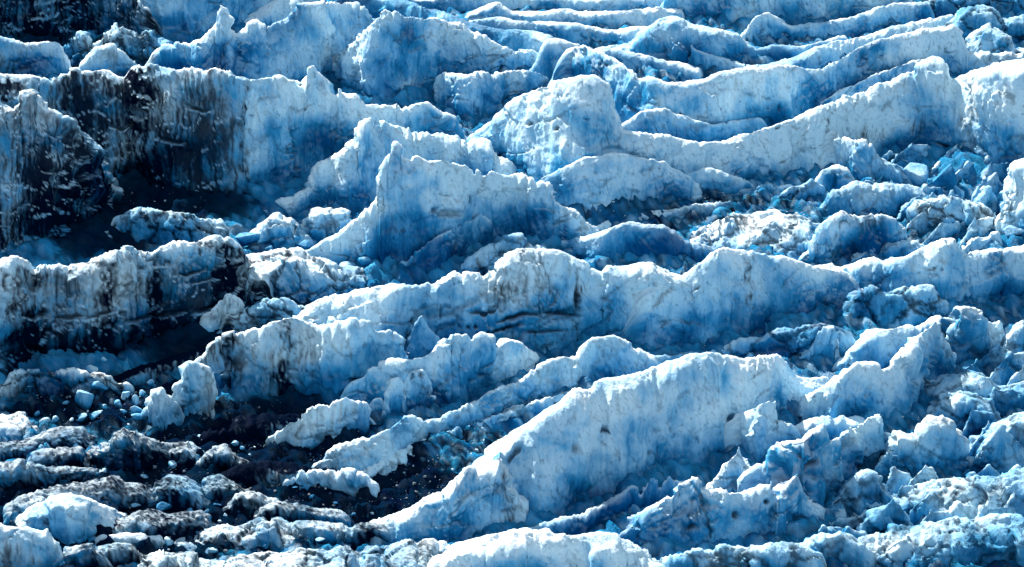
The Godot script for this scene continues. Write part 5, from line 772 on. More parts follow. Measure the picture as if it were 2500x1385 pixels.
	plan("ice_fin","shaded blue jagged fin in the trench at the foot of the huge ice wave","",[[Vector3(2.5,0.8,124.5),Vector3(2.5,-3.5,125.9),0.08],[Vector3(5.9,1.9,124.1),Vector3(5.8,-3.5,126),0.08],[Vector3(9.3,3,123.7),Vector3(9.3,-3.5,126.2),0.08],[Vector3(15.2,3.8,122.6),Vector3(15.2,-3.5,125.5),0.08],[Vector3(19.5,4.2,119.8),Vector3(19.5,-3.5,122.8),0.08],[Vector3(24.8,5.4,114.7),Vector3(24.8,-3.5,118.4),0.08],[Vector3(26,4.6,114.1),Vector3(25.9,-3.5,117.4),0.08],[Vector3(26.6,3.1,114.3),Vector3(26.5,-3.5,116.8),0.08],[Vector3(27.6,4.3,112.7),Vector3(27.6,-3.5,115.8),0.08],[Vector3(28.8,5.4,111.1),Vector3(28.7,-3.5,114.8),0.08],[Vector3(30.4,4.6,110.1),Vector3(30.3,-3.5,113.3),0.08],[Vector3(30.9,3.1,110.5),Vector3(30.9,-3.5,113),0.08],[Vector3(32.4,4.4,109.2),Vector3(32.3,-3.5,112.3),0.08],[Vector3(35.1,3.5,108.4),Vector3(35.1,-3.5,111.2),0.08],[Vector3(37.7,3.4,107.4),Vector3(37.7,-3.5,110),0.08]],{"capw":1.1,"flute":0.4,"crack":0.3,"jag":0.6,"bulge":0.22,"clear":1.4,"run":0.45})
	plan("ice_ridge","pointed ice peak with a bright sunlit left slope, lower right","",[[Vector3(76.2,1.3,44.4),Vector3(75.9,-3.5,47.8),0.00],[Vector3(77.6,3,43.6),Vector3(77.2,-3.5,48.3),0.00],[Vector3(79.5,4.7,42.9),Vector3(79.1,-3.5,49.1),0.00],[Vector3(82.4,7,41.9),Vector3(81.8,-3.5,49.9),0.00],[Vector3(85.8,6.8,41.1),Vector3(85.2,-3.5,48.9),0.00],[Vector3(90.3,6.9,39.5),Vector3(89.7,-3.5,47.4),0.00],[Vector3(95.5,6.4,36.2),Vector3(94.9,-3.5,43.8),0.00],[Vector3(98.4,7.9,36.6),Vector3(97.7,-3.5,45.4),0.00],[Vector3(99,6.1,38.6),Vector3(98.3,-3.5,45.9),0.00],[Vector3(100.2,3.6,41.7),Vector3(99.7,-3.5,47),0.00],[Vector3(101.2,1.4,44.3),Vector3(100.8,-3.5,47.8),0.00]],{"capw":2.5,"jag":0.3,"flute":0.3})
	plan("ice_ridge","steep sawtooth ridge falling left from the pointed peak, lower right","",[[Vector3(65,3.2,68.2),Vector3(64.9,-3.5,71.2),0.03],[Vector3(67.1,5.6,69.4),Vector3(66.9,-3.5,73.6),0.03],[Vector3(69.8,8,71.4),Vector3(69.6,-3.5,76.9),0.03],[Vector3(72.5,10.3,70.7),Vector3(72.3,-3.5,77.3),0.03],[Vector3(75.7,12.1,70.2),Vector3(75.5,-3.5,77.7),0.03],[Vector3(79.8,11.9,69.8),Vector3(79.6,-3.5,77.2),0.03],[Vector3(81.7,10.9,69.9),Vector3(81.4,-3.5,76.8),0.03],[Vector3(82.6,11.2,69.6),Vector3(82.3,-3.5,76.6),0.03],[Vector3(86.4,13.8,67.5),Vector3(86.1,-3.5,75.9),0.03],[Vector3(92,13,56),Vector3(91.7,-3.5,64),0.03],[Vector3(95,13.4,51.5),Vector3(94.7,-3.5,59.7),0.03],[Vector3(96.4,13.4,50),Vector3(96.1,-3.5,58.3),0.03],[Vector3(97.5,10.1,50.6),Vector3(97.2,-3.5,57.1),0.03],[Vector3(99.6,4.7,51.1),Vector3(99.3,-3.5,54.9),0.03],[Vector3(101.1,0.8,52.4),Vector3(100.8,-3.5,54.3),0.03]],{"capw":1.6,"jag":0.5,"flute":0.45,"crack":0.3})
	plan("ice_fin","sharp pale ice horn beside a deep blue cleft, right end of the huge ice wave","",[[Vector3(49.5,8.2,87.3),Vector3(49.4,-3.5,92.4),0.00],[Vector3(52.5,12.5,90.9),Vector3(52.3,-3.5,98.1),0.00],[Vector3(55.4,12.6,88.6),Vector3(55.3,-3.5,96),0.00],[Vector3(56.5,12.9,87.7),Vector3(56.4,-3.5,95.2),0.00],[Vector3(57,12.7,87.5),Vector3(56.9,-3.5,94.8),0.00],[Vector3(57.5,11,88),Vector3(57.3,-3.5,94.5),0.00],[Vector3(58,8.9,88.7),Vector3(57.9,-3.5,94.1),0.00],[Vector3(60.4,6.2,88.3),Vector3(60.2,-3.5,92.4),0.00]],{"capw":1.1,"jag":0.3,"flute":0.25,"run":0.45})
	plan("ice_fin","bluish triangular ice flake split by a dark crack, left of the sharp horn","",[[Vector3(41.6,2.1,107.5),Vector3(41.6,-3.5,109.1),0.00],[Vector3(43,3.7,106.9),Vector3(43,-3.5,109.3),0.00],[Vector3(45.1,6.7,105.8),Vector3(45.1,-3.5,109.5),0.00],[Vector3(47.4,9.6,104.7),Vector3(47.3,-3.5,109.7),0.00],[Vector3(48.2,9,105.1),Vector3(48.1,-3.5,109.8),0.00],[Vector3(49.3,6.3,106.4),Vector3(49.3,-3.5,109.9),0.00],[Vector3(50.4,2.4,108.2),Vector3(50.4,-3.5,110),0.00]],{"capw":0.8,"jag":0.3,"flute":0.2,"crack":0.4,"run":0.45})
	plan("snow_mound","bright snow ledge under the sawtooth ridge, lower right","",[[Vector3(61.7,1.5,80.6),Vector3(61.4,-3.5,84.7),0.00],[Vector3(65.1,3.4,79.8),Vector3(64.7,-3.5,85.6),0.00],[Vector3(69.1,4,80.3),Vector3(68.6,-3.5,86.7),0.00],[Vector3(73.3,3.7,78.8),Vector3(72.8,-3.5,85),0.00],[Vector3(76.2,3.1,78.2),Vector3(75.7,-3.5,83.8),0.00]],{"capw":3.2,"jag":0.3})
	plan("ice_ridge","tall ice shards side by side below the snow ledge, lower right","",[[Vector3(52.2,8,109.6),Vector3(52.1,-3.5,114.5),0.04],[Vector3(54.1,12.1,110.6),Vector3(53.9,-3.5,117.7),0.04],[Vector3(56.7,15,113.7),Vector3(56.6,-3.5,122.2),0.04],[Vector3(59.9,16.7,115.3),Vector3(59.7,-3.5,124.6),0.04],[Vector3(62.8,16.7,111.5),Vector3(62.7,-3.5,120.9),0.04],[Vector3(64.8,16.4,109.2),Vector3(64.6,-3.5,118.4),0.04],[Vector3(66,14.1,108.6),Vector3(65.8,-3.5,116.6),0.04],[Vector3(66.6,12.3,108),Vector3(66.5,-3.5,115.1),0.04],[Vector3(71.9,10.1,97.6),Vector3(71.7,-3.5,103.7),0.04],[Vector3(74.6,9.4,93.3),Vector3(74.5,-3.5,98.9),0.04],[Vector3(79.3,8.5,87.1),Vector3(79.2,-3.5,92.3),0.04],[Vector3(80.3,5.9,87.4),Vector3(80.2,-3.5,91.3),0.04],[Vector3(81.1,3.1,88),Vector3(81,-3.5,90.5),0.04]],{"capw":1.1,"pits":[[62.0,0.85,0.5,0.5],[62.3,0.75,2.0,0.7],[58.1,0.91,0.6,0.7]],"jag":0.4,"flute":0.35,"crack":0.35})
	plan("ice_ridge","front row of jagged ice shards with one black vertical streak, lower right","",[[Vector3(20.7,2,130.6),Vector3(20.7,-3.5,132.7),0.05],[Vector3(23,3.6,130),Vector3(23,-3.5,132.9),0.05],[Vector3(25.5,6.3,128.9),Vector3(25.4,-3.5,133.1),0.05],[Vector3(29.7,8.7,128.1),Vector3(29.6,-3.5,133.5),0.05],[Vector3(30.6,9.2,127.8),Vector3(30.6,-3.5,133.5),0.05],[Vector3(32.3,10.2,127.3),Vector3(32.2,-3.5,133.5),0.05],[Vector3(33.1,11.5,126.7),Vector3(33,-3.5,133.5),0.05],[Vector3(35.2,12.8,126),Vector3(35.1,-3.5,133.5),0.05],[Vector3(37.3,13.2,125.8),Vector3(37.2,-3.5,133.5),0.05],[Vector3(38.3,11.3,126.8),Vector3(38.2,-3.5,133.5),0.05],[Vector3(40.2,10.5,126.9),Vector3(40.1,-3.5,133.2),0.05],[Vector3(42.4,10.5,126),Vector3(42.3,-3.5,132.3),0.05],[Vector3(45.7,9.6,125.2),Vector3(45.6,-3.5,131),0.05],[Vector3(48,9.6,124.4),Vector3(47.9,-3.5,130.3),0.05],[Vector3(51.8,10.4,122.9),Vector3(51.7,-3.5,129.2),0.05],[Vector3(53.2,9.7,122.9),Vector3(53.1,-3.5,128.8),0.05],[Vector3(54,6.7,124.2),Vector3(53.8,-3.5,128.6),0.05],[Vector3(54.6,8.8,122.9),Vector3(54.4,-3.5,128.4),0.05],[Vector3(58.5,11.1,119.7),Vector3(58.3,-3.5,126.3),0.05],[Vector3(59.1,7.8,120.9),Vector3(59,-3.5,125.9),0.05],[Vector3(60.8,4.8,121.5),Vector3(60.7,-3.5,125),0.05]],{"capw":1.3,"pits":[[51.7,0.83,0.7,0.6],[36.4,0.52,1.4,0.7],[45.3,0.72,0.8,1.0]],"jag":0.5,"flute":0.4,"crack":0.5,"stains":[[39.6,1.1,1.1]]})
	plan("ice_block","big rounded ice block with a dark stain line, right of the tall blades","",[[Vector3(80,3.7,95.7),Vector3(79.7,-3.5,99.9),0.12],[Vector3(80.5,5.6,94.7),Vector3(80.2,-3.5,100.1),0.12],[Vector3(81.3,6.9,94.2),Vector3(80.9,-3.5,100.2),0.12],[Vector3(83,7.8,94.1),Vector3(82.6,-3.5,100.6),0.12],[Vector3(85.5,7.3,95),Vector3(85.1,-3.5,101.3),0.12],[Vector3(87.2,9.4,94.2),Vector3(86.8,-3.5,101.7),0.12],[Vector3(89,10.7,93.9),Vector3(88.6,-3.5,102.1),0.12],[Vector3(92.2,9.9,93.4),Vector3(91.8,-3.5,101.1),0.12],[Vector3(95,8.7,93),Vector3(94.5,-3.5,100),0.12],[Vector3(96.3,6.6,93.6),Vector3(95.9,-3.5,99.5),0.12],[Vector3(96.1,4.3,95),Vector3(95.7,-3.5,99.6),0.12],[Vector3(97.5,1.6,95.9),Vector3(97.2,-3.5,99),0.12]],{"capw":2.5,"bulge":0.38,"crack":0.5,"stains":[[85.3,0.7,0.7]]})
	plan("ice_block","blue-white ice block with a knob on top, first of two at the right edge","",[[Vector3(99.7,3.3,43.8),Vector3(99.4,-3.5,47.8),0.03],[Vector3(100.4,6.8,42.7),Vector3(100,-3.5,48.5),0.03],[Vector3(100.9,9.1,42),Vector3(100.4,-3.5,49),0.03],[Vector3(102.4,12.6,41.9),Vector3(102,-3.5,50.6),0.03],[Vector3(103.9,12.7,41.4),Vector3(103.5,-3.5,50.2),0.03],[Vector3(108.3,10.7,38.8),Vector3(107.8,-3.5,46.6),0.03],[Vector3(109.6,7.8,39.1),Vector3(109.1,-3.5,45.5),0.03],[Vector3(113.7,6.3,35.9),Vector3(113.3,-3.5,41.5),0.03],[Vector3(114.4,3.7,37),Vector3(114,-3.5,41.3),0.03],[Vector3(113.9,0.8,38.5),Vector3(113.5,-3.5,41.3),0.03]],{"capw":2.5,"bulge":0.3,"jag":0.4})
	plan("ice_block","bulky pale ice block cut by the right edge, below the white-rimmed ridge","",[[Vector3(112.3,0.8,42.9),Vector3(111.9,-3.5,45.7),0.05],[Vector3(113,4.2,41.4),Vector3(112.6,-3.5,45.9),0.05],[Vector3(114.5,6.8,40.5),Vector3(114.1,-3.5,46.3),0.05],[Vector3(117.8,8.1,40.8),Vector3(117.3,-3.5,47.3),0.05],[Vector3(123.5,7.9,40.4),Vector3(123,-3.5,46.7),0.05],[Vector3(127.4,4.1,41.2),Vector3(127,-3.5,45.7),0.05]],{"capw":2.5,"bulge":0.45})
	plan("ice_hummock","cracked ice mass behind the big rounded block at the right","",[[Vector3(93.4,1.7,70.3),Vector3(92.7,-3.5,76.9),0.25],[Vector3(94.1,3.9,69.5),Vector3(93.3,-3.5,77.2),0.25],[Vector3(97,5.4,70.5),Vector3(96.2,-3.5,78.9),0.25],[Vector3(99.1,6.3,71.3),Vector3(98.2,-3.5,80.2),0.25],[Vector3(102.3,5.1,71.9),Vector3(101.4,-3.5,80.2),0.25],[Vector3(105.8,3.8,71.5),Vector3(104.9,-3.5,79.1),0.25],[Vector3(106.6,1.3,72.5),Vector3(105.7,-3.5,78.8),0.25]],{"capw":6.3,"crack":1.0,"bulge":0.52,"jag":0.2,"lump":1.2,"flute":0.3,"snow":0.4,"clear":1.15})
	plan("ice_hummock","fractured ice shoulder below the first of the right-edge blocks","",[[Vector3(92.9,1.4,57.2),Vector3(92.1,-3.5,63.7),0.25],[Vector3(96.9,3.7,57.6),Vector3(96.1,-3.5,65.3),0.25],[Vector3(101.2,4.8,58.8),Vector3(100.4,-3.5,67.1),0.25],[Vector3(105.6,4.7,60.7),Vector3(104.7,-3.5,68.8),0.25],[Vector3(109.2,2.6,61.7),Vector3(108.3,-3.5,68.8),0.25],[Vector3(114.8,3.4,61.3),Vector3(113.8,-3.5,68.8),0.25],[Vector3(123.9,2.6,61.7),Vector3(122.9,-3.5,68.8),0.25]],{"capw":6.3,"crack":1.0,"bulge":0.52,"jag":0.2,"lump":1.2,"flute":0.3,"snow":0.4,"clear":1.15})
	plan("ice_hummock","rounded ice lumps with grey creases on the right edge, lower down","",[[Vector3(99,1.6,87.9),Vector3(98.2,-3.5,94.3),0.20],[Vector3(102.4,5.3,87.3),Vector3(101.5,-3.5,95.5),0.20],[Vector3(105.8,7.3,87.4),Vector3(104.9,-3.5,96.6),0.20],[Vector3(108.3,8.8,87.5),Vector3(107.3,-3.5,97.5),0.20],[Vector3(112.6,9.4,87.7),Vector3(111.6,-3.5,98.1),0.20],[Vector3(118.8,10.2,87.3),Vector3(117.7,-3.5,98.1),0.20]],{"capw":6.3,"crack":0.8,"bulge":0.52,"jag":0.2,"lump":1.2,"flute":0.3,"snow":0.4,"clear":1.15})
	plan("ice_hummock","pale folded ice below the tall blades in the lower right jumble","",[[Vector3(65.3,1.7,115.8),Vector3(65.1,-3.5,118),0.10],[Vector3(67.4,4.7,114.3),Vector3(67.3,-3.5,118),0.10],[Vector3(70.4,6.6,113.4),Vector3(70.2,-3.5,118),0.10],[Vector3(73.8,7.7,112.8),Vector3(73.6,-3.5,118),0.10],[Vector3(76.3,6.6,113.4),Vector3(76.1,-3.5,118),0.10],[Vector3(77.6,4,114.7),Vector3(77.4,-3.5,118),0.10]],{"capw":1.6,"bulge":0.6,"crack":0.7,"flute":0.6,"snow":0.4,"clear":1.15,"jag":0.35,"lump":0.6})
	plan("ice_hummock","broken ice slope dusted dark in the lower right corner","",[[Vector3(70.3,0.8,117.2),Vector3(69.6,-3.5,123.3),0.25],[Vector3(76.4,2.3,114.4),Vector3(75.7,-3.5,122.1),0.25],[Vector3(83.5,3.4,111.9),Vector3(82.6,-3.5,120.7),0.25],[Vector3(89.5,4.9,111.1),Vector3(88.4,-3.5,121.4),0.25],[Vector3(97.9,5.9,111.1),Vector3(96.6,-3.5,122.4),0.25],[Vector3(106.6,6.4,110.2),Vector3(105.1,-3.5,122),0.25],[Vector3(115.2,6.9,109.3),Vector3(113.6,-3.5,121.5),0.25]],{"capw":6.3,"crack":1.0,"bulge":0.52,"jag":0.2,"lump":1.2,"flute":0.3,"snow":0.4,"clear":1.15})
	plan("ice_hummock","ice knobs and dark gaps at the bottom right corner","",[[Vector3(63.3,1.1,135.5),Vector3(62.8,-3.5,141.8),0.30],[Vector3(70.1,3.1,133.1),Vector3(69.3,-3.5,141.4),0.30],[Vector3(76.8,4.4,131.3),Vector3(75.9,-3.5,140.9),0.30],[Vector3(83.5,5.5,130.6),Vector3(82.4,-3.5,141.2),0.30],[Vector3(90.1,5.9,130.5),Vector3(88.9,-3.5,141.5),0.30],[Vector3(96.7,6.7,129.9),Vector3(95.4,-3.5,141.8),0.30],[Vector3(103.3,6.4,130.1),Vector3(101.9,-3.5,141.8),0.30],[Vector3(111.6,6.5,130),Vector3(110,-3.5,141.8),0.30]],{"capw":6.3,"crack":1.0,"bulge":0.52,"jag":0.2,"lump":1.2,"flute":0.3,"snow":0.4,"clear":1.15})
	plan("ice_hummock","tilted blue ice plates low in the right foreground","",[[Vector3(55.7,2,137.3),Vector3(55.6,-3.5,140.1),0.15],[Vector3(58.2,4.1,136.5),Vector3(58,-3.5,140.4),0.15],[Vector3(61.4,6,135.9),Vector3(61.2,-3.5,140.8),0.15],[Vector3(65.5,7.3,135.7),Vector3(65.3,-3.5,141.2),0.15],[Vector3(68.3,6.4,136.5),Vector3(68.1,-3.5,141.5),0.15],[Vector3(70.3,3.9,138),Vector3(70.1,-3.5,141.8),0.15]],{"capw":2.2,"bulge":0.52,"crack":0.8,"flute":0.5,"snow":0.4,"clear":1.15,"jag":0.35,"lump":0.6})
	plan("ice_hummock","pale fluted ice lump in the lower right jumble beside the dark gaps","",[[Vector3(71.1,2.5,127.8),Vector3(71,-3.5,130.1),0.10],[Vector3(72.4,4.7,126.7),Vector3(72.2,-3.5,130.1),0.10],[Vector3(74.5,5.8,126.1),Vector3(74.3,-3.5,130.1),0.10],[Vector3(76.5,4.7,126.7),Vector3(76.4,-3.5,130.1),0.10],[Vector3(77.3,1.8,128.2),Vector3(77.2,-3.5,130.1),0.10]],{"capw":1.3,"bulge":0.6,"flute":0.6,"snow":0.4,"clear":1.15,"jag":0.35,"lump":0.6})
	plan("ice_hummock","shaded broken ice under the front row of blades at the bottom edge","",[[Vector3(25.1,3.7,143.7),Vector3(25,-3.5,148.2),0.12],[Vector3(31.6,5.2,142.8),Vector3(31.4,-3.5,148.5),0.12],[Vector3(38.1,5.7,142.7),Vector3(37.9,-3.5,148.8),0.12],[Vector3(44.6,6.4,142.4),Vector3(44.3,-3.5,149.1),0.12],[Vector3(51.1,7.2,142.1),Vector3(50.7,-3.5,149.4),0.12],[Vector3(55.9,6.9,142.5),Vector3(55.5,-3.5,149.6),0.12],[Vector3(60.7,6.1,143.4),Vector3(60.3,-3.5,149.8),0.12]],{"capw":1.9,"bulge":0.75,"crack":0.8,"flute":0.6,"snow":0.4,"clear":1.15,"jag":0.35,"lump":0.6})
	plan("ice_ridge","white snow-capped ridge along the bottom edge with blue hollows, centre","",[[Vector3(-13.7,5.8,144.1),Vector3(-13.6,-3.5,151.4),0.00],[Vector3(-11.3,7.8,143.3),Vector3(-11.2,-3.5,151.8),0.00],[Vector3(-7.8,9,143.3),Vector3(-7.7,-3.5,152.5),0.00],[Vector3(-1.6,10.1,143.7),Vector3(-1.6,-3.5,153.6),0.00],[Vector3(2.8,10.7,144.1),Vector3(2.8,-3.5,154.3),0.00],[Vector3(6.9,11.2,143.7),Vector3(6.9,-3.5,154.2),0.00],[Vector3(8.5,10.5,143.9),Vector3(8.5,-3.5,154),0.00],[Vector3(12.6,10.1,143.6),Vector3(12.5,-3.5,153.5),0.00],[Vector3(17.9,10,142.9),Vector3(17.8,-3.5,152.8),0.00],[Vector3(20.8,9.5,142.9),Vector3(20.6,-3.5,152.4),0.00],[Vector3(23.4,8.1,143.3),Vector3(23.2,-3.5,152),0.00],[Vector3(28.3,4.9,144.6),Vector3(28.1,-3.5,151.4),0.00]],{"capw":4.7,"lump":1.6,"jag":0.4,"flute":0.3,"crack":0.3})
	plan("snow_mound","gritty white snow bank on the bottom edge left of the snow-capped ridge","",[[Vector3(-56.6,0.8,138),Vector3(-55.8,-3.5,146.6),0.45],[Vector3(-49.4,2,137.1),Vector3(-48.7,-3.5,147.2),0.45],[Vector3(-40.3,2.7,137),Vector3(-39.7,-3.5,147.9),0.45],[Vector3(-34.4,3.6,136.2),Vector3(-33.9,-3.5,148.2),0.45],[Vector3(-27,3.1,136.8),Vector3(-26.5,-3.5,148.2),0.45],[Vector3(-21.6,4.4,135.3),Vector3(-21.2,-3.5,148.2),0.45],[Vector3(-19.9,4.4,135.3),Vector3(-19.6,-3.5,148.2),0.45],[Vector3(-18.9,3.7,136.1),Vector3(-18.6,-3.5,148.2),0.45],[Vector3(-13.7,3.7,136.1),Vector3(-13.5,-3.5,148.2),0.45],[Vector3(-10.6,2.4,137.7),Vector3(-10.5,-3.5,148.2),0.45]],{"capw":9.5,"bulge":0.68,"crack":0.6,"cdirt":0.32})
	plan("snow_mound","patch of clean white snow lumps on the left edge above the dirty terraces","",[[Vector3(-117.8,0.8,77),Vector3(-116.7,-3.5,83.8),0.02],[Vector3(-112.6,2.4,74.9),Vector3(-111.3,-3.5,84),0.02],[Vector3(-110.8,2.2,75.3),Vector3(-109.5,-3.5,84.1),0.02],[Vector3(-108,2.2,75.5),Vector3(-106.8,-3.5,84.2),0.02],[Vector3(-105.6,1.1,77.1),Vector3(-104.6,-3.5,84.3),0.02],[Vector3(-104.8,0.8,77.6),Vector3(-103.7,-3.5,84.3),0.02]],{"capw":6.3,"bulge":0.68})
	plan("ice_ridge","highest of the dirty ice terraces, at the left edge under the white lumps","",[[Vector3(-119.7,0.8,86.4),Vector3(-118.9,-3.5,91.5),0.70],[Vector3(-110.7,1.4,87.2),Vector3(-109.9,-3.5,92.4),0.70],[Vector3(-106.4,1.1,85.7),Vector3(-105.7,-3.5,90.8),0.70],[Vector3(-101.4,2.4,83.3),Vector3(-100.7,-3.5,88.9),0.70],[Vector3(-97.8,2.8,82.6),Vector3(-97.1,-3.5,88.3),0.70],[Vector3(-93.4,2.2,82.3),Vector3(-92.8,-3.5,87.9),0.70],[Vector3(-92.1,1,82.6),Vector3(-91.5,-3.5,87.7),0.70],[Vector3(-91.4,0.8,82.6),Vector3(-90.7,-3.5,87.6),0.70]],{"capw":5.4,"jag":0.3,"lump":0.5,"clear":1.3,"cdirt":0.34,"fd":0.8,"flute":0.45,"run":0.9,"bulge":0.41})
	plan("ice_ridge","blocky two-piece dirty terrace with smooth tops, left","",[[Vector3(-102.3,0.8,93.4),Vector3(-102,-3.5,96.2),0.70],[Vector3(-101.7,1.9,93.1),Vector3(-101.3,-3.5,96.3),0.70],[Vector3(-97.2,3,93.3),Vector3(-96.9,-3.5,96.9),0.70],[Vector3(-92.2,3.7,93.7),Vector3(-91.9,-3.5,97.5),0.70],[Vector3(-91.1,2.5,94.3),Vector3(-90.8,-3.5,97.7),0.70],[Vector3(-90.7,0.8,94.9),Vector3(-90.4,-3.5,97.7),0.70]],{"capw":2.8,"crack":0.6,"jag":0.3,"lump":0.5,"clear":1.3,"cdirt":0.34,"fd":0.8,"flute":0.45,"run":0.9,"bulge":0.41})
	plan("ice_ridge","arched dirty ice terrace with a gritty grey top, left foreground","",[[Vector3(-91.1,1.7,90.9),Vector3(-90.5,-3.5,96.2),0.70],[Vector3(-90.6,2.7,90.8),Vector3(-90,-3.5,96.5),0.70],[Vector3(-87.4,4.1,92.5),Vector3(-86.9,-3.5,98.6),0.70],[Vector3(-85.5,6.3,93),Vector3(-85,-3.5,99.9),0.70],[Vector3(-82.6,8.2,94.2),Vector3(-82.1,-3.5,101.8),0.70],[Vector3(-78.5,5.9,92.2),Vector3(-78,-3.5,99),0.70],[Vector3(-74.8,3.7,91.3),Vector3(-74.3,-3.5,97.3),0.70],[Vector3(-72.2,3.1,90.6),Vector3(-71.7,-3.5,96.4),0.70],[Vector3(-69.6,3.1,89.5),Vector3(-69.2,-3.5,95.3),0.70],[Vector3(-68.4,1.6,89.5),Vector3(-67.9,-3.5,94.8),0.70],[Vector3(-67.4,0.8,89.3),Vector3(-66.8,-3.5,94.3),0.70]],{"capw":5.4,"crack":0.5,"jag":0.3,"lump":0.5,"clear":1.3,"cdirt":0.34,"fd":0.8,"flute":0.45,"run":0.9,"bulge":0.41})
	plan("ice_ridge","small pale ice stub right of the arched terrace","",[[Vector3(-66.3,0.8,93.1),Vector3(-66.1,-3.5,95.8),0.70],[Vector3(-65.6,1.6,92.9),Vector3(-65.3,-3.5,95.9),0.70],[Vector3(-64,3.1,92.6),Vector3(-63.8,-3.5,96.2),0.70],[Vector3(-61.3,3.3,92.9),Vector3(-61.1,-3.5,96.6),0.70],[Vector3(-59.1,1.3,94),Vector3(-58.9,-3.5,96.9),0.70],[Vector3(-57.7,0.8,94.4),Vector3(-57.5,-3.5,97.1),0.70]],{"capw":2.8,"jag":0.3,"lump":0.5,"clear":1.3,"cdirt":0.34,"fd":0.8,"flute":0.45,"run":0.9,"bulge":0.41})
	plan("ice_ridge","shaded black terrace wall at the left edge under the two-piece terrace","",[[Vector3(-116.5,4.2,103.3),Vector3(-116.1,-3.5,107.3),0.70],[Vector3(-107.9,4.6,102.7),Vector3(-107.6,-3.5,106.8),0.70],[Vector3(-102.8,4.1,102.6),Vector3(-102.4,-3.5,106.6),0.70],[Vector3(-98.5,3.1,102.5),Vector3(-98.2,-3.5,106.1),0.70],[Vector3(-92.8,2.4,100.4),Vector3(-92.5,-3.5,103.7),0.70],[Vector3(-88.3,1.2,98.9),Vector3(-88,-3.5,101.8),0.70]],{"capw":2.8,"crack":0.7,"jag":0.3,"lump":0.5,"clear":1.3,"cdirt":0.34,"fd":0.8,"flute":0.45,"run":0.9,"bulge":0.41})
	plan("ice_ridge","long gritty terrace with broken white rim, left foreground","",[[Vector3(-103.7,2.6,117.8),Vector3(-103,-3.5,123.3),0.70],[Vector3(-102.2,3.9,117.3),Vector3(-101.5,-3.5,123.3),0.70],[Vector3(-98.1,4.9,115.6),Vector3(-97.5,-3.5,121.9),0.70],[Vector3(-93.2,4.7,113.5),Vector3(-92.6,-3.5,119.7),0.70],[Vector3(-89.2,4.4,111.9),Vector3(-88.7,-3.5,118),0.70],[Vector3(-86.8,4.6,111.1),Vector3(-86.2,-3.5,117.3),0.70],[Vector3(-83,4.8,109.9),Vector3(-82.5,-3.5,116.2),0.70],[Vector3(-80.9,3.3,109.8),Vector3(-80.4,-3.5,115.6),0.70],[Vector3(-77.5,2.7,109.6),Vector3(-77,-3.5,115.1),0.70],[Vector3(-74.2,0.8,109.8),Vector3(-73.6,-3.5,114.6),0.70],[Vector3(-73.3,0.8,109.6),Vector3(-72.7,-3.5,114.5),0.70]],{"capw":5.4,"crack":0.7,"jag":0.3,"lump":0.5,"clear":1.3,"cdirt":0.34,"fd":0.8,"flute":0.45,"run":0.9,"bulge":0.41})
	plan("ice_block","rounded dirty ice block with a flat pale top, left foreground","",[[Vector3(-74.5,0.8,109.6),Vector3(-74,-3.5,114.5),0.70],[Vector3(-74,2.4,109.1),Vector3(-73.5,-3.5,114.5),0.70],[Vector3(-73.3,3.6,108.6),Vector3(-72.8,-3.5,114.5),0.70],[Vector3(-71.1,4.4,108.3),Vector3(-70.6,-3.5,114.5),0.70],[Vector3(-68.1,3.8,108.6),Vector3(-67.6,-3.5,114.5),0.70],[Vector3(-65.9,2.2,109.2),Vector3(-65.5,-3.5,114.5),0.70],[Vector3(-65.1,0.8,109.6),Vector3(-64.6,-3.5,114.5),0.70]],{"capw":5.4,"jag":0.3,"lump":0.5,"clear":1.3,"cdirt":0.34,"fd":0.8,"flute":0.45,"run":0.9,"bulge":0.41})
	plan("ice_block","gritty humped ice block right of the rounded dirty one","",[[Vector3(-64.9,0.8,106.9),Vector3(-64.5,-3.5,111.8),0.70],[Vector3(-64.3,2.3,106.4),Vector3(-63.9,-3.5,111.8),0.70],[Vector3(-61.4,3.2,106.1),Vector3(-61,-3.5,111.8),0.70],[Vector3(-58.4,2.4,106.4),Vector3(-58,-3.5,111.8),0.70],[Vector3(-55.8,0.8,106.9),Vector3(-55.4,-3.5,111.8),0.70],[Vector3(-55.3,0.8,106.9),Vector3(-54.8,-3.5,111.8),0.70]],{"capw":5.4,"jag":0.3,"lump":0.5,"clear":1.3,"cdirt":0.34,"fd":0.8,"flute":0.45,"run":0.9,"bulge":0.41})
	plan("ice_ridge","thin ledge of ice with a pale rim at the edge of the black debris","",[[Vector3(-58.7,1.2,113.4),Vector3(-58.5,-3.5,116.3),0.70],[Vector3(-57.8,2.5,113.1),Vector3(-57.6,-3.5,116.4),0.70],[Vector3(-56.5,3.1,113.2),Vector3(-56.3,-3.5,116.7),0.70],[Vector3(-52.9,3.2,113.8),Vector3(-52.8,-3.5,117.4),0.70],[Vector3(-49.1,2.5,114.8),Vector3(-48.9,-3.5,118.1),0.70],[Vector3(-47.5,1.1,115.6),Vector3(-47.3,-3.5,118.4),0.70]],{"capw":2.8,"jag":0.3,"lump":0.5,"clear":1.3,"cdirt":0.34,"fd":0.8,"flute":0.45,"run":0.9,"bulge":0.41})
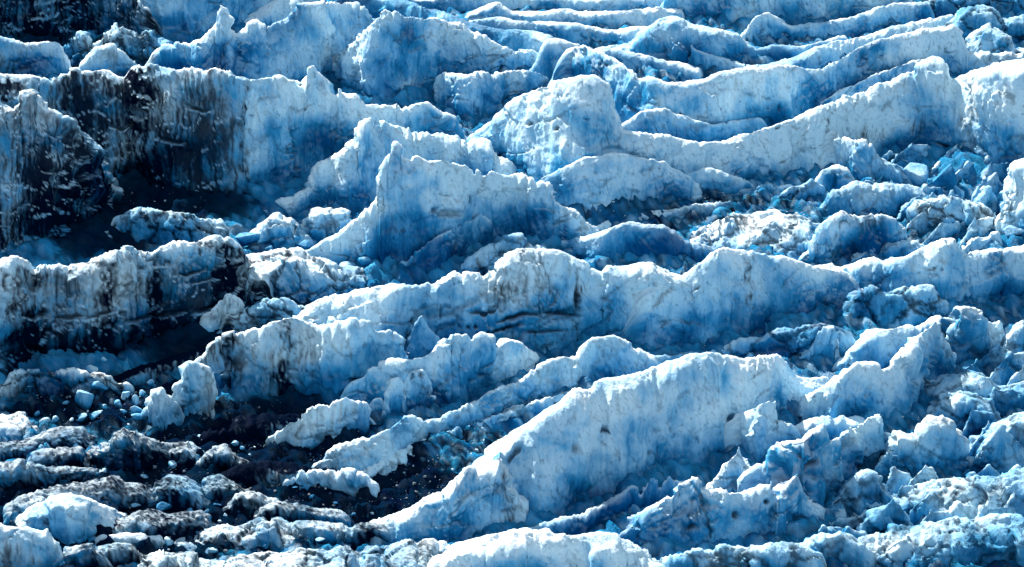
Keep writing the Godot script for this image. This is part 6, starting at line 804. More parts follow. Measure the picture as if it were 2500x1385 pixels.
	plan("ice_ridge","tapering grey ledge running right into the black debris","",[[Vector3(-52.5,1,116.7),Vector3(-52.3,-3.5,119.4),0.70],[Vector3(-51.7,1.9,116.4),Vector3(-51.5,-3.5,119.5),0.70],[Vector3(-48.9,2.8,116.4),Vector3(-48.8,-3.5,119.8),0.70],[Vector3(-45,2.4,116.9),Vector3(-44.9,-3.5,120.1),0.70],[Vector3(-40.7,1.7,117.8),Vector3(-40.6,-3.5,120.8),0.70],[Vector3(-35.5,1.3,118.8),Vector3(-35.4,-3.5,121.7),0.70],[Vector3(-34.2,0.8,119.2),Vector3(-34.1,-3.5,121.9),0.70]],{"capw":2.8,"jag":0.3,"lump":0.5,"clear":1.3,"cdirt":0.34,"fd":0.8,"flute":0.45,"run":0.9,"bulge":0.41})
	plan("ice_block","large white-topped ice block with a clean blue front, bottom left","",[[Vector3(-102.6,0.8,120.2),Vector3(-101.8,-3.5,125),0.35],[Vector3(-100.5,2.5,120.9),Vector3(-99.8,-3.5,126.4),0.41],[Vector3(-97.1,5.3,122.2),Vector3(-96.4,-3.5,128.8),0.49],[Vector3(-94.2,7.6,123.4),Vector3(-93.6,-3.5,131),0.15],[Vector3(-89.8,8.8,124.3),Vector3(-89.2,-3.5,132.3),0.09],[Vector3(-87.4,7.7,123.7),Vector3(-86.8,-3.5,131.3),0.09],[Vector3(-84.5,4.5,121.2),Vector3(-83.9,-3.5,127.5),0.09],[Vector3(-81.7,1.5,118.4),Vector3(-81.1,-3.5,123.5),0.08],[Vector3(-80.4,0.8,117.6),Vector3(-79.8,-3.5,122.4),0.08]],{"capw":5.4,"jag":0.4,"flute":0.7,"fd":0.35,"stains":[[-95.7,1.3,0.9]]})
	plan("ice_block","leaning white ice slab in the bottom left corner","",[[Vector3(-108.8,8.6,135.4),Vector3(-108.4,-3.5,141.8),0.38],[Vector3(-102.1,8.3,136.5),Vector3(-101.7,-3.5,142.7),0.38],[Vector3(-98.4,8,137.2),Vector3(-98,-3.5,143.2),0.38],[Vector3(-96.2,8,137.2),Vector3(-95.9,-3.5,143.2),0.38],[Vector3(-93.9,7.1,137.2),Vector3(-93.5,-3.5,142.7),0.38],[Vector3(-92.7,7.4,136.8),Vector3(-92.3,-3.5,142.4),0.38],[Vector3(-91.5,6.2,137.2),Vector3(-91.1,-3.5,142.2),0.38],[Vector3(-89.5,2.9,138.6),Vector3(-89.2,-3.5,141.8),0.38]],{"capw":1.9,"flute":0.5,"fd":0.3})
	plan("ice_ridge","gritty ice ledge behind the large white-topped block","",[[Vector3(-86.3,0.8,120.2),Vector3(-85.5,-3.5,125),0.70],[Vector3(-85.1,0.8,120.6),Vector3(-84.5,-3.5,125.4),0.70],[Vector3(-81.7,1,121.8),Vector3(-81.1,-3.5,126.7),0.70],[Vector3(-78.6,2.6,122.2),Vector3(-78.1,-3.5,127.6),0.70],[Vector3(-76,3.4,122.1),Vector3(-75.5,-3.5,127.8),0.70],[Vector3(-72.6,3.2,122.4),Vector3(-72.1,-3.5,128.1),0.70],[Vector3(-68.3,3.4,122.7),Vector3(-67.8,-3.5,128.4),0.70],[Vector3(-62.6,2.6,121.5),Vector3(-62.2,-3.5,127),0.70],[Vector3(-61.8,0.8,121.9),Vector3(-61.3,-3.5,126.7),0.70]],{"capw":5.4,"jag":0.3,"lump":0.5,"clear":1.3,"cdirt":0.34,"fd":0.8,"flute":0.45,"run":0.9,"bulge":0.41})
	plan("snow_mound","black and white mottled snow heap, bottom left of centre","",[[Vector3(-66.5,0.8,125.1),Vector3(-65.7,-3.5,132.7),0.45],[Vector3(-66.1,0.8,125.1),Vector3(-65.3,-3.5,132.7),0.45],[Vector3(-63.1,1.3,124.9),Vector3(-62.4,-3.5,133.1),0.45],[Vector3(-58.9,2,124.5),Vector3(-58.1,-3.5,133.7),0.45],[Vector3(-55.9,2.1,124.7),Vector3(-55.2,-3.5,134.1),0.45],[Vector3(-53.3,1.2,126.1),Vector3(-52.7,-3.5,134.2),0.45],[Vector3(-51.7,2.3,124.1),Vector3(-51,-3.5,133.7),0.45],[Vector3(-48.4,2.2,123.2),Vector3(-47.8,-3.5,132.6),0.45],[Vector3(-45.4,0.8,124.1),Vector3(-44.9,-3.5,131.7),0.45],[Vector3(-43.3,0.8,123.4),Vector3(-42.7,-3.5,131),0.45]],{"capw":7.9,"cdirt":0.25,"clear":1.3,"fd":0.5,"bulge":0.9,"crack":0.6})
	plan("ice_ridge","white-rimmed low ledge right of the mottled snow heap","",[[Vector3(-44.3,1.3,124.7),Vector3(-44.2,-3.5,127.6),0.70],[Vector3(-43.5,2.4,124.6),Vector3(-43.3,-3.5,127.8),0.70],[Vector3(-41.1,2.9,125.2),Vector3(-40.9,-3.5,128.6),0.70],[Vector3(-36.7,2.7,126.6),Vector3(-36.6,-3.5,129.9),0.70],[Vector3(-33.3,2.9,127.6),Vector3(-33.2,-3.5,131),0.70],[Vector3(-29.1,3.2,126.7),Vector3(-29.1,-3.5,130.2),0.70],[Vector3(-26.7,2.3,126.6),Vector3(-26.6,-3.5,129.8),0.70]],{"capw":2.8,"jag":0.3,"lump":0.5,"clear":1.3,"cdirt":0.34,"fd":0.8,"flute":0.45,"run":0.9,"bulge":0.41})
	plan("ice_slab","flat lens-shaped ice slab with a dirty underside, bottom left","",[[Vector3(-83.7,0.8,127.6),Vector3(-83.4,-3.5,129.8),0.45],[Vector3(-82.3,0.8,127.6),Vector3(-82.1,-3.5,129.8),0.45],[Vector3(-79.1,1.1,127.4),Vector3(-78.9,-3.5,129.8),0.45],[Vector3(-75.4,1,127.5),Vector3(-75.2,-3.5,129.8),0.45],[Vector3(-72.8,0.8,127.6),Vector3(-72.6,-3.5,129.8),0.45],[Vector3(-72.1,0.8,127.6),Vector3(-71.8,-3.5,129.8),0.45]],{"capw":1.9,"jag":0.2,"run":0.45})
	plan("ice_block","mottled grey ice block on the bottom edge left of the snow bank","",[[Vector3(-83.4,1.7,136.9),Vector3(-83.1,-3.5,139.8),0.70],[Vector3(-82.9,2.8,136.3),Vector3(-82.6,-3.5,139.7),0.70],[Vector3(-80.2,3.3,135.5),Vector3(-80,-3.5,139.1),0.70],[Vector3(-77,3.4,134.8),Vector3(-76.8,-3.5,138.3),0.70],[Vector3(-75.2,2.8,134.6),Vector3(-75,-3.5,137.9),0.70],[Vector3(-74.3,0.9,135),Vector3(-74,-3.5,137.7),0.70]],{"capw":2.8,"jag":0.3,"lump":0.5,"clear":1.3,"cdirt":0.34,"fd":0.8,"flute":0.45,"run":0.9,"bulge":0.41})
	plan("ice_block","pale cracked ice block on the bottom edge under the large white-topped block","",[[Vector3(-90.1,2.8,138.4),Vector3(-89.8,-3.5,141.8),0.70],[Vector3(-89.4,3.8,138.1),Vector3(-89.2,-3.5,141.8),0.70],[Vector3(-86.7,4.3,137.9),Vector3(-86.4,-3.5,141.8),0.70],[Vector3(-83.8,4.5,137.8),Vector3(-83.5,-3.5,141.8),0.70],[Vector3(-82.7,3.2,138.3),Vector3(-82.5,-3.5,141.8),0.70]],{"capw":2.8,"crack":0.7,"jag":0.3,"lump":0.5,"clear":1.3,"cdirt":0.34,"fd":0.8,"flute":0.45,"run":0.9,"bulge":0.41})
	plan("snow_mound","knobby white snow mound on the bottom edge, left of centre","",[[Vector3(-74.6,0.9,138.8),Vector3(-73.9,-3.5,145),0.50],[Vector3(-73.9,2.1,137.3),Vector3(-73.1,-3.5,145),0.50],[Vector3(-72.2,2.7,136.6),Vector3(-71.3,-3.5,145),0.50],[Vector3(-70.6,2.9,136.4),Vector3(-69.7,-3.5,145),0.50],[Vector3(-68,2.4,137),Vector3(-67.3,-3.5,145),0.50],[Vector3(-65.6,2.1,137.3),Vector3(-64.9,-3.5,145),0.50],[Vector3(-61.4,1.5,138.1),Vector3(-60.8,-3.5,145),0.50],[Vector3(-56.5,1.2,138.4),Vector3(-55.9,-3.5,145),0.50]],{"capw":6.3,"bulge":0.83,"cdirt":0.22})
	plan("ice_fin","squat fluted ice tooth with a white shoulder, standing in the dark rubble at left","",[[Vector3(-80.1,2.9,72.7),Vector3(-80,-3.5,74.9),0.06],[Vector3(-79.8,4.9,72.2),Vector3(-79.7,-3.5,75.1),0.06],[Vector3(-78.8,6.9,72.1),Vector3(-78.8,-3.5,75.7),0.06],[Vector3(-77.1,7.6,73),Vector3(-77,-3.5,76.9),0.06],[Vector3(-75.7,6.2,73.6),Vector3(-75.7,-3.5,76.9),0.06],[Vector3(-74.8,4.9,73.6),Vector3(-74.7,-3.5,76.5),0.06]],{"capw":1.3,"flute":0.8,"jag":0.3,"fd":0.75,"run":0.45})
	plan("ice_fin","tall fluted ice column half white and half grey, standing in the dark rubble at left","",[[Vector3(-75.7,4.2,72.2),Vector3(-75.6,-3.5,74.9),0.05],[Vector3(-74.6,7.3,71.3),Vector3(-74.5,-3.5,75),0.05],[Vector3(-72.6,8.6,71.1),Vector3(-72.6,-3.5,75.3),0.05],[Vector3(-72.1,10.7,70.5),Vector3(-72.1,-3.5,75.4),0.05],[Vector3(-71.5,12.4,69.9),Vector3(-71.5,-3.5,75.5),0.05],[Vector3(-69.9,12.1,69.9),Vector3(-69.9,-3.5,75.3),0.14],[Vector3(-67.8,10.3,68.7),Vector3(-67.8,-3.5,73.5),0.40],[Vector3(-66.7,8.4,68.8),Vector3(-66.7,-3.5,72.9),0.40],[Vector3(-66.8,5.5,69.8),Vector3(-66.8,-3.5,72.9),0.40],[Vector3(-67.4,2.6,71),Vector3(-67.3,-3.5,73),0.40]],{"capw":1.3,"flute":0.9,"jag":0.4,"fd":0.75,"run":0.45})
	plan("ice_ridge","low shaded rib of ice under the long sweeping ridge, behind the hollow's scalloped rim","",[[Vector3(28,4.7,-93.2),Vector3(27.9,-3.5,-90),0.00],[Vector3(31.1,6.7,-93.4),Vector3(31,-3.5,-89.1),0.00],[Vector3(35.7,9.9,-93.7),Vector3(35.7,-3.5,-87.8),0.00],[Vector3(41.2,10.9,-92.9),Vector3(41.2,-3.5,-86.5),0.00],[Vector3(47.9,9.4,-90.9),Vector3(47.8,-3.5,-85.3),0.00],[Vector3(54.5,7.9,-88.9),Vector3(54.4,-3.5,-84.1),0.00],[Vector3(61.3,8,-91.8),Vector3(61.2,-3.5,-86.9),0.00],[Vector3(67.1,7.7,-94.7),Vector3(67,-3.5,-90),0.00]],{"capw":0.8,"jag":0.3,"ribs":0.5,"clear":1.2})
	plan("ice_ridge","arched ice lip low on the face of the immense ridge, right of the centre peak","",[[Vector3(5.3,6,-49.3),Vector3(5.3,-3.5,-44.9),0.06],[Vector3(9.5,9.2,-49),Vector3(9.5,-3.5,-42.7),0.06],[Vector3(13.7,11.4,-48.2),Vector3(13.7,-3.5,-40.5),0.06],[Vector3(19.2,13.8,-48.5),Vector3(19.1,-3.5,-39.4),0.06],[Vector3(27.1,14.9,-49.2),Vector3(27,-3.5,-39.4),0.06],[Vector3(32.9,13.1,-52),Vector3(32.8,-3.5,-43.3),0.06],[Vector3(39.4,10.3,-54.7),Vector3(39.3,-3.5,-47.7),0.06],[Vector3(46,6.2,-56.4),Vector3(45.9,-3.5,-51.8),0.06],[Vector3(48.2,3.9,-56.4),Vector3(48.1,-3.5,-53.2),0.06]],{"capw":0.8,"jag":0.25,"ribs":0.5,"crack":0.4})
	plan("ice_ridge","small pale ice mound at the foot of the immense ridge beside the debris floor","",[[Vector3(41.8,3.4,-56.3),Vector3(41.7,-3.5,-53.2),0.05],[Vector3(44.5,5.1,-57.7),Vector3(44.4,-3.5,-53.6),0.05],[Vector3(50,7.1,-59.5),Vector3(49.9,-3.5,-54.2),0.05],[Vector3(52.6,6.7,-59.6),Vector3(52.5,-3.5,-54.5),0.05],[Vector3(55.5,5.6,-59.7),Vector3(55.3,-3.5,-55.3),0.05],[Vector3(61.6,2.9,-60.4),Vector3(61.5,-3.5,-57.7),0.05],[Vector3(64.7,0.8,-60.4),Vector3(64.6,-3.5,-58.9),0.05]],{"capw":0.9,"jag":0.3})
	plan("ice_ridge","thin snowy swell in front of the dark-faced snow peak, upper middle","",[[Vector3(18,2.2,-155.4),Vector3(18,-3.5,-150.8),0.00],[Vector3(22.8,4.5,-156.8),Vector3(22.7,-3.5,-150.6),0.00],[Vector3(26.4,5.8,-157.5),Vector3(26.3,-3.5,-150.4),0.00],[Vector3(33.6,4.9,-156.6),Vector3(33.5,-3.5,-150.1),0.00],[Vector3(42,3.7,-154.6),Vector3(41.8,-3.5,-148.9),0.00],[Vector3(49.1,2.8,-152.9),Vector3(48.9,-3.5,-148),0.00],[Vector3(53.9,1.7,-151.5),Vector3(53.7,-3.5,-147.3),0.00]],{"capw":2.5,"lump":1.2,"jag":0.18})
	plan("ice_ridge","thin layered ice ridge below the peaked white ridge, top right","",[[Vector3(66.7,0.8,-163.2),Vector3(66.5,-3.5,-160.8),0.00],[Vector3(70.4,2.2,-164.8),Vector3(70.2,-3.5,-161.5),0.00],[Vector3(76.6,3.3,-166.7),Vector3(76.4,-3.5,-162.8),0.00],[Vector3(85.4,2.1,-169.5),Vector3(85.2,-3.5,-166.4),0.00],[Vector3(93.1,2.5,-173.5),Vector3(92.9,-3.5,-170.1),0.00],[Vector3(99.6,3.1,-177),Vector3(99.3,-3.5,-173.2),0.00]],{"capw":1.6,"clear":1.2,"jag":0.18})
	plan("ice_ridge","faint far ridge cut by the top edge, left of the long thin white ridge","",[[Vector3(-37.1,3.7,-215.9),Vector3(-37,-3.5,-210.8),0.00],[Vector3(-28.1,2.5,-214.5),Vector3(-28,-3.5,-210.1),0.00],[Vector3(-19.2,3.4,-214.3),Vector3(-19.1,-3.5,-209.4),0.00],[Vector3(-6.4,4.1,-213.7),Vector3(-6.4,-3.5,-208.4),0.00],[Vector3(11.5,3.2,-213.2),Vector3(11.4,-3.5,-208.4),0.00],[Vector3(21.7,2.5,-213),Vector3(21.6,-3.5,-208.6),0.00],[Vector3(31.9,3,-214),Vector3(31.8,-3.5,-209.4),0.00],[Vector3(49.9,2.8,-215.3),Vector3(49.7,-3.5,-210.8),0.00]],{"capw":2.2,"jag":0.3})
	plan("ice_ridge","leaning ice rib on the right half of the long sweeping ridge","",[[Vector3(87.4,4.4,-116.7),Vector3(87.3,-3.5,-113.6),0.20],[Vector3(92.3,5.8,-120.3),Vector3(92.2,-3.5,-116.5),0.20],[Vector3(99.7,7.6,-125.6),Vector3(99.6,-3.5,-120.8),0.20],[Vector3(108.6,8.4,-132.6),Vector3(108.5,-3.5,-127.5),0.20],[Vector3(114.5,8.7,-137.1),Vector3(114.3,-3.5,-131.8),0.20],[Vector3(119,8.1,-140.2),Vector3(118.8,-3.5,-135.2),0.20]],{"capw":0.8,"jag":0.4,"crack":0.6})
	plan("ice_ridge","lumpy ice rib between the fused grey blocks and the bright snow shelf","",[[Vector3(127.7,2.4,-149.3),Vector3(127.3,-3.5,-145.5),0.15],[Vector3(132.3,5.4,-149.7),Vector3(131.9,-3.5,-144.2),0.15],[Vector3(137,7.7,-149.7),Vector3(136.4,-3.5,-142.8),0.15],[Vector3(144,7.2,-149.1),Vector3(143.5,-3.5,-142.5),0.15],[Vector3(151.3,8.3,-150.3),Vector3(150.7,-3.5,-143),0.15],[Vector3(161,7.6,-150.7),Vector3(160.3,-3.5,-143.8),0.15]],{"capw":1.9,"jag":0.4,"crack":0.7,"bulge":0.3})
	plan("ice_ridge","long blue ice rib in the trough below the fluted dome, lower centre","",[[Vector3(-33.8,0.9,102.6),Vector3(-33.7,-3.5,104.6),0.30],[Vector3(-30.5,1.3,98.7),Vector3(-30.4,-3.5,101),0.30],[Vector3(-22.1,1.5,89.6),Vector3(-22,-3.5,92),0.30],[Vector3(-13.4,1.5,82.2),Vector3(-13.3,-3.5,84.7),0.30],[Vector3(-4.5,1.5,74.8),Vector3(-4.5,-3.5,77.3),0.30],[Vector3(3.6,1.4,68.5),Vector3(3.6,-3.5,70.9),0.30],[Vector3(11.9,1.3,62.2),Vector3(11.9,-3.5,64.5),0.30],[Vector3(15.7,1,59.5),Vector3(15.6,-3.5,61.6),0.30]],{"capw":1.3,"clear":1.2,"crack":0.6,"flute":0.6,"jag":0.7,"bulge":0.45,"lump":1.6})
	plan("ice_ridge","black grit-covered swell in the middle of the dark debris, lower left of centre","",[[Vector3(-62.3,1.2,102.3),Vector3(-62,-3.5,106.4),0.95],[Vector3(-58.1,2.6,101.1),Vector3(-57.7,-3.5,106.7),0.95],[Vector3(-52,3.5,100.6),Vector3(-51.6,-3.5,107.1),0.95],[Vector3(-45.9,3.4,101.1),Vector3(-45.6,-3.5,107.6),0.95],[Vector3(-40.6,2.4,102.6),Vector3(-40.4,-3.5,107.9),0.95],[Vector3(-37.1,0.8,104.6),Vector3(-36.9,-3.5,108.2),0.95]],{"capw":3.2,"jag":0.3,"cdirt":0.95,"bulge":0.3})
	plan("ice_ridge","black grit-covered swell behind the fluted jagged fin, lower left of centre","",[[Vector3(-66.1,1.3,81.4),Vector3(-65.7,-3.5,85.7),0.95],[Vector3(-61.8,2.8,78.8),Vector3(-61.4,-3.5,84.7),0.95],[Vector3(-56.5,3,77.3),Vector3(-56.1,-3.5,83.4),0.95],[Vector3(-51.3,2.1,76),Vector3(-51,-3.5,81.1),0.95],[Vector3(-46.1,1.3,73.4),Vector3(-45.8,-3.5,77.7),0.95],[Vector3(-41.7,1,70.9),Vector3(-41.5,-3.5,74.9),0.95]],{"capw":3.2,"jag":0.3,"cdirt":0.95,"bulge":0.3})
	plan("ice_ridge","black grit-covered swell at the foot of the long stained wall, left","",[[Vector3(-92.6,1.1,56.5),Vector3(-92.1,-3.5,60.6),0.90],[Vector3(-86.5,2.1,52.6),Vector3(-86,-3.5,57.8),0.90],[Vector3(-81.3,2.8,49.3),Vector3(-80.7,-3.5,55.3),0.90],[Vector3(-76.9,2.5,46.2),Vector3(-76.4,-3.5,51.9),0.90],[Vector3(-72.6,2.7,42.5),Vector3(-72.1,-3.5,48.4),0.90],[Vector3(-69.1,2.2,40.3),Vector3(-68.6,-3.5,45.7),0.90]],{"capw":3.2,"jag":0.3,"cdirt":0.95,"bulge":0.3})
	plan("ice_ridge","low debris-dusted rib on the shaded floor right of the centre peak","",[[Vector3(17.7,0.9,-33.3),Vector3(17.7,-3.5,-30.8),0.35],[Vector3(23,1.4,-36.2),Vector3(23,-3.5,-33.2),0.35],[Vector3(28.3,1.5,-38.7),Vector3(28.3,-3.5,-35.6),0.35],[Vector3(36.9,1.4,-42.5),Vector3(36.8,-3.5,-39.4),0.35],[Vector3(47.7,1.7,-47),Vector3(47.6,-3.5,-43.7),0.35],[Vector3(56.4,1.3,-50.1),Vector3(56.3,-3.5,-47.1),0.35]],{"capw":1.6,"jag":0.3,"clear":1.25,"bulge":0.3,"crack":0.7})
	plan("ice_ridge","second debris-dusted rib on the shaded floor, nearer the immense ridge","",[[Vector3(26.4,1,-44.8),Vector3(26.4,-3.5,-42.1),0.40],[Vector3(37.2,1.2,-49.8),Vector3(37.1,-3.5,-46.9),0.40],[Vector3(50.4,1,-55.4),Vector3(50.2,-3.5,-52.7),0.40],[Vector3(64.7,1,-59.9),Vector3(64.5,-3.5,-57.2),0.40],[Vector3(73.5,1,-62.8),Vector3(73.3,-3.5,-60.1),0.40]],{"capw":1.6,"jag":0.3,"clear":1.25,"bulge":0.3,"crack":0.7})
	plan("ice_hummock","shaded cracked ice filling the gap left of the blue ribs, right of centre","",[[Vector3(27.2,0.8,46.8),Vector3(27.1,-3.5,48.9),0.10],[Vector3(32.9,1.8,44.7),Vector3(32.8,-3.5,47.6),0.10],[Vector3(40.5,1.8,42.9),Vector3(40.4,-3.5,45.9),0.10],[Vector3(46.3,1.7,41.7),Vector3(46.1,-3.5,44.6),0.10]],{"capw":1.6,"bulge":0.45,"crack":0.7,"clear":1.3,"snow":0.4,"jag":0.35,"lump":0.6,"flute":0.5})
	plan("ice_hummock","dirty broken ice banked against the base of the sloping buttress, left","",[[Vector3(-132.3,1.9,-8.7),Vector3(-132,-3.5,-5.6),0.75],[Vector3(-124.7,2.3,-11.7),Vector3(-124.3,-3.5,-8.2),0.75],[Vector3(-118,2.6,-14.3),Vector3(-117.6,-3.5,-10.6),0.75],[Vector3(-112.5,2.3,-18.2),Vector3(-112.1,-3.5,-14.8),0.75],[Vector3(-107.8,2.4,-21.8),Vector3(-107.5,-3.5,-18.2),0.75],[Vector3(-102.3,3,-26.9),Vector3(-102,-3.5,-22.9),0.75],[Vector3(-98.6,3.3,-30.3),Vector3(-98.2,-3.5,-26.1),0.75]],{"capw":1.6,"bulge":0.75,"crack":1.0,"snow":0.4,"clear":1.15,"jag":0.35,"lump":0.6,"flute":0.5})
	plan("ice_shard","tilted blue ice shard, second nearest right of the slanting ice spur","blue ice shards in the right hollow",[[Vector3(96.5,0.8,-63.7),Vector3(96.4,-3.5,-62.9),0.10],[Vector3(98.2,2.5,-66),Vector3(98.1,-3.5,-64.6),0.10],[Vector3(101.1,4,-67.8),Vector3(101.1,-3.5,-65.9),0.10],[Vector3(101.8,4.6,-68.3),Vector3(101.8,-3.5,-66.2),0.10],[Vector3(102.3,4,-68.3),Vector3(102.2,-3.5,-66.4),0.10],[Vector3(104.5,2.8,-68.8),Vector3(104.4,-3.5,-67.3),0.10],[Vector3(105.9,2,-69.1),Vector3(105.8,-3.5,-67.9),0.10]],{"capw":0.5,"flute":0.4,"crack":0.8,"bulge":0.34,"jag":0.2,"run":0.5,"snow":0.5,"clear":1.15,"lump":0.45})
	plan("ice_shard","tilted blue ice shard, fifth nearest right of the fan-striped hummock","blue ice shards in the right hollow",[[Vector3(103,0.8,-35.3),Vector3(102.9,-3.5,-34.3),0.10],[Vector3(105.5,4.1,-39.2),Vector3(105.3,-3.5,-35.8),0.10],[Vector3(106.9,5.9,-41.2),Vector3(106.7,-3.5,-36.5),0.10],[Vector3(108,6.9,-42.4),Vector3(107.7,-3.5,-37),0.10],[Vector3(108.6,5.9,-42),Vector3(108.3,-3.5,-37.4),0.10],[Vector3(114.1,5,-44.2),Vector3(113.9,-3.5,-40.2),0.10],[Vector3(115.9,2.7,-43.6),Vector3(115.7,-3.5,-41.1),0.10]],{"capw":0.5,"flute":0.4,"crack":0.8,"bulge":0.34,"jag":0.2,"run":0.5,"snow":0.5,"clear":1.15,"lump":0.45})
	plan("ice_shard","tilted blue ice shard, fourth nearest right of the fan-striped hummock","blue ice shards in the right hollow",[[Vector3(100.3,0.8,-32.4),Vector3(100.2,-3.5,-31.3),0.10],[Vector3(101.9,3,-34.4),Vector3(101.8,-3.5,-31.8),0.10],[Vector3(104.7,4.1,-36),Vector3(104.5,-3.5,-32.6),0.10],[Vector3(105.2,4.8,-36.6),Vector3(105,-3.5,-32.8),0.10],[Vector3(105.8,4.1,-36.3),Vector3(105.6,-3.5,-32.9),0.10],[Vector3(107.6,3.1,-36.2),Vector3(107.4,-3.5,-33.5),0.10],[Vector3(108.6,1.6,-35.4),Vector3(108.5,-3.5,-33.8),0.10]],{"capw":0.5,"flute":0.4,"crack":0.8,"bulge":0.34,"jag":0.2,"run":0.5,"snow":0.5,"clear":1.15,"lump":0.45})
	plan("ice_shard","tilted blue ice shard, fifth nearest left of the tall white block","blue ice shards in the right hollow",[[Vector3(111.2,0.8,-32.4),Vector3(111.1,-3.5,-31.5),0.10],[Vector3(112.6,2.3,-33.6),Vector3(112.5,-3.5,-31.9),0.10],[Vector3(116.1,4.7,-35.8),Vector3(116,-3.5,-32.9),0.10],[Vector3(116.6,5.3,-36.2),Vector3(116.5,-3.5,-33.1),0.10],[Vector3(117.1,4.6,-36),Vector3(117,-3.5,-33.2),0.10],[Vector3(117.5,3.7,-35.7),Vector3(117.4,-3.5,-33.3),0.10],[Vector3(118.6,1.6,-35),Vector3(118.5,-3.5,-33.6),0.10]],{"capw":0.5,"flute":0.4,"crack":0.8,"bulge":0.34,"jag":0.2,"run":0.5,"snow":0.5,"clear":1.15,"lump":0.45})
	plan("ice_shard","tilted blue ice shard, second nearest left of the tall white block","blue ice shards in the right hollow",[[Vector3(115.8,0.8,-35.3),Vector3(115.7,-3.5,-34.3),0.10],[Vector3(117.8,4.4,-39.4),Vector3(117.5,-3.5,-35.8),0.10],[Vector3(121.6,6.4,-43.2),Vector3(121.3,-3.5,-38.2),0.10],[Vector3(122.4,7.4,-44.4),Vector3(122.1,-3.5,-38.7),0.10],[Vector3(123,6.4,-44.1),Vector3(122.6,-3.5,-39.1),0.10],[Vector3(124.8,4.7,-44.1),Vector3(124.5,-3.5,-40.3),0.10],[Vector3(126.1,2.7,-43.6),Vector3(125.9,-3.5,-41.2),0.10]],{"capw":0.5,"flute":0.4,"crack":0.8,"bulge":0.34,"jag":0.2,"run":0.5,"snow":0.5,"clear":1.15,"lump":0.45})
	plan("ice_shard","tilted blue ice shard, third nearest right of the fan-striped hummock","blue ice shards in the right hollow",[[Vector3(104.3,0.8,-46.2),Vector3(104.2,-3.5,-45.2),0.10],[Vector3(106,2.4,-49.3),Vector3(105.8,-3.5,-47),0.10],[Vector3(106.6,4.4,-51),Vector3(106.4,-3.5,-47.4),0.10],[Vector3(107.3,5.1,-52),Vector3(107.1,-3.5,-47.9),0.10],[Vector3(107.8,4.4,-51.8),Vector3(107.6,-3.5,-48.2),0.10],[Vector3(112,3.5,-53.9),Vector3(111.8,-3.5,-50.9),0.10],[Vector3(113.2,2.3,-53.9),Vector3(113.1,-3.5,-51.7),0.10]],{"capw":0.5,"flute":0.4,"crack":0.8,"bulge":0.34,"jag":0.2,"run":0.5,"snow":0.5,"clear":1.15,"lump":0.45})
	plan("ice_shard","tilted blue ice shard, seventh nearest left of the tall white block","blue ice shards in the right hollow",[[Vector3(108.7,0.8,-42.4),Vector3(108.6,-3.5,-41.3),0.10],[Vector3(110.4,2.7,-44.7),Vector3(110.3,-3.5,-42.3),0.10],[Vector3(113,4.5,-46.9),Vector3(112.7,-3.5,-43.3),0.10],[Vector3(113.7,5.2,-47.6),Vector3(113.4,-3.5,-43.5),0.10],[Vector3(114.2,4.5,-47.4),Vector3(114,-3.5,-43.7),0.10],[Vector3(116.7,3.3,-47.5),Vector3(116.5,-3.5,-44.7),0.10],[Vector3(117.9,1.9,-47),Vector3(117.8,-3.5,-45.2),0.10]],{"capw":0.5,"flute":0.4,"crack":0.8,"bulge":0.34,"jag":0.2,"run":0.5,"snow":0.5,"clear":1.15,"lump":0.45})
	plan("ice_shard","tilted blue ice shard, nearest left of the tall white block","blue ice shards in the right hollow",[[Vector3(122.8,0.8,-57.1),Vector3(122.7,-3.5,-56.1),0.10],[Vector3(124,2.2,-58.7),Vector3(123.8,-3.5,-56.7),0.10],[Vector3(127,4.4,-61.3),Vector3(126.8,-3.5,-57.7),0.10],[Vector3(127.5,5,-61.9),Vector3(127.2,-3.5,-57.9),0.10],[Vector3(127.8,4.3,-61.5),Vector3(127.6,-3.5,-58),0.10],[Vector3(128.3,2.9,-60.7),Vector3(128.1,-3.5,-58.2),0.10],[Vector3(129.1,1.6,-60.1),Vector3(128.9,-3.5,-58.5),0.10]],{"capw":0.5,"flute":0.4,"crack":0.8,"bulge":0.34,"jag":0.2,"run":0.5,"snow":0.5,"clear":1.15,"lump":0.45})
	plan("ice_shard","tilted blue ice shard, second nearest right of the fan-striped hummock","blue ice shards in the right hollow",[[Vector3(99,0.8,-39.7),Vector3(98.9,-3.5,-38.6),0.10],[Vector3(100.9,2.1,-43.5),Vector3(100.8,-3.5,-41.5),0.10],[Vector3(105.3,3.7,-47.4),Vector3(105.1,-3.5,-44.3),0.10],[Vector3(106,4.3,-48.2),Vector3(105.8,-3.5,-44.7),0.10],[Vector3(106.6,3.8,-48.2),Vector3(106.4,-3.5,-45.1),0.10],[Vector3(107,3.1,-48),Vector3(106.9,-3.5,-45.4),0.10],[Vector3(108.3,2,-48.1),Vector3(108.1,-3.5,-46.2),0.10]],{"capw":0.5,"flute":0.4,"crack":0.8,"bulge":0.34,"jag":0.2,"run":0.5,"snow":0.5,"clear":1.15,"lump":0.45})
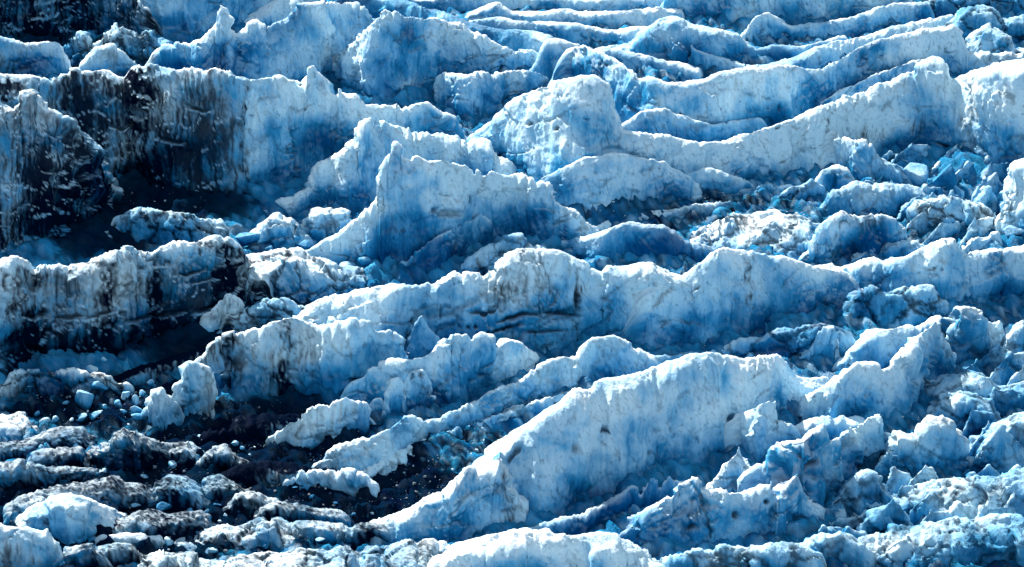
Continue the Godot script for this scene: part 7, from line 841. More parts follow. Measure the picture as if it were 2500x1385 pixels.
	plan("ice_shard","tilted blue ice shard, fourth nearest left of the tall white block","blue ice shards in the right hollow",[[Vector3(111.5,0.8,-19.6),Vector3(111.4,-3.5,-18.5),0.10],[Vector3(114.1,2.6,-24),Vector3(113.9,-3.5,-21.7),0.10],[Vector3(115.9,5.1,-27),Vector3(115.7,-3.5,-22.9),0.10],[Vector3(116.9,5.9,-28.2),Vector3(116.6,-3.5,-23.5),0.10],[Vector3(117.6,5.2,-28.2),Vector3(117.4,-3.5,-24.1),0.10],[Vector3(122.5,4.6,-31.2),Vector3(122.2,-3.5,-27.4),0.10],[Vector3(124.2,2.9,-31.2),Vector3(124,-3.5,-28.7),0.10]],{"capw":0.5,"flute":0.4,"crack":0.8,"bulge":0.34,"jag":0.2,"run":0.5,"snow":0.5,"clear":1.15,"lump":0.45})
	plan("ice_shard","tilted blue ice shard, sixth nearest right of the fan-striped hummock","blue ice shards in the right hollow",[[Vector3(101.1,0.8,-18.4),Vector3(101.1,-3.5,-17.5),0.10],[Vector3(104,2,-23),Vector3(103.9,-3.5,-21.5),0.10],[Vector3(107.2,4.3,-26.1),Vector3(107.1,-3.5,-23.4),0.10],[Vector3(108.2,5.1,-27.2),Vector3(108.1,-3.5,-24.1),0.10],[Vector3(109.1,4.6,-27.4),Vector3(109,-3.5,-24.6),0.10],[Vector3(113.9,3.9,-30.1),Vector3(113.8,-3.5,-27.6),0.10],[Vector3(115.9,2.9,-30.9),Vector3(115.8,-3.5,-28.9),0.10]],{"capw":0.5,"flute":0.4,"crack":0.8,"bulge":0.34,"jag":0.2,"run":0.5,"snow":0.5,"clear":1.15,"lump":0.45})
	plan("ice_shard","tilted blue ice shard behind the tall white block","blue ice shards in the right hollow",[[Vector3(123.6,0.8,-62.4),Vector3(123.5,-3.5,-61.5),0.10],[Vector3(125.9,3.2,-65.9),Vector3(125.8,-3.5,-63.8),0.10],[Vector3(126.4,4.6,-66.9),Vector3(126.2,-3.5,-64.1),0.10],[Vector3(127.2,5.4,-67.8),Vector3(127.1,-3.5,-64.5),0.10],[Vector3(127.9,4.6,-67.7),Vector3(127.8,-3.5,-64.9),0.10],[Vector3(133.6,4,-70.5),Vector3(133.5,-3.5,-68),0.10],[Vector3(135.3,2.5,-70.7),Vector3(135.2,-3.5,-68.9),0.10]],{"capw":0.5,"flute":0.4,"crack":0.8,"bulge":0.34,"jag":0.2,"run":0.5,"snow":0.5,"clear":1.15,"lump":0.45})
	plan("ice_shard","tilted blue ice shard, nearest right of the fan-striped hummock","blue ice shards in the right hollow",[[Vector3(96.4,0.8,-53.2),Vector3(96.4,-3.5,-52.4),0.10],[Vector3(98,3.1,-54.9),Vector3(98,-3.5,-53.3),0.10],[Vector3(98.5,4.5,-55.6),Vector3(98.5,-3.5,-53.5),0.10],[Vector3(99.1,5.2,-56.1),Vector3(99.1,-3.5,-53.8),0.10],[Vector3(99.7,4.4,-56),Vector3(99.7,-3.5,-54),0.10],[Vector3(104,3,-57.2),Vector3(103.9,-3.5,-55.6),0.10],[Vector3(105.2,2,-57.4),Vector3(105.2,-3.5,-56.1),0.10]],{"capw":0.5,"flute":0.4,"crack":0.8,"bulge":0.34,"jag":0.2,"run":0.5,"snow":0.5,"clear":1.15,"lump":0.45})
	plan("ice_shard","tilted blue ice shard, nearest right of the slanting ice spur","blue ice shards in the right hollow",[[Vector3(94.1,0.8,-72),Vector3(94.1,-3.5,-71.1),0.10],[Vector3(96.4,2.6,-75.2),Vector3(96.3,-3.5,-73.4),0.10],[Vector3(100.5,3.7,-77.4),Vector3(100.5,-3.5,-75),0.10],[Vector3(101.3,4.3,-78),Vector3(101.3,-3.5,-75.3),0.10],[Vector3(102,3.9,-78),Vector3(101.9,-3.5,-75.5),0.10],[Vector3(104.3,2.9,-78.3),Vector3(104.2,-3.5,-76.4),0.10],[Vector3(105.9,1.9,-78.5),Vector3(105.9,-3.5,-77),0.10]],{"capw":0.5,"flute":0.4,"crack":0.8,"bulge":0.34,"jag":0.2,"run":0.5,"snow":0.5,"clear":1.15,"lump":0.45})
	plan("ice_shard","tilted blue ice shard, third nearest right of the slanting ice spur","blue ice shards in the right hollow",[[Vector3(100.1,0.8,-73),Vector3(100,-3.5,-71.9),0.10],[Vector3(102.9,3.1,-76.8),Vector3(102.8,-3.5,-74.1),0.10],[Vector3(106.5,5.2,-79.8),Vector3(106.2,-3.5,-75.7),0.10],[Vector3(107.6,5.9,-80.8),Vector3(107.3,-3.5,-76.1),0.10],[Vector3(108.5,5.2,-80.7),Vector3(108.2,-3.5,-76.6),0.10],[Vector3(112.9,4.4,-82.2),Vector3(112.7,-3.5,-78.6),0.10],[Vector3(115,2.5,-81.8),Vector3(114.8,-3.5,-79.5),0.10]],{"capw":0.5,"flute":0.4,"crack":0.8,"bulge":0.34,"jag":0.2,"run":0.5,"snow":0.5,"clear":1.15,"lump":0.45})
	plan("ice_shard","tilted blue ice shard, sixth nearest left of the tall white block","blue ice shards in the right hollow",[[Vector3(114.1,0.8,-60.6),Vector3(114,-3.5,-59.5),0.10],[Vector3(116.4,1.6,-65.2),Vector3(116.3,-3.5,-63.6),0.10],[Vector3(120.8,3.8,-69.8),Vector3(120.5,-3.5,-66.6),0.10],[Vector3(121.6,4.3,-70.8),Vector3(121.4,-3.5,-67.2),0.10],[Vector3(122.2,3.9,-70.9),Vector3(122,-3.5,-67.6),0.10],[Vector3(123.7,3.3,-71.5),Vector3(123.5,-3.5,-68.7),0.10],[Vector3(125.1,2.3,-71.9),Vector3(124.9,-3.5,-69.7),0.10]],{"capw":0.5,"flute":0.4,"crack":0.8,"bulge":0.34,"jag":0.2,"run":0.5,"snow":0.5,"clear":1.15,"lump":0.45})
	plan("ice_shard","tilted blue ice shard, third nearest left of the tall white block","blue ice shards in the right hollow",[[Vector3(123.4,0.8,-68.8),Vector3(123.3,-3.5,-67.8),0.10],[Vector3(124.9,2.3,-71.9),Vector3(124.8,-3.5,-70.2),0.10],[Vector3(126.7,3.7,-73.9),Vector3(126.6,-3.5,-71.5),0.10],[Vector3(127.2,4.3,-74.5),Vector3(127.1,-3.5,-71.8),0.10],[Vector3(127.7,3.7,-74.5),Vector3(127.6,-3.5,-72.1),0.10],[Vector3(129.5,2.6,-75.2),Vector3(129.4,-3.5,-73.4),0.10],[Vector3(130.4,2,-75.5),Vector3(130.3,-3.5,-74),0.10]],{"capw":0.5,"flute":0.4,"crack":0.8,"bulge":0.34,"jag":0.2,"run":0.5,"snow":0.5,"clear":1.15,"lump":0.45})
	plan("ice_shard","tilted blue ice shard, eighth nearest left of the tall white block","blue ice shards in the right hollow",[[Vector3(113.1,0.8,-74.9),Vector3(113.1,-3.5,-74),0.10],[Vector3(115.4,2.4,-77.7),Vector3(115.3,-3.5,-76),0.10],[Vector3(119,4.8,-80.5),Vector3(118.9,-3.5,-77.6),0.10],[Vector3(119.9,5.5,-81.2),Vector3(119.8,-3.5,-77.9),0.10],[Vector3(120.7,4.8,-81.2),Vector3(120.6,-3.5,-78.3),0.10],[Vector3(123.5,4,-82.1),Vector3(123.4,-3.5,-79.5),0.10],[Vector3(125.1,2.3,-81.9),Vector3(125,-3.5,-80.2),0.10]],{"capw":0.5,"flute":0.4,"crack":0.8,"bulge":0.34,"jag":0.2,"run":0.5,"snow":0.5,"clear":1.15,"lump":0.45})
	plan("ice_shard","tilted blue ice shard left of the fan-striped hummock","blue ice shards in the right hollow",[[Vector3(74.7,0.8,-55.7),Vector3(74.7,-3.5,-54.9),0.10],[Vector3(76.1,2.1,-57.8),Vector3(76,-3.5,-56.5),0.10],[Vector3(78.3,3.2,-59.1),Vector3(78.3,-3.5,-57.5),0.10],[Vector3(78.7,3.6,-59.5),Vector3(78.7,-3.5,-57.7),0.10],[Vector3(79.2,3.1,-59.5),Vector3(79.2,-3.5,-57.9),0.10],[Vector3(80.3,2.1,-59.6),Vector3(80.3,-3.5,-58.3),0.10],[Vector3(81.2,1.5,-59.8),Vector3(81.2,-3.5,-58.7),0.10]],{"capw":0.5,"flute":0.4,"crack":0.8,"bulge":0.34,"jag":0.2,"run":0.5,"snow":0.5,"clear":1.15,"lump":0.45})
	plan("ice_shard","tilted blue ice shard, nearest left of the split black-streaked block","blue ice shards in the right hollow",[[Vector3(69.3,0.8,-53.5),Vector3(69.3,-3.5,-52.7),0.10],[Vector3(70.8,1.1,-55.9),Vector3(70.7,-3.5,-55),0.10],[Vector3(73.1,2.2,-57.3),Vector3(73.1,-3.5,-56),0.10],[Vector3(73.7,2.5,-57.6),Vector3(73.6,-3.5,-56.2),0.10],[Vector3(74.1,2.2,-57.7),Vector3(74.1,-3.5,-56.4),0.10],[Vector3(75.7,2,-58.3),Vector3(75.6,-3.5,-57.1),0.10],[Vector3(76.8,1.3,-58.5),Vector3(76.8,-3.5,-57.6),0.10]],{"capw":0.5,"flute":0.4,"crack":0.8,"bulge":0.34,"jag":0.2,"run":0.5,"snow":0.5,"clear":1.15,"lump":0.45})
	plan("ice_shard","tilted blue ice shard behind the fan-striped hummock","blue ice shards in the right hollow",[[Vector3(88.5,0.8,-55.2),Vector3(88.5,-3.5,-54.4),0.10],[Vector3(90,1.6,-57.4),Vector3(90,-3.5,-56.4),0.10],[Vector3(92.5,3,-58.9),Vector3(92.4,-3.5,-57.3),0.10],[Vector3(93,3.5,-59.3),Vector3(93,-3.5,-57.6),0.10],[Vector3(93.6,3.1,-59.4),Vector3(93.6,-3.5,-57.8),0.10],[Vector3(95.5,2.5,-60),Vector3(95.5,-3.5,-58.6),0.10],[Vector3(96.7,1.6,-60.1),Vector3(96.6,-3.5,-59),0.10]],{"capw":0.5,"flute":0.4,"crack":0.8,"bulge":0.34,"jag":0.2,"run":0.5,"snow":0.5,"clear":1.15,"lump":0.45})
	plan("ice_shard","tilted blue ice shard, second nearest left of the split black-streaked block","blue ice shards in the right hollow",[[Vector3(63.1,0.8,-56.1),Vector3(63,-3.5,-55.2),0.10],[Vector3(64.5,1.7,-58.1),Vector3(64.4,-3.5,-56.7),0.10],[Vector3(66.4,2.6,-59.1),Vector3(66.3,-3.5,-57.2),0.10],[Vector3(66.9,2.9,-59.4),Vector3(66.9,-3.5,-57.4),0.10],[Vector3(67.4,2.6,-59.4),Vector3(67.3,-3.5,-57.5),0.10],[Vector3(69.4,1.9,-59.7),Vector3(69.4,-3.5,-58.2),0.10],[Vector3(70.4,1.3,-59.7),Vector3(70.4,-3.5,-58.5),0.10]],{"capw":0.5,"flute":0.4,"crack":0.8,"bulge":0.34,"jag":0.2,"run":0.5,"snow":0.5,"clear":1.15,"lump":0.45})
	plan("ice_shard","tilted broken ice shard, second nearest in front of the big rounded ice block","broken ice shards in the lower right jumble",[[Vector3(85.7,0.8,112.4),Vector3(85.7,-3.5,113.1),0.12],[Vector3(87.4,2.2,110.2),Vector3(87.3,-3.5,111.4),0.12],[Vector3(87.9,3.7,109.4),Vector3(87.9,-3.5,111.2),0.12],[Vector3(88.5,4.3,108.9),Vector3(88.5,-3.5,110.8),0.12],[Vector3(89,3.7,108.9),Vector3(89,-3.5,110.6),0.12],[Vector3(93.1,3.2,107.1),Vector3(93.1,-3.5,108.7),0.12],[Vector3(94.3,2.1,107),Vector3(94.3,-3.5,108.1),0.12]],{"capw":0.5,"flute":0.4,"crack":0.8,"bulge":0.34,"jag":0.2,"run":0.5,"snow":0.5,"clear":1.15,"lump":0.45})
	plan("ice_shard","tilted broken ice shard, second nearest left of the broken corner slope","broken ice shards in the lower right jumble",[[Vector3(90.7,0.8,114.4),Vector3(90.7,-3.5,115.3),0.12],[Vector3(92.8,3.9,112.4),Vector3(92.7,-3.5,114.7),0.12],[Vector3(94.9,5.7,110.9),Vector3(94.8,-3.5,114.2),0.12],[Vector3(95.8,6.6,110.2),Vector3(95.7,-3.5,113.9),0.12],[Vector3(96.5,5.6,110.5),Vector3(96.4,-3.5,113.7),0.12],[Vector3(100.7,5,109.7),Vector3(100.6,-3.5,112.6),0.12],[Vector3(102.3,2.2,110.7),Vector3(102.2,-3.5,112.2),0.12]],{"capw":0.5,"flute":0.4,"crack":0.8,"bulge":0.34,"jag":0.2,"run":0.5,"snow":0.5,"clear":1.15,"lump":0.45})
	plan("ice_shard","tilted broken ice shard, nearest right of the broken corner slope","broken ice shards in the lower right jumble",[[Vector3(99.2,0.8,111.7),Vector3(99.1,-3.5,112.7),0.12],[Vector3(100.9,3,109.9),Vector3(100.7,-3.5,112.4),0.12],[Vector3(105.2,5.2,107.5),Vector3(104.9,-3.5,111.6),0.12],[Vector3(105.8,6,106.9),Vector3(105.5,-3.5,111.5),0.12],[Vector3(106.3,5.1,107.4),Vector3(106.1,-3.5,111.4),0.12],[Vector3(106.8,4.1,108),Vector3(106.6,-3.5,111.3),0.12],[Vector3(108,1.6,109.5),Vector3(107.8,-3.5,111),0.12]],{"capw":0.5,"flute":0.4,"crack":0.8,"bulge":0.34,"jag":0.2,"run":0.5,"snow":0.5,"clear":1.15,"lump":0.45})
	plan("ice_shard","tilted broken ice shard, fourth nearest in front of the big rounded ice block","broken ice shards in the lower right jumble",[[Vector3(81.3,0.8,120.2),Vector3(81.3,-3.5,120.8),0.12],[Vector3(83,2.1,117.6),Vector3(83,-3.5,118.7),0.12],[Vector3(85.7,3.4,115.7),Vector3(85.7,-3.5,117.3),0.12],[Vector3(86.3,3.9,115.2),Vector3(86.3,-3.5,117),0.12],[Vector3(86.9,3.5,115.1),Vector3(86.9,-3.5,116.7),0.12],[Vector3(88.7,2.8,114.3),Vector3(88.7,-3.5,115.8),0.12],[Vector3(89.9,2,114),Vector3(89.9,-3.5,115.1),0.12]],{"capw":0.5,"flute":0.4,"crack":0.8,"bulge":0.34,"jag":0.2,"run":0.5,"snow":0.5,"clear":1.15,"lump":0.45})
	plan("ice_shard","tilted broken ice shard, second nearest behind the bottom corner ice knobs","broken ice shards in the lower right jumble",[[Vector3(86.4,0.8,127),Vector3(86.3,-3.5,127.9),0.12],[Vector3(88.4,2.5,123.8),Vector3(88.2,-3.5,126),0.12],[Vector3(90.9,4.1,121.4),Vector3(90.7,-3.5,124.7),0.12],[Vector3(91.6,4.8,120.6),Vector3(91.4,-3.5,124.3),0.12],[Vector3(92.2,4.2,120.7),Vector3(92,-3.5,124),0.12],[Vector3(95.3,3.3,119.7),Vector3(95.1,-3.5,122.4),0.12],[Vector3(96.6,2.2,119.8),Vector3(96.5,-3.5,121.7),0.12]],{"capw":0.5,"flute":0.4,"crack":0.8,"bulge":0.34,"jag":0.2,"run":0.5,"snow":0.5,"clear":1.15,"lump":0.45})
	plan("ice_shard","tilted broken ice shard, nearest behind the bottom corner ice knobs","broken ice shards in the lower right jumble",[[Vector3(93.6,0.8,126.4),Vector3(93.5,-3.5,127.3),0.12],[Vector3(95.6,3.8,123.8),Vector3(95.4,-3.5,126.8),0.12],[Vector3(95.9,4.9,122.9),Vector3(95.6,-3.5,126.8),0.12],[Vector3(96.7,5.6,122.2),Vector3(96.4,-3.5,126.6),0.12],[Vector3(97.3,4.7,122.7),Vector3(97,-3.5,126.4),0.12],[Vector3(102.8,4.4,121.5),Vector3(102.5,-3.5,125),0.12],[Vector3(104.1,1.8,123),Vector3(104,-3.5,124.7),0.12]],{"capw":0.5,"flute":0.4,"crack":0.8,"bulge":0.34,"jag":0.2,"run":0.5,"snow":0.5,"clear":1.15,"lump":0.45})
	plan("ice_shard","tilted broken ice shard, third nearest in front of the big rounded ice block","broken ice shards in the lower right jumble",[[Vector3(78.3,0.8,116.9),Vector3(78.2,-3.5,117.9),0.12],[Vector3(79.6,2.7,114.4),Vector3(79.4,-3.5,116.7),0.12],[Vector3(80.5,3.9,113),Vector3(80.3,-3.5,116.2),0.12],[Vector3(81,4.6,112.3),Vector3(80.8,-3.5,116),0.12],[Vector3(81.4,4,112.5),Vector3(81.2,-3.5,115.7),0.12],[Vector3(84.3,3.8,111.1),Vector3(84.1,-3.5,114.2),0.12],[Vector3(85.1,1.9,111.9),Vector3(85,-3.5,113.7),0.12]],{"capw":0.5,"flute":0.4,"crack":0.8,"bulge":0.34,"jag":0.2,"run":0.5,"snow":0.5,"clear":1.15,"lump":0.45})
	plan("ice_shard","tilted broken ice shard, third nearest right of the tilted blue plates","broken ice shards in the lower right jumble",[[Vector3(69.2,0.8,131),Vector3(69.1,-3.5,131.8),0.12],[Vector3(71.3,4.3,128.4),Vector3(71.2,-3.5,131),0.12],[Vector3(76.6,6.7,125.1),Vector3(76.5,-3.5,128.8),0.12],[Vector3(77.5,7.6,124.2),Vector3(77.4,-3.5,128.5),0.12],[Vector3(78.2,6.6,124.4),Vector3(78.1,-3.5,128.2),0.12],[Vector3(79.3,5.6,124.5),Vector3(79.2,-3.5,127.7),0.12],[Vector3(81,2.6,125.3),Vector3(80.9,-3.5,127),0.12]],{"capw":0.5,"flute":0.4,"crack":0.8,"bulge":0.34,"jag":0.2,"run":0.5,"snow":0.5,"clear":1.15,"lump":0.45})
	plan("ice_shard","tilted broken ice shard, fourth nearest left of the bottom corner ice knobs","broken ice shards in the lower right jumble",[[Vector3(77.6,0.8,131.4),Vector3(77.5,-3.5,132.1),0.12],[Vector3(79,1.7,130.1),Vector3(79,-3.5,131.4),0.12],[Vector3(82.1,2.9,129),Vector3(82,-3.5,130.8),0.12],[Vector3(82.7,3.3,128.7),Vector3(82.6,-3.5,130.7),0.12],[Vector3(83.1,2.8,128.8),Vector3(83,-3.5,130.6),0.12],[Vector3(84.1,1.9,129.1),Vector3(84.1,-3.5,130.4),0.12],[Vector3(85.2,1.1,129.3),Vector3(85.2,-3.5,130.2),0.12]],{"capw":0.5,"flute":0.4,"crack":0.8,"bulge":0.34,"jag":0.2,"run":0.5,"snow":0.5,"clear":1.15,"lump":0.45})
	plan("ice_shard","tilted broken ice shard, second nearest left of the bottom corner ice knobs","broken ice shards in the lower right jumble",[[Vector3(82.1,0.8,137.5),Vector3(82,-3.5,138.5),0.12],[Vector3(84.2,1.5,134.7),Vector3(84.1,-3.5,136.2),0.12],[Vector3(85.3,2.8,133.3),Vector3(85.2,-3.5,135.7),0.12],[Vector3(86.1,3.4,132.5),Vector3(86,-3.5,135.3),0.12],[Vector3(86.8,2.9,132.5),Vector3(86.7,-3.5,134.9),0.12],[Vector3(91.6,3.1,130),Vector3(91.5,-3.5,132.6),0.12],[Vector3(93.1,2,130.1),Vector3(93,-3.5,131.8),0.12]],{"capw":0.5,"flute":0.4,"crack":0.8,"bulge":0.34,"jag":0.2,"run":0.5,"snow":0.5,"clear":1.15,"lump":0.45})
	plan("ice_shard","tilted broken ice shard in front of the bottom corner ice knobs","broken ice shards in the lower right jumble",[[Vector3(88.3,0.8,140.8),Vector3(88.2,-3.5,141.8),0.12],[Vector3(90.9,1.1,137.2),Vector3(90.8,-3.5,138.4),0.12],[Vector3(91.8,2.4,135.8),Vector3(91.7,-3.5,137.9),0.12],[Vector3(92.7,3,134.9),Vector3(92.6,-3.5,137.4),0.12],[Vector3(93.5,2.6,134.8),Vector3(93.4,-3.5,137),0.12],[Vector3(99.4,3.4,131),Vector3(99.2,-3.5,133.8),0.12],[Vector3(101.2,2.2,130.8),Vector3(101,-3.5,132.8),0.12]],{"capw":0.5,"flute":0.4,"crack":0.8,"bulge":0.34,"jag":0.2,"run":0.5,"snow":0.5,"clear":1.15,"lump":0.45})
	plan("ice_shard","tilted broken ice shard right of the bottom corner ice knobs","broken ice shards in the lower right jumble",[[Vector3(96.6,0.8,135.5),Vector3(96.5,-3.5,136.2),0.12],[Vector3(98.4,3.2,133.9),Vector3(98.4,-3.5,135.5),0.12],[Vector3(99.5,5,132.9),Vector3(99.5,-3.5,135.1),0.12],[Vector3(100.3,5.7,132.4),Vector3(100.3,-3.5,134.9),0.12],[Vector3(100.9,4.9,132.5),Vector3(100.9,-3.5,134.7),0.12],[Vector3(105.2,4.5,131.3),Vector3(105.2,-3.5,133.3),0.12],[Vector3(106.6,2.2,131.7),Vector3(106.5,-3.5,132.9),0.12]],{"capw":0.5,"flute":0.4,"crack":0.8,"bulge":0.34,"jag":0.2,"run":0.5,"snow":0.5,"clear":1.15,"lump":0.45})
	plan("ice_shard","tilted broken ice shard, nearest right of the tall ice blades","broken ice shards in the lower right jumble",[[Vector3(67.8,0.8,117.8),Vector3(67.7,-3.5,118.7),0.12],[Vector3(69.2,1.9,115),Vector3(69.1,-3.5,116.8),0.12],[Vector3(69.8,2.6,114.2),Vector3(69.7,-3.5,116.4),0.12],[Vector3(70.4,3.1,113.5),Vector3(70.2,-3.5,116.1),0.12],[Vector3(70.8,2.7,113.6),Vector3(70.7,-3.5,115.9),0.12],[Vector3(74.3,2.5,111.9),Vector3(74.1,-3.5,114),0.12],[Vector3(75.2,1.6,112),Vector3(75.1,-3.5,113.5),0.12]],{"capw":0.5,"flute":0.4,"crack":0.8,"bulge":0.34,"jag":0.2,"run":0.5,"snow":0.5,"clear":1.15,"lump":0.45})
	plan("ice_shard","tilted broken ice shard, second nearest right of the tilted blue plates","broken ice shards in the lower right jumble",[[Vector3(62.7,0.8,127.5),Vector3(62.6,-3.5,128.3),0.12],[Vector3(64.6,2,125.6),Vector3(64.6,-3.5,127),0.12],[Vector3(66.2,3.1,124.6),Vector3(66.1,-3.5,126.5),0.12],[Vector3(66.9,3.6,124.1),Vector3(66.8,-3.5,126.3),0.12],[Vector3(67.5,3.1,124.1),Vector3(67.4,-3.5,126.1),0.12],[Vector3(71.6,2.7,123.1),Vector3(71.6,-3.5,124.8),0.12],[Vector3(73.1,1.6,123.1),Vector3(73,-3.5,124.3),0.12]],{"capw":0.5,"flute":0.4,"crack":0.8,"bulge":0.34,"jag":0.2,"run":0.5,"snow":0.5,"clear":1.15,"lump":0.45})
	plan("ice_shard","tilted broken ice shard, second nearest in front of the fractured ice shoulder","broken ice shards in the lower right jumble",[[Vector3(97.3,0.8,93.3),Vector3(97.2,-3.5,94.1),0.12],[Vector3(98.8,2.6,91.3),Vector3(98.8,-3.5,93),0.12],[Vector3(102.1,5.5,88.1),Vector3(102,-3.5,91.2),0.12],[Vector3(102.7,6.3,87.3),Vector3(102.6,-3.5,90.9),0.12],[Vector3(103.2,5.5,87.5),Vector3(103.1,-3.5,90.7),0.12],[Vector3(104.4,3.4,87.8),Vector3(104.3,-3.5,90),0.12],[Vector3(105.6,2.3,87.7),Vector3(105.5,-3.5,89.3),0.12]],{"capw":0.5,"flute":0.4,"crack":0.8,"bulge":0.34,"jag":0.2,"run":0.5,"snow":0.5,"clear":1.15,"lump":0.45})
	plan("ice_shard","tilted broken ice shard, nearest behind the broken corner slope","broken ice shards in the lower right jumble",[[Vector3(97,1.3,99.7),Vector3(96.9,-3.5,100.8),0.12],[Vector3(99.5,4.7,97.4),Vector3(99.4,-3.5,100.2),0.12],[Vector3(103.2,7.9,94.9),Vector3(103.1,-3.5,99.3),0.12],[Vector3(104.2,9.2,94),Vector3(104,-3.5,99.1),0.12],[Vector3(105,7.8,94.5),Vector3(104.9,-3.5,98.9),0.12],[Vector3(108.9,5.3,94.9),Vector3(108.8,-3.5,98),0.12],[Vector3(110.8,2.6,95.8),Vector3(110.7,-3.5,97.5),0.12]],{"capw":0.5,"flute":0.4,"crack":0.8,"bulge":0.34,"jag":0.2,"run":0.5,"snow":0.5,"clear":1.15,"lump":0.45})
	plan("ice_shard","tilted broken ice shard, second nearest behind the broken corner slope","broken ice shards in the lower right jumble",[[Vector3(105.1,0.8,92.5),Vector3(105.1,-3.5,93.2),0.12],[Vector3(106.7,3.1,90.9),Vector3(106.7,-3.5,92.5),0.12],[Vector3(107.9,4.1,90.2),Vector3(107.9,-3.5,92.1),0.12],[Vector3(108.4,4.7,89.8),Vector3(108.4,-3.5,91.9),0.12],[Vector3(109,4,89.9),Vector3(109,-3.5,91.7),0.12],[Vector3(112.3,3.2,89.1),Vector3(112.3,-3.5,90.7),0.12],[Vector3(113.5,1.8,89.2),Vector3(113.4,-3.5,90.3),0.12]],{"capw":0.5,"flute":0.4,"crack":0.8,"bulge":0.34,"jag":0.2,"run":0.5,"snow":0.5,"clear":1.15,"lump":0.45})
	plan("ice_shard","tilted broken ice shard, nearest in front of the fractured ice shoulder","broken ice shards in the lower right jumble",[[Vector3(97.9,0.8,82.5),Vector3(97.8,-3.5,83.5),0.12],[Vector3(99.4,2.8,80.5),Vector3(99.3,-3.5,82.9),0.12],[Vector3(100,4.7,79),Vector3(99.7,-3.5,82.7),0.12],[Vector3(100.7,5.4,78.3),Vector3(100.4,-3.5,82.5),0.12],[Vector3(101.1,4.6,78.7),Vector3(100.9,-3.5,82.3),0.12],[Vector3(105.1,3.6,77.9),Vector3(104.9,-3.5,80.9),0.12],[Vector3(106.3,1.9,78.7),Vector3(106.1,-3.5,80.4),0.12]],{"capw":0.5,"flute":0.4,"crack":0.8,"bulge":0.34,"jag":0.2,"run":0.5,"snow":0.5,"clear":1.15,"lump":0.45})
	plan("ice_shard","tilted broken ice shard, nearest right of the fractured ice shoulder","broken ice shards in the lower right jumble",[[Vector3(104,0.8,72.1),Vector3(103.9,-3.5,73.1),0.12],[Vector3(106.1,3.3,68.7),Vector3(105.9,-3.5,71.5),0.12],[Vector3(106.5,4.4,67.8),Vector3(106.3,-3.5,71.3),0.12],[Vector3(107.3,5.1,66.9),Vector3(107.1,-3.5,70.9),0.12],[Vector3(107.9,4.4,67.1),Vector3(107.7,-3.5,70.7),0.12],[Vector3(113.2,3.2,65.5),Vector3(113,-3.5,68.2),0.12],[Vector3(114.6,2.2,65.5),Vector3(114.4,-3.5,67.5),0.12]],{"capw":0.5,"flute":0.4,"crack":0.8,"bulge":0.34,"jag":0.2,"run":0.5,"snow":0.5,"clear":1.15,"lump":0.45})
	plan("ice_shard","tilted broken ice shard, third nearest right of the fractured ice shoulder","broken ice shards in the lower right jumble",[[Vector3(110.4,0.8,62.2),Vector3(110.3,-3.5,63.2),0.12],[Vector3(111.8,3.1,60.1),Vector3(111.6,-3.5,62.7),0.12],[Vector3(114.7,5,57.7),Vector3(114.4,-3.5,61.7),0.12],[Vector3(115.3,5.7,57),Vector3(115,-3.5,61.4),0.12],[Vector3(115.6,4.9,57.4),Vector3(115.4,-3.5,61.3),0.12],[Vector3(117.1,3.3,58),Vector3(116.8,-3.5,60.7),0.12],[Vector3(118.1,1.9,58.6),Vector3(117.9,-3.5,60.3),0.12]],{"capw":0.5,"flute":0.4,"crack":0.8,"bulge":0.34,"jag":0.2,"run":0.5,"snow":0.5,"clear":1.15,"lump":0.45})
	plan("ice_shard","tilted broken ice shard, nearest left of the fractured ice shoulder","broken ice shards in the lower right jumble",[[Vector3(96.1,0.8,69.8),Vector3(96,-3.5,70.6),0.12],[Vector3(97.4,1.6,67.8),Vector3(97.4,-3.5,69),0.12],[Vector3(98.2,3.1,66.6),Vector3(98.1,-3.5,68.6),0.12],[Vector3(98.7,3.5,66.1),Vector3(98.6,-3.5,68.4),0.12],[Vector3(99.1,3.1,66.2),Vector3(99,-3.5,68.2),0.12],[Vector3(101.9,2.3,65.1),Vector3(101.8,-3.5,66.7),0.12],[Vector3(102.8,1.7,64.9),Vector3(102.7,-3.5,66.2),0.12]],{"capw":0.5,"flute":0.4,"crack":0.8,"bulge":0.34,"jag":0.2,"run":0.5,"snow":0.5,"clear":1.15,"lump":0.45})
	plan("ice_shard","tilted broken ice shard, second nearest left of the big rounded ice block","broken ice shards in the lower right jumble",[[Vector3(77.3,0.8,109.6),Vector3(77.2,-3.5,110.6),0.12],[Vector3(78.6,2.5,107.4),Vector3(78.5,-3.5,109.5),0.12],[Vector3(79.8,4,105.7),Vector3(79.6,-3.5,109),0.12],[Vector3(80.3,4.7,105),Vector3(80.1,-3.5,108.7),0.12],[Vector3(80.7,4,105.3),Vector3(80.5,-3.5,108.5),0.12],[Vector3(83.6,2.8,104.6),Vector3(83.5,-3.5,107),0.12],[Vector3(84.6,1.8,104.7),Vector3(84.5,-3.5,106.4),0.12]],{"capw":0.5,"flute":0.4,"crack":0.8,"bulge":0.34,"jag":0.2,"run":0.5,"snow":0.5,"clear":1.15,"lump":0.45})
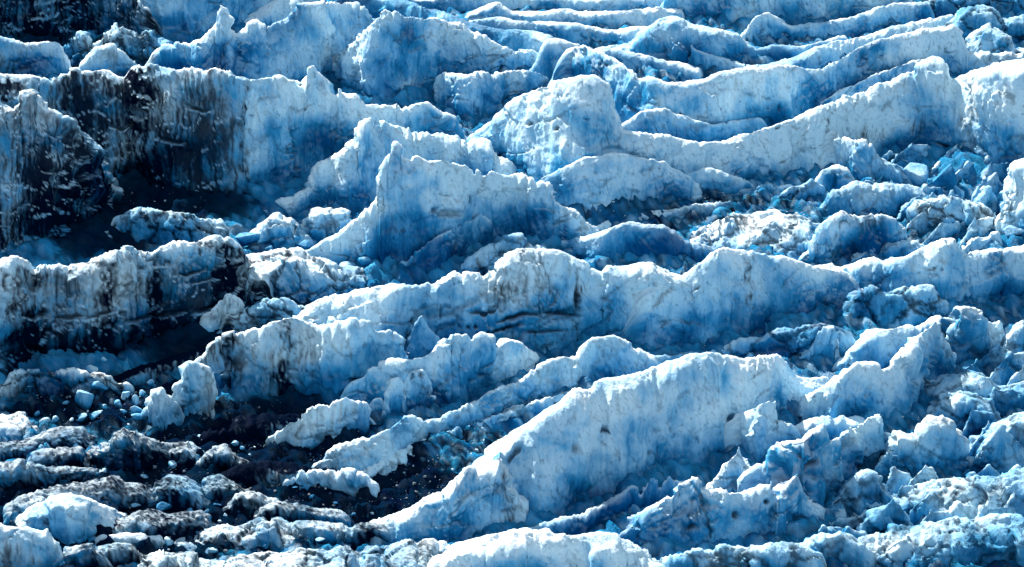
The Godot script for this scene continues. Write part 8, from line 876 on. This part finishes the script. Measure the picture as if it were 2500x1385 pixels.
	plan("ice_shard","tilted broken ice shard, nearest in front of the big rounded ice block","broken ice shards in the lower right jumble",[[Vector3(82,0.8,110.2),Vector3(81.9,-3.5,110.9),0.12],[Vector3(83.5,3.1,108.1),Vector3(83.5,-3.5,109.6),0.12],[Vector3(86.1,5,106.1),Vector3(86.1,-3.5,108.2),0.12],[Vector3(86.8,5.7,105.5),Vector3(86.8,-3.5,107.9),0.12],[Vector3(87.2,5,105.5),Vector3(87.2,-3.5,107.7),0.12],[Vector3(88.8,4,105.1),Vector3(88.8,-3.5,106.9),0.12],[Vector3(89.9,2.2,105.1),Vector3(89.9,-3.5,106.3),0.12]],{"capw":0.5,"flute":0.4,"crack":0.8,"bulge":0.34,"jag":0.2,"run":0.5,"snow":0.5,"clear":1.15,"lump":0.45})
	plan("ice_shard","tilted broken ice shard behind the tilted blue plates","broken ice shards in the lower right jumble",[[Vector3(58.9,0.8,134.2),Vector3(58.8,-3.5,135.2),0.12],[Vector3(60.7,2.2,132),Vector3(60.7,-3.5,133.9),0.12],[Vector3(62.1,3.8,130.4),Vector3(61.9,-3.5,133.5),0.12],[Vector3(62.9,4.4,129.7),Vector3(62.7,-3.5,133.2),0.12],[Vector3(63.4,3.8,129.9),Vector3(63.3,-3.5,132.9),0.12],[Vector3(67.6,3.3,128.7),Vector3(67.4,-3.5,131.4),0.12],[Vector3(68.9,1.8,129.2),Vector3(68.8,-3.5,130.9),0.12]],{"capw":0.5,"flute":0.4,"crack":0.8,"bulge":0.34,"jag":0.2,"run":0.5,"snow":0.5,"clear":1.15,"lump":0.45})
	plan("ice_shard","tilted broken ice shard, second nearest right of the tall ice blades","broken ice shards in the lower right jumble",[[Vector3(71.9,0.8,111.7),Vector3(71.8,-3.5,112.4),0.12],[Vector3(72.7,2.8,110.8),Vector3(72.7,-3.5,112.2),0.12],[Vector3(72.9,3.7,110.4),Vector3(72.9,-3.5,112.2),0.12],[Vector3(73.3,4.2,110.2),Vector3(73.3,-3.5,112.1),0.12],[Vector3(73.6,3.6,110.3),Vector3(73.6,-3.5,112),0.12],[Vector3(76.3,2.4,110.1),Vector3(76.2,-3.5,111.4),0.12],[Vector3(77,1.4,110.3),Vector3(76.9,-3.5,111.2),0.12]],{"capw":0.5,"flute":0.4,"crack":0.8,"bulge":0.34,"jag":0.2,"run":0.5,"snow":0.5,"clear":1.15,"lump":0.45})
	plan("ice_shard","tilted broken ice shard, nearest right of the tilted blue plates","broken ice shards in the lower right jumble",[[Vector3(61.1,0.8,139.7),Vector3(61,-3.5,140.6),0.12],[Vector3(63.3,2.7,136),Vector3(63.2,-3.5,138.3),0.12],[Vector3(66.7,4.5,132.8),Vector3(66.5,-3.5,136.4),0.12],[Vector3(67.6,5.3,131.8),Vector3(67.4,-3.5,135.9),0.12],[Vector3(68.3,4.6,131.8),Vector3(68.1,-3.5,135.5),0.12],[Vector3(71,3.3,131.1),Vector3(70.9,-3.5,133.8),0.12],[Vector3(72.6,2.4,130.8),Vector3(72.5,-3.5,132.9),0.12]],{"capw":0.5,"flute":0.4,"crack":0.8,"bulge":0.34,"jag":0.2,"run":0.5,"snow":0.5,"clear":1.15,"lump":0.45})
	plan("ice_shard","tilted broken ice shard, fourth nearest right of the tilted blue plates","broken ice shards in the lower right jumble",[[Vector3(73.2,0.8,138.2),Vector3(73.1,-3.5,139),0.12],[Vector3(74.9,3,136.6),Vector3(74.9,-3.5,138.5),0.12],[Vector3(78.8,4.2,135.1),Vector3(78.7,-3.5,137.6),0.12],[Vector3(79.5,4.9,134.6),Vector3(79.4,-3.5,137.5),0.12],[Vector3(80.1,4.1,134.8),Vector3(80,-3.5,137.3),0.12],[Vector3(81.7,2.6,135.3),Vector3(81.6,-3.5,137),0.12],[Vector3(83.1,1.6,135.4),Vector3(83.1,-3.5,136.6),0.12]],{"capw":0.5,"flute":0.4,"crack":0.8,"bulge":0.34,"jag":0.2,"run":0.5,"snow":0.5,"clear":1.15,"lump":0.45})
	plan("ice_shard","tilted broken ice shard in front of the tilted blue plates","broken ice shards in the lower right jumble",[[Vector3(55.1,0.8,138.4),Vector3(55,-3.5,139.3),0.12],[Vector3(56.9,1.9,136.7),Vector3(56.9,-3.5,138.4),0.12],[Vector3(62,3.1,134.7),Vector3(61.9,-3.5,137.3),0.12],[Vector3(62.8,3.5,134.3),Vector3(62.6,-3.5,137.2),0.12],[Vector3(63.3,3.1,134.5),Vector3(63.2,-3.5,137),0.12],[Vector3(63.7,2.2,135),Vector3(63.6,-3.5,136.9),0.12],[Vector3(65.2,1.3,135.3),Vector3(65.1,-3.5,136.6),0.12]],{"capw":0.5,"flute":0.4,"crack":0.8,"bulge":0.34,"jag":0.2,"run":0.5,"snow":0.5,"clear":1.15,"lump":0.45})
	plan("ice_shard","tilted broken ice shard, second nearest right of the broken corner slope","broken ice shards in the lower right jumble",[[Vector3(99.7,0.8,119.8),Vector3(99.6,-3.5,120.5),0.12],[Vector3(101.2,2.9,118.6),Vector3(101.2,-3.5,120),0.12],[Vector3(103.1,4.9,117.2),Vector3(103.1,-3.5,119.4),0.12],[Vector3(103.7,5.6,116.7),Vector3(103.7,-3.5,119.1),0.12],[Vector3(104.2,4.8,116.8),Vector3(104.2,-3.5,119),0.12],[Vector3(107.2,3.7,116.2),Vector3(107.2,-3.5,118),0.12],[Vector3(108.5,2,116.4),Vector3(108.4,-3.5,117.5),0.12]],{"capw":0.5,"flute":0.4,"crack":0.8,"bulge":0.34,"jag":0.2,"run":0.5,"snow":0.5,"clear":1.15,"lump":0.45})
	plan("ice_shard","tilted broken ice shard, nearest left of the broken corner slope","broken ice shards in the lower right jumble",[[Vector3(95.9,0.8,106.7),Vector3(95.8,-3.5,107.7),0.12],[Vector3(97.3,1.8,104.2),Vector3(97.2,-3.5,105.9),0.12],[Vector3(100.3,3,101.7),Vector3(100.1,-3.5,104.3),0.12],[Vector3(100.8,3.5,101.2),Vector3(100.6,-3.5,104),0.12],[Vector3(101.2,3,101.3),Vector3(101,-3.5,103.8),0.12],[Vector3(102,2.4,101.3),Vector3(101.8,-3.5,103.3),0.12],[Vector3(102.9,1.6,101.3),Vector3(102.8,-3.5,102.8),0.12]],{"capw":0.5,"flute":0.4,"crack":0.8,"bulge":0.34,"jag":0.2,"run":0.5,"snow":0.5,"clear":1.15,"lump":0.45})
	plan("ice_shard","tilted broken ice shard, nearest left of the big rounded ice block","broken ice shards in the lower right jumble",[[Vector3(75.9,0.8,102),Vector3(75.9,-3.5,102.7),0.12],[Vector3(77.2,3,100.4),Vector3(77.2,-3.5,101.9),0.12],[Vector3(79.1,4.5,99.1),Vector3(79.1,-3.5,101.1),0.12],[Vector3(79.6,5.3,98.6),Vector3(79.6,-3.5,100.9),0.12],[Vector3(80.1,4.5,98.7),Vector3(80.1,-3.5,100.7),0.12],[Vector3(82.3,4,98),Vector3(82.3,-3.5,99.8),0.12],[Vector3(83.3,1.9,98.3),Vector3(83.3,-3.5,99.4),0.12]],{"capw":0.5,"flute":0.4,"crack":0.8,"bulge":0.34,"jag":0.2,"run":0.5,"snow":0.5,"clear":1.15,"lump":0.45})
	plan("ice_shard","tilted broken ice shard, third nearest right of the broken corner slope","broken ice shards in the lower right jumble",[[Vector3(104.9,0.8,105.5),Vector3(104.8,-3.5,106.2),0.12],[Vector3(106.1,2.7,104),Vector3(106.1,-3.5,105.4),0.12],[Vector3(108.3,3.8,102.7),Vector3(108.3,-3.5,104.5),0.12],[Vector3(108.8,4.4,102.3),Vector3(108.8,-3.5,104.3),0.12],[Vector3(109.1,3.8,102.4),Vector3(109.1,-3.5,104.2),0.12],[Vector3(110.3,3,102.3),Vector3(110.2,-3.5,103.8),0.12],[Vector3(111.2,1.6,102.4),Vector3(111.2,-3.5,103.4),0.12]],{"capw":0.5,"flute":0.4,"crack":0.8,"bulge":0.34,"jag":0.2,"run":0.5,"snow":0.5,"clear":1.15,"lump":0.45})
	plan("ice_shard","tilted broken ice shard right of the big rounded ice block","broken ice shards in the lower right jumble",[[Vector3(88.5,0.8,95.6),Vector3(88.4,-3.5,96.6),0.12],[Vector3(89.5,1.4,94.2),Vector3(89.4,-3.5,95.7),0.12],[Vector3(91,2,93.5),Vector3(90.9,-3.5,95.3),0.12],[Vector3(91.4,2.2,93.3),Vector3(91.3,-3.5,95.2),0.12],[Vector3(91.7,2,93.3),Vector3(91.6,-3.5,95.1),0.12],[Vector3(93.2,1.8,93.1),Vector3(93.1,-3.5,94.8),0.12],[Vector3(94,0.9,93.6),Vector3(93.9,-3.5,94.6),0.12]],{"capw":0.5,"flute":0.4,"crack":0.8,"bulge":0.34,"jag":0.2,"run":0.5,"snow":0.5,"clear":1.15,"lump":0.45})
	plan("ice_shard","tilted broken ice shard, second nearest right of the fractured ice shoulder","broken ice shards in the lower right jumble",[[Vector3(107.2,0.8,57.2),Vector3(107.1,-3.5,58.1),0.12],[Vector3(109.8,3.1,53.4),Vector3(109.7,-3.5,55.4),0.12],[Vector3(112.5,4.7,51.2),Vector3(112.4,-3.5,54),0.12],[Vector3(113.5,5.5,50.2),Vector3(113.4,-3.5,53.5),0.12],[Vector3(114.2,4.8,50.2),Vector3(114.1,-3.5,53.1),0.12],[Vector3(118.4,4.3,48.3),Vector3(118.3,-3.5,50.9),0.12],[Vector3(120.2,2.6,48.2),Vector3(120.1,-3.5,50),0.12]],{"capw":0.5,"flute":0.4,"crack":0.8,"bulge":0.34,"jag":0.2,"run":0.5,"snow":0.5,"clear":1.15,"lump":0.45})
	plan("ice_shard","tilted broken ice shard, second nearest behind the fractured ice shoulder","broken ice shards in the lower right jumble",[[Vector3(104.4,0.8,50.3),Vector3(104.4,-3.5,51.1),0.12],[Vector3(106.4,2.6,48.7),Vector3(106.4,-3.5,50.1),0.12],[Vector3(110.6,4.9,46.4),Vector3(110.6,-3.5,48.7),0.12],[Vector3(111.4,5.7,45.9),Vector3(111.4,-3.5,48.4),0.12],[Vector3(112,4.9,46),Vector3(112,-3.5,48.2),0.12],[Vector3(113.5,3.8,45.9),Vector3(113.5,-3.5,47.7),0.12],[Vector3(115,2,46),Vector3(115,-3.5,47.2),0.12]],{"capw":0.5,"flute":0.4,"crack":0.8,"bulge":0.34,"jag":0.2,"run":0.5,"snow":0.5,"clear":1.15,"lump":0.45})
	plan("ice_shard","tilted broken ice shard, nearest behind the fractured ice shoulder","broken ice shards in the lower right jumble",[[Vector3(99.9,0.8,55.7),Vector3(99.8,-3.5,56.6),0.12],[Vector3(101.3,2.4,54.4),Vector3(101.2,-3.5,56),0.12],[Vector3(105,3.9,52.6),Vector3(104.9,-3.5,55),0.12],[Vector3(105.5,4.6,52.1),Vector3(105.4,-3.5,54.9),0.12],[Vector3(106,3.9,52.3),Vector3(105.9,-3.5,54.8),0.12],[Vector3(106.3,3,52.7),Vector3(106.2,-3.5,54.7),0.12],[Vector3(107.3,1.5,53.2),Vector3(107.2,-3.5,54.4),0.12]],{"capw":0.5,"flute":0.4,"crack":0.8,"bulge":0.34,"jag":0.2,"run":0.5,"snow":0.5,"clear":1.15,"lump":0.45})
	plan("ice_shard","tilted broken ice shard, second nearest left of the fractured ice shoulder","broken ice shards in the lower right jumble",[[Vector3(90.8,0.8,62.8),Vector3(90.8,-3.5,63.7),0.12],[Vector3(92,2.8,60.8),Vector3(91.9,-3.5,62.7),0.12],[Vector3(92.2,3.5,60.4),Vector3(92.1,-3.5,62.6),0.12],[Vector3(92.7,4.1,59.9),Vector3(92.6,-3.5,62.4),0.12],[Vector3(93.1,3.5,60),Vector3(93,-3.5,62.2),0.12],[Vector3(96.1,2.5,59),Vector3(96,-3.5,60.8),0.12],[Vector3(97,1.7,59),Vector3(96.9,-3.5,60.3),0.12]],{"capw":0.5,"flute":0.4,"crack":0.8,"bulge":0.34,"jag":0.2,"run":0.5,"snow":0.5,"clear":1.15,"lump":0.45})
	plan("ice_shard","tilted broken ice shard, nearest left of the bottom corner ice knobs","broken ice shards in the lower right jumble",[[Vector3(86.2,0.8,130.7),Vector3(86.1,-3.5,131.7),0.12],[Vector3(87.6,3.2,128.8),Vector3(87.4,-3.5,131.4),0.12],[Vector3(90.9,4.4,127.3),Vector3(90.6,-3.5,130.8),0.12],[Vector3(91.4,5,126.8),Vector3(91.1,-3.5,130.7),0.12],[Vector3(91.8,4.3,127.3),Vector3(91.6,-3.5,130.7),0.12],[Vector3(92.3,3.2,127.9),Vector3(92.2,-3.5,130.6),0.12],[Vector3(93.3,1.4,129),Vector3(93.2,-3.5,130.4),0.12]],{"capw":0.5,"flute":0.4,"crack":0.8,"bulge":0.34,"jag":0.2,"run":0.5,"snow":0.5,"clear":1.15,"lump":0.45})
	plan("ice_shard","tilted broken ice shard in front of the broken corner slope","broken ice shards in the lower right jumble",[[Vector3(98,0.8,120.2),Vector3(97.9,-3.5,121.2),0.12],[Vector3(99,1.3,119),Vector3(98.9,-3.5,120.3),0.12],[Vector3(101.2,2,117.9),Vector3(101.1,-3.5,119.7),0.12],[Vector3(101.6,2.3,117.5),Vector3(101.4,-3.5,119.6),0.12],[Vector3(101.9,2,117.7),Vector3(101.8,-3.5,119.5),0.12],[Vector3(102.4,1.3,118),Vector3(102.2,-3.5,119.4),0.12],[Vector3(103,0.9,118.1),Vector3(102.9,-3.5,119.2),0.12]],{"capw":0.5,"flute":0.4,"crack":0.8,"bulge":0.34,"jag":0.2,"run":0.5,"snow":0.5,"clear":1.15,"lump":0.45})
	plan("ice_shard","tilted broken ice shard, third nearest left of the bottom corner ice knobs","broken ice shards in the lower right jumble",[[Vector3(82.2,0.8,128),Vector3(82.1,-3.5,128.8),0.12],[Vector3(83.7,3,125.5),Vector3(83.6,-3.5,127.4),0.12],[Vector3(84.9,4.2,124.2),Vector3(84.8,-3.5,126.8),0.12],[Vector3(85.4,4.9,123.6),Vector3(85.3,-3.5,126.5),0.12],[Vector3(86,4.2,123.7),Vector3(85.9,-3.5,126.2),0.12],[Vector3(89.1,3.4,122.4),Vector3(89,-3.5,124.5),0.12],[Vector3(90.2,2.1,122.4),Vector3(90.1,-3.5,123.9),0.12]],{"capw":0.5,"flute":0.4,"crack":0.8,"bulge":0.34,"jag":0.2,"run":0.5,"snow":0.5,"clear":1.15,"lump":0.45})
	glacier_floor()
	for q in planned:
		ridge(q[0], q[1], q[2], q[3], q[4])
	chunk("ice_block","pointed pale blue ice block, largest in the dark rubble at left","",0.0,[[Vector3(-96.0,0,66.4),4.1,5.0]],12)
	chunk("ice_block","smooth tilted blue ice block right of the largest one in the dark rubble","",0.0,[[Vector3(-93.1,0,59.6),4.1,3.3]],12)
	chunk("ice_block","grey ice boulder beside the crumbled snow bank left of the centre peak","",0.15,[[Vector3(-66.5,0,-24.6),6.2,3.9]],12)
	chunk("ice_block","small white ice cube in front of the larger rounded snow lump","",0.0,[[Vector3(-52.0,0,-21.7),3.5,2.8]],12)
	chunk("ice_block","big white ice boulder with a smaller knob, on the dirty terraces at lower left","",0.0,[[Vector3(-72.2,0,114.6),3.3,1.9]],12)
	chunk("ice_block","second white ice boulder on the dirty terraces, right of the bigger one","",0.0,[[Vector3(-63.4,0,115.6),2.2,1.6]],12)
	chunk("ice_block","blue-shaded flat ice chunk between the two white boulders on the terraces","",0.0,[[Vector3(-66.7,0,114.7),2.2,1.1]],12)
	chunk("ice_block","round white ice ball at the edge of the black debris, lower centre","",0.0,[[Vector3(-32.7,0,121.1),2.0,1.8]],12)
	chunk("ice_block","tiny white ice pebble above the round ice ball on the black debris","",0.0,[[Vector3(-32.9,0,115.5),1.1,0.7]],12)
	chunk("ice_block","bright lone ice chip on the black debris below the fluted column","",0.0,[[Vector3(-67.7,0,81.9),1.7,1.1]],12)
	chunk("ice_block","white ice ball on the knobby snow mound at the bottom edge","",0.0,[[Vector3(-65.0,0,134.8),1.8,1.8]],12)
	chunk("ice_block","blue faceted ice block at the back of the hollow, right of the slanting spur","",0.0,[[Vector3(107.7,0,-67.1),7.7,6.2]],12)
	chunk("ice_block","angular blue ice block beside a black crack at the right","",0.0,[[Vector3(114.5,0,-63.9),6.8,6.5]],12)
	chunk("ice_block","small round ice knob at the foot of the great climbing ridge","",0.0,[[Vector3(76.1,0,-70.5),3.1,2.3]],12)
	chunk("ice_block","oblong ice boulder cut by the right edge behind the white rim","",0.0,[[Vector3(126.5,0,-24.4),6.3,2.8]],12)
	chunk("ice_block","upright blue ice splinter, leftmost of those below the tall white block","",0.0,[[Vector3(117.1,0,-54.4),2.8,5.6]],12)
	chunk("ice_block","leaning blue ice splinter, tallest of those below the tall white block","",0.0,[[Vector3(121.0,0,-51.7),3.2,7.0]],12)
	chunk("ice_block","loose ice chunk","loose ice chunks in the dark rubble",0.03,[[Vector3(-88.0,0,65.8),2.4,2.0,", fourth nearest right of the largest pointed block"],[Vector3(-87.0,0,61.5),2.8,2.0,", sixth nearest left of the squat fluted tooth"],[Vector3(-84.4,0,65.2),1.8,3.0,", fourth nearest left of the squat fluted tooth"],[Vector3(-83.6,0,69.7),2.9,2.3,", third nearest left of the squat fluted tooth"],[Vector3(-82.6,0,73.6),3.1,1.9,", second nearest left of the squat fluted tooth"],[Vector3(-90.9,0,66.8),2.0,1.4,", second nearest right of the largest pointed block"],[Vector3(-102.9,0,74.7),2.4,1.8,", second nearest right of the clean white snow lumps"],[Vector3(-95.4,0,71.7),2.9,1.1,", second nearest in front of the largest pointed block"],[Vector3(-92.1,0,70.3),3.3,1.5,", nearest right of the largest pointed block"],[Vector3(-99.8,0,64.5),1.5,0.8,", nearest left of the largest pointed block"],[Vector3(-101.1,0,73.3),2.0,1.4,", third nearest left of the largest pointed block"],[Vector3(-95.7,0,51.3),3.8,1.5,", nearest behind the largest pointed block"],[Vector3(-108.3,0,70.9),1.8,1.0,", nearest behind the clean white snow lumps"],[Vector3(-81.8,0,55.1),2.2,1.4," behind the squat fluted tooth"],[Vector3(-87.8,0,72.1),2.0,1.0,", fifth nearest right of the largest pointed block"],[Vector3(-108.7,0,59.4),2.8,1.1,", second nearest behind the clean white snow lumps"],[Vector3(-100.1,0,68.0),2.0,1.0,", second nearest left of the largest pointed block"],[Vector3(-93.6,0,48.0),2.3,1.0,", second nearest behind the largest pointed block"],[Vector3(-97.0,0,72.6),1.6,0.8,", third nearest in front of the largest pointed block"],[Vector3(-86.4,0,69.0),1.7,1.0,", fifth nearest left of the squat fluted tooth"],[Vector3(-83.3,0,60.3),1.7,1.3,", nearest left of the squat fluted tooth"],[Vector3(-105.3,0,70.2),1.7,1.0,", nearest right of the clean white snow lumps"],[Vector3(-94.9,0,69.9),1.3,0.7,", nearest in front of the largest pointed block"],[Vector3(-90.2,0,56.8),1.5,0.9,", third nearest right of the largest pointed block"]],9)
	chunk("ice_block","small ice chip on debris","ice chips on the black debris",0.0,[[Vector3(-58.5,0,86.2),1.2,0.8,", second nearest behind the gritty humped block"],[Vector3(-56.7,0,89.9),1.6,1.2,", nearest behind the gritty humped block"],[Vector3(-60.2,0,85.2),1.8,1.6,", third nearest behind the gritty humped block"],[Vector3(-51.9,0,103.1),1.4,0.6,", second nearest right of the gritty humped block"],[Vector3(-48.5,0,102.5),1.9,0.7,", fourth nearest right of the gritty humped block"],[Vector3(-45.6,0,106.8),1.2,0.4," right of the mottled snow heap"],[Vector3(-53.6,0,92.1),0.9,0.5,", third nearest right of the gritty humped block"],[Vector3(-63.7,0,78.4),1.1,0.6," in front of the tall fluted column"],[Vector3(-42.0,0,109.5),1.2,0.4,", second nearest in front of the fluted jagged fin"],[Vector3(-48.0,0,97.7),1.1,0.5,", nearest in front of the fluted jagged fin"],[Vector3(-67.7,0,91.9),1.2,0.6,", second nearest behind the rounded dirty block"],[Vector3(-88.4,0,100.0),1.8,1.2,", nearest behind the large white-topped block"],[Vector3(-90.3,0,97.7),1.1,0.7,", second nearest behind the large white-topped block"],[Vector3(-59.3,0,116.7),1.2,0.8," in front of the gritty humped block"],[Vector3(-71.1,0,93.5),1.1,0.6,", nearest behind the rounded dirty block"],[Vector3(-36.7,0,111.3),1.2,0.5,", third nearest in front of the fluted jagged fin"],[Vector3(-55.8,0,97.7),0.9,0.5,", nearest right of the gritty humped block"]],9)
	chunk("ice_block","white snow lump","snow lumps on the crumbled bank",0.05,[[Vector3(-60.0,0,-14.9),4.5,2.4,", second nearest right of the grey ice boulder"],[Vector3(-55.7,0,-11.0),4.1,2.3,", fourth nearest right of the grey ice boulder"],[Vector3(-51.2,0,-12.6),5.1,2.4,", second nearest in front of the larger rounded snow lump"],[Vector3(-45.4,0,-8.8),5.1,2.6,", nearest in front of the larger rounded snow lump"],[Vector3(-40.2,0,-5.1),5.0,2.6,", third nearest in front of the larger rounded snow lump"],[Vector3(-57.7,0,-24.5),2.7,1.8,", third nearest right of the grey ice boulder"],[Vector3(-53.5,0,-23.4),3.1,1.9," left of the larger rounded snow lump"],[Vector3(-61.5,0,-8.0),3.0,1.7,", nearest in front of the grey ice boulder"],[Vector3(-49.0,0,-2.2),4.0,2.0,", fourth nearest in front of the larger rounded snow lump"],[Vector3(-41.9,0,0.4),3.6,1.8,", fifth nearest in front of the larger rounded snow lump"],[Vector3(-36.1,0,-4.7),4.0,2.2,", sixth nearest in front of the larger rounded snow lump"],[Vector3(-54.9,0,0.4),3.6,1.8,", second nearest in front of the grey ice boulder"],[Vector3(-61.1,0,-21.7),2.1,1.4,", nearest right of the grey ice boulder"]],9)
	chunk("ice_block","gritty ice cobble","gritty ice cobbles on the terraces",0.3,[[Vector3(-87.0,0,99.2),1.9,1.2," left of the arched dirty terrace"],[Vector3(-72.6,0,95.3),2.3,1.1," behind the rounded dirty block"],[Vector3(-79.1,0,127.4),2.5,1.4," left of the lens-shaped slab"],[Vector3(-78.3,0,113.6),2.2,1.1," behind the lens-shaped slab"],[Vector3(-93.0,0,99.1),2.1,0.9,", nearest behind the large white-topped block"],[Vector3(-61.3,0,112.8),2.1,1.1," in front of the gritty humped block"],[Vector3(-55.3,0,113.7),2.1,0.9,", nearest right of the gritty humped block"],[Vector3(-57.3,0,129.1),2.5,1.2,", second nearest left of the mottled snow heap"],[Vector3(-50.6,0,129.2),2.2,1.1,", nearest right of the mottled snow heap"],[Vector3(-69.7,0,129.1),2.5,1.4," right of the lens-shaped slab"],[Vector3(-98.1,0,100.0),2.3,1.1,", second nearest behind the large white-topped block"],[Vector3(-78.0,0,101.1),1.8,0.8," in front of the arched dirty terrace"],[Vector3(-60.3,0,132.7),2.0,0.9,", third nearest left of the mottled snow heap"],[Vector3(-46.7,0,125.9),2.0,0.9,", third nearest right of the mottled snow heap"],[Vector3(-39.0,0,129.3),2.0,0.9,", fourth nearest right of the mottled snow heap"],[Vector3(-54.7,0,111.1),1.7,0.8,", second nearest right of the gritty humped block"],[Vector3(-68.3,0,119.0),2.0,0.9," in front of the rounded dirty block"],[Vector3(-63.4,0,125.8),2.4,1.2,", fourth nearest left of the mottled snow heap"],[Vector3(-56.9,0,124.1),2.2,1.1,", nearest left of the mottled snow heap"],[Vector3(-47.9,0,121.6),2.0,1.1,", second nearest right of the mottled snow heap"]],9)
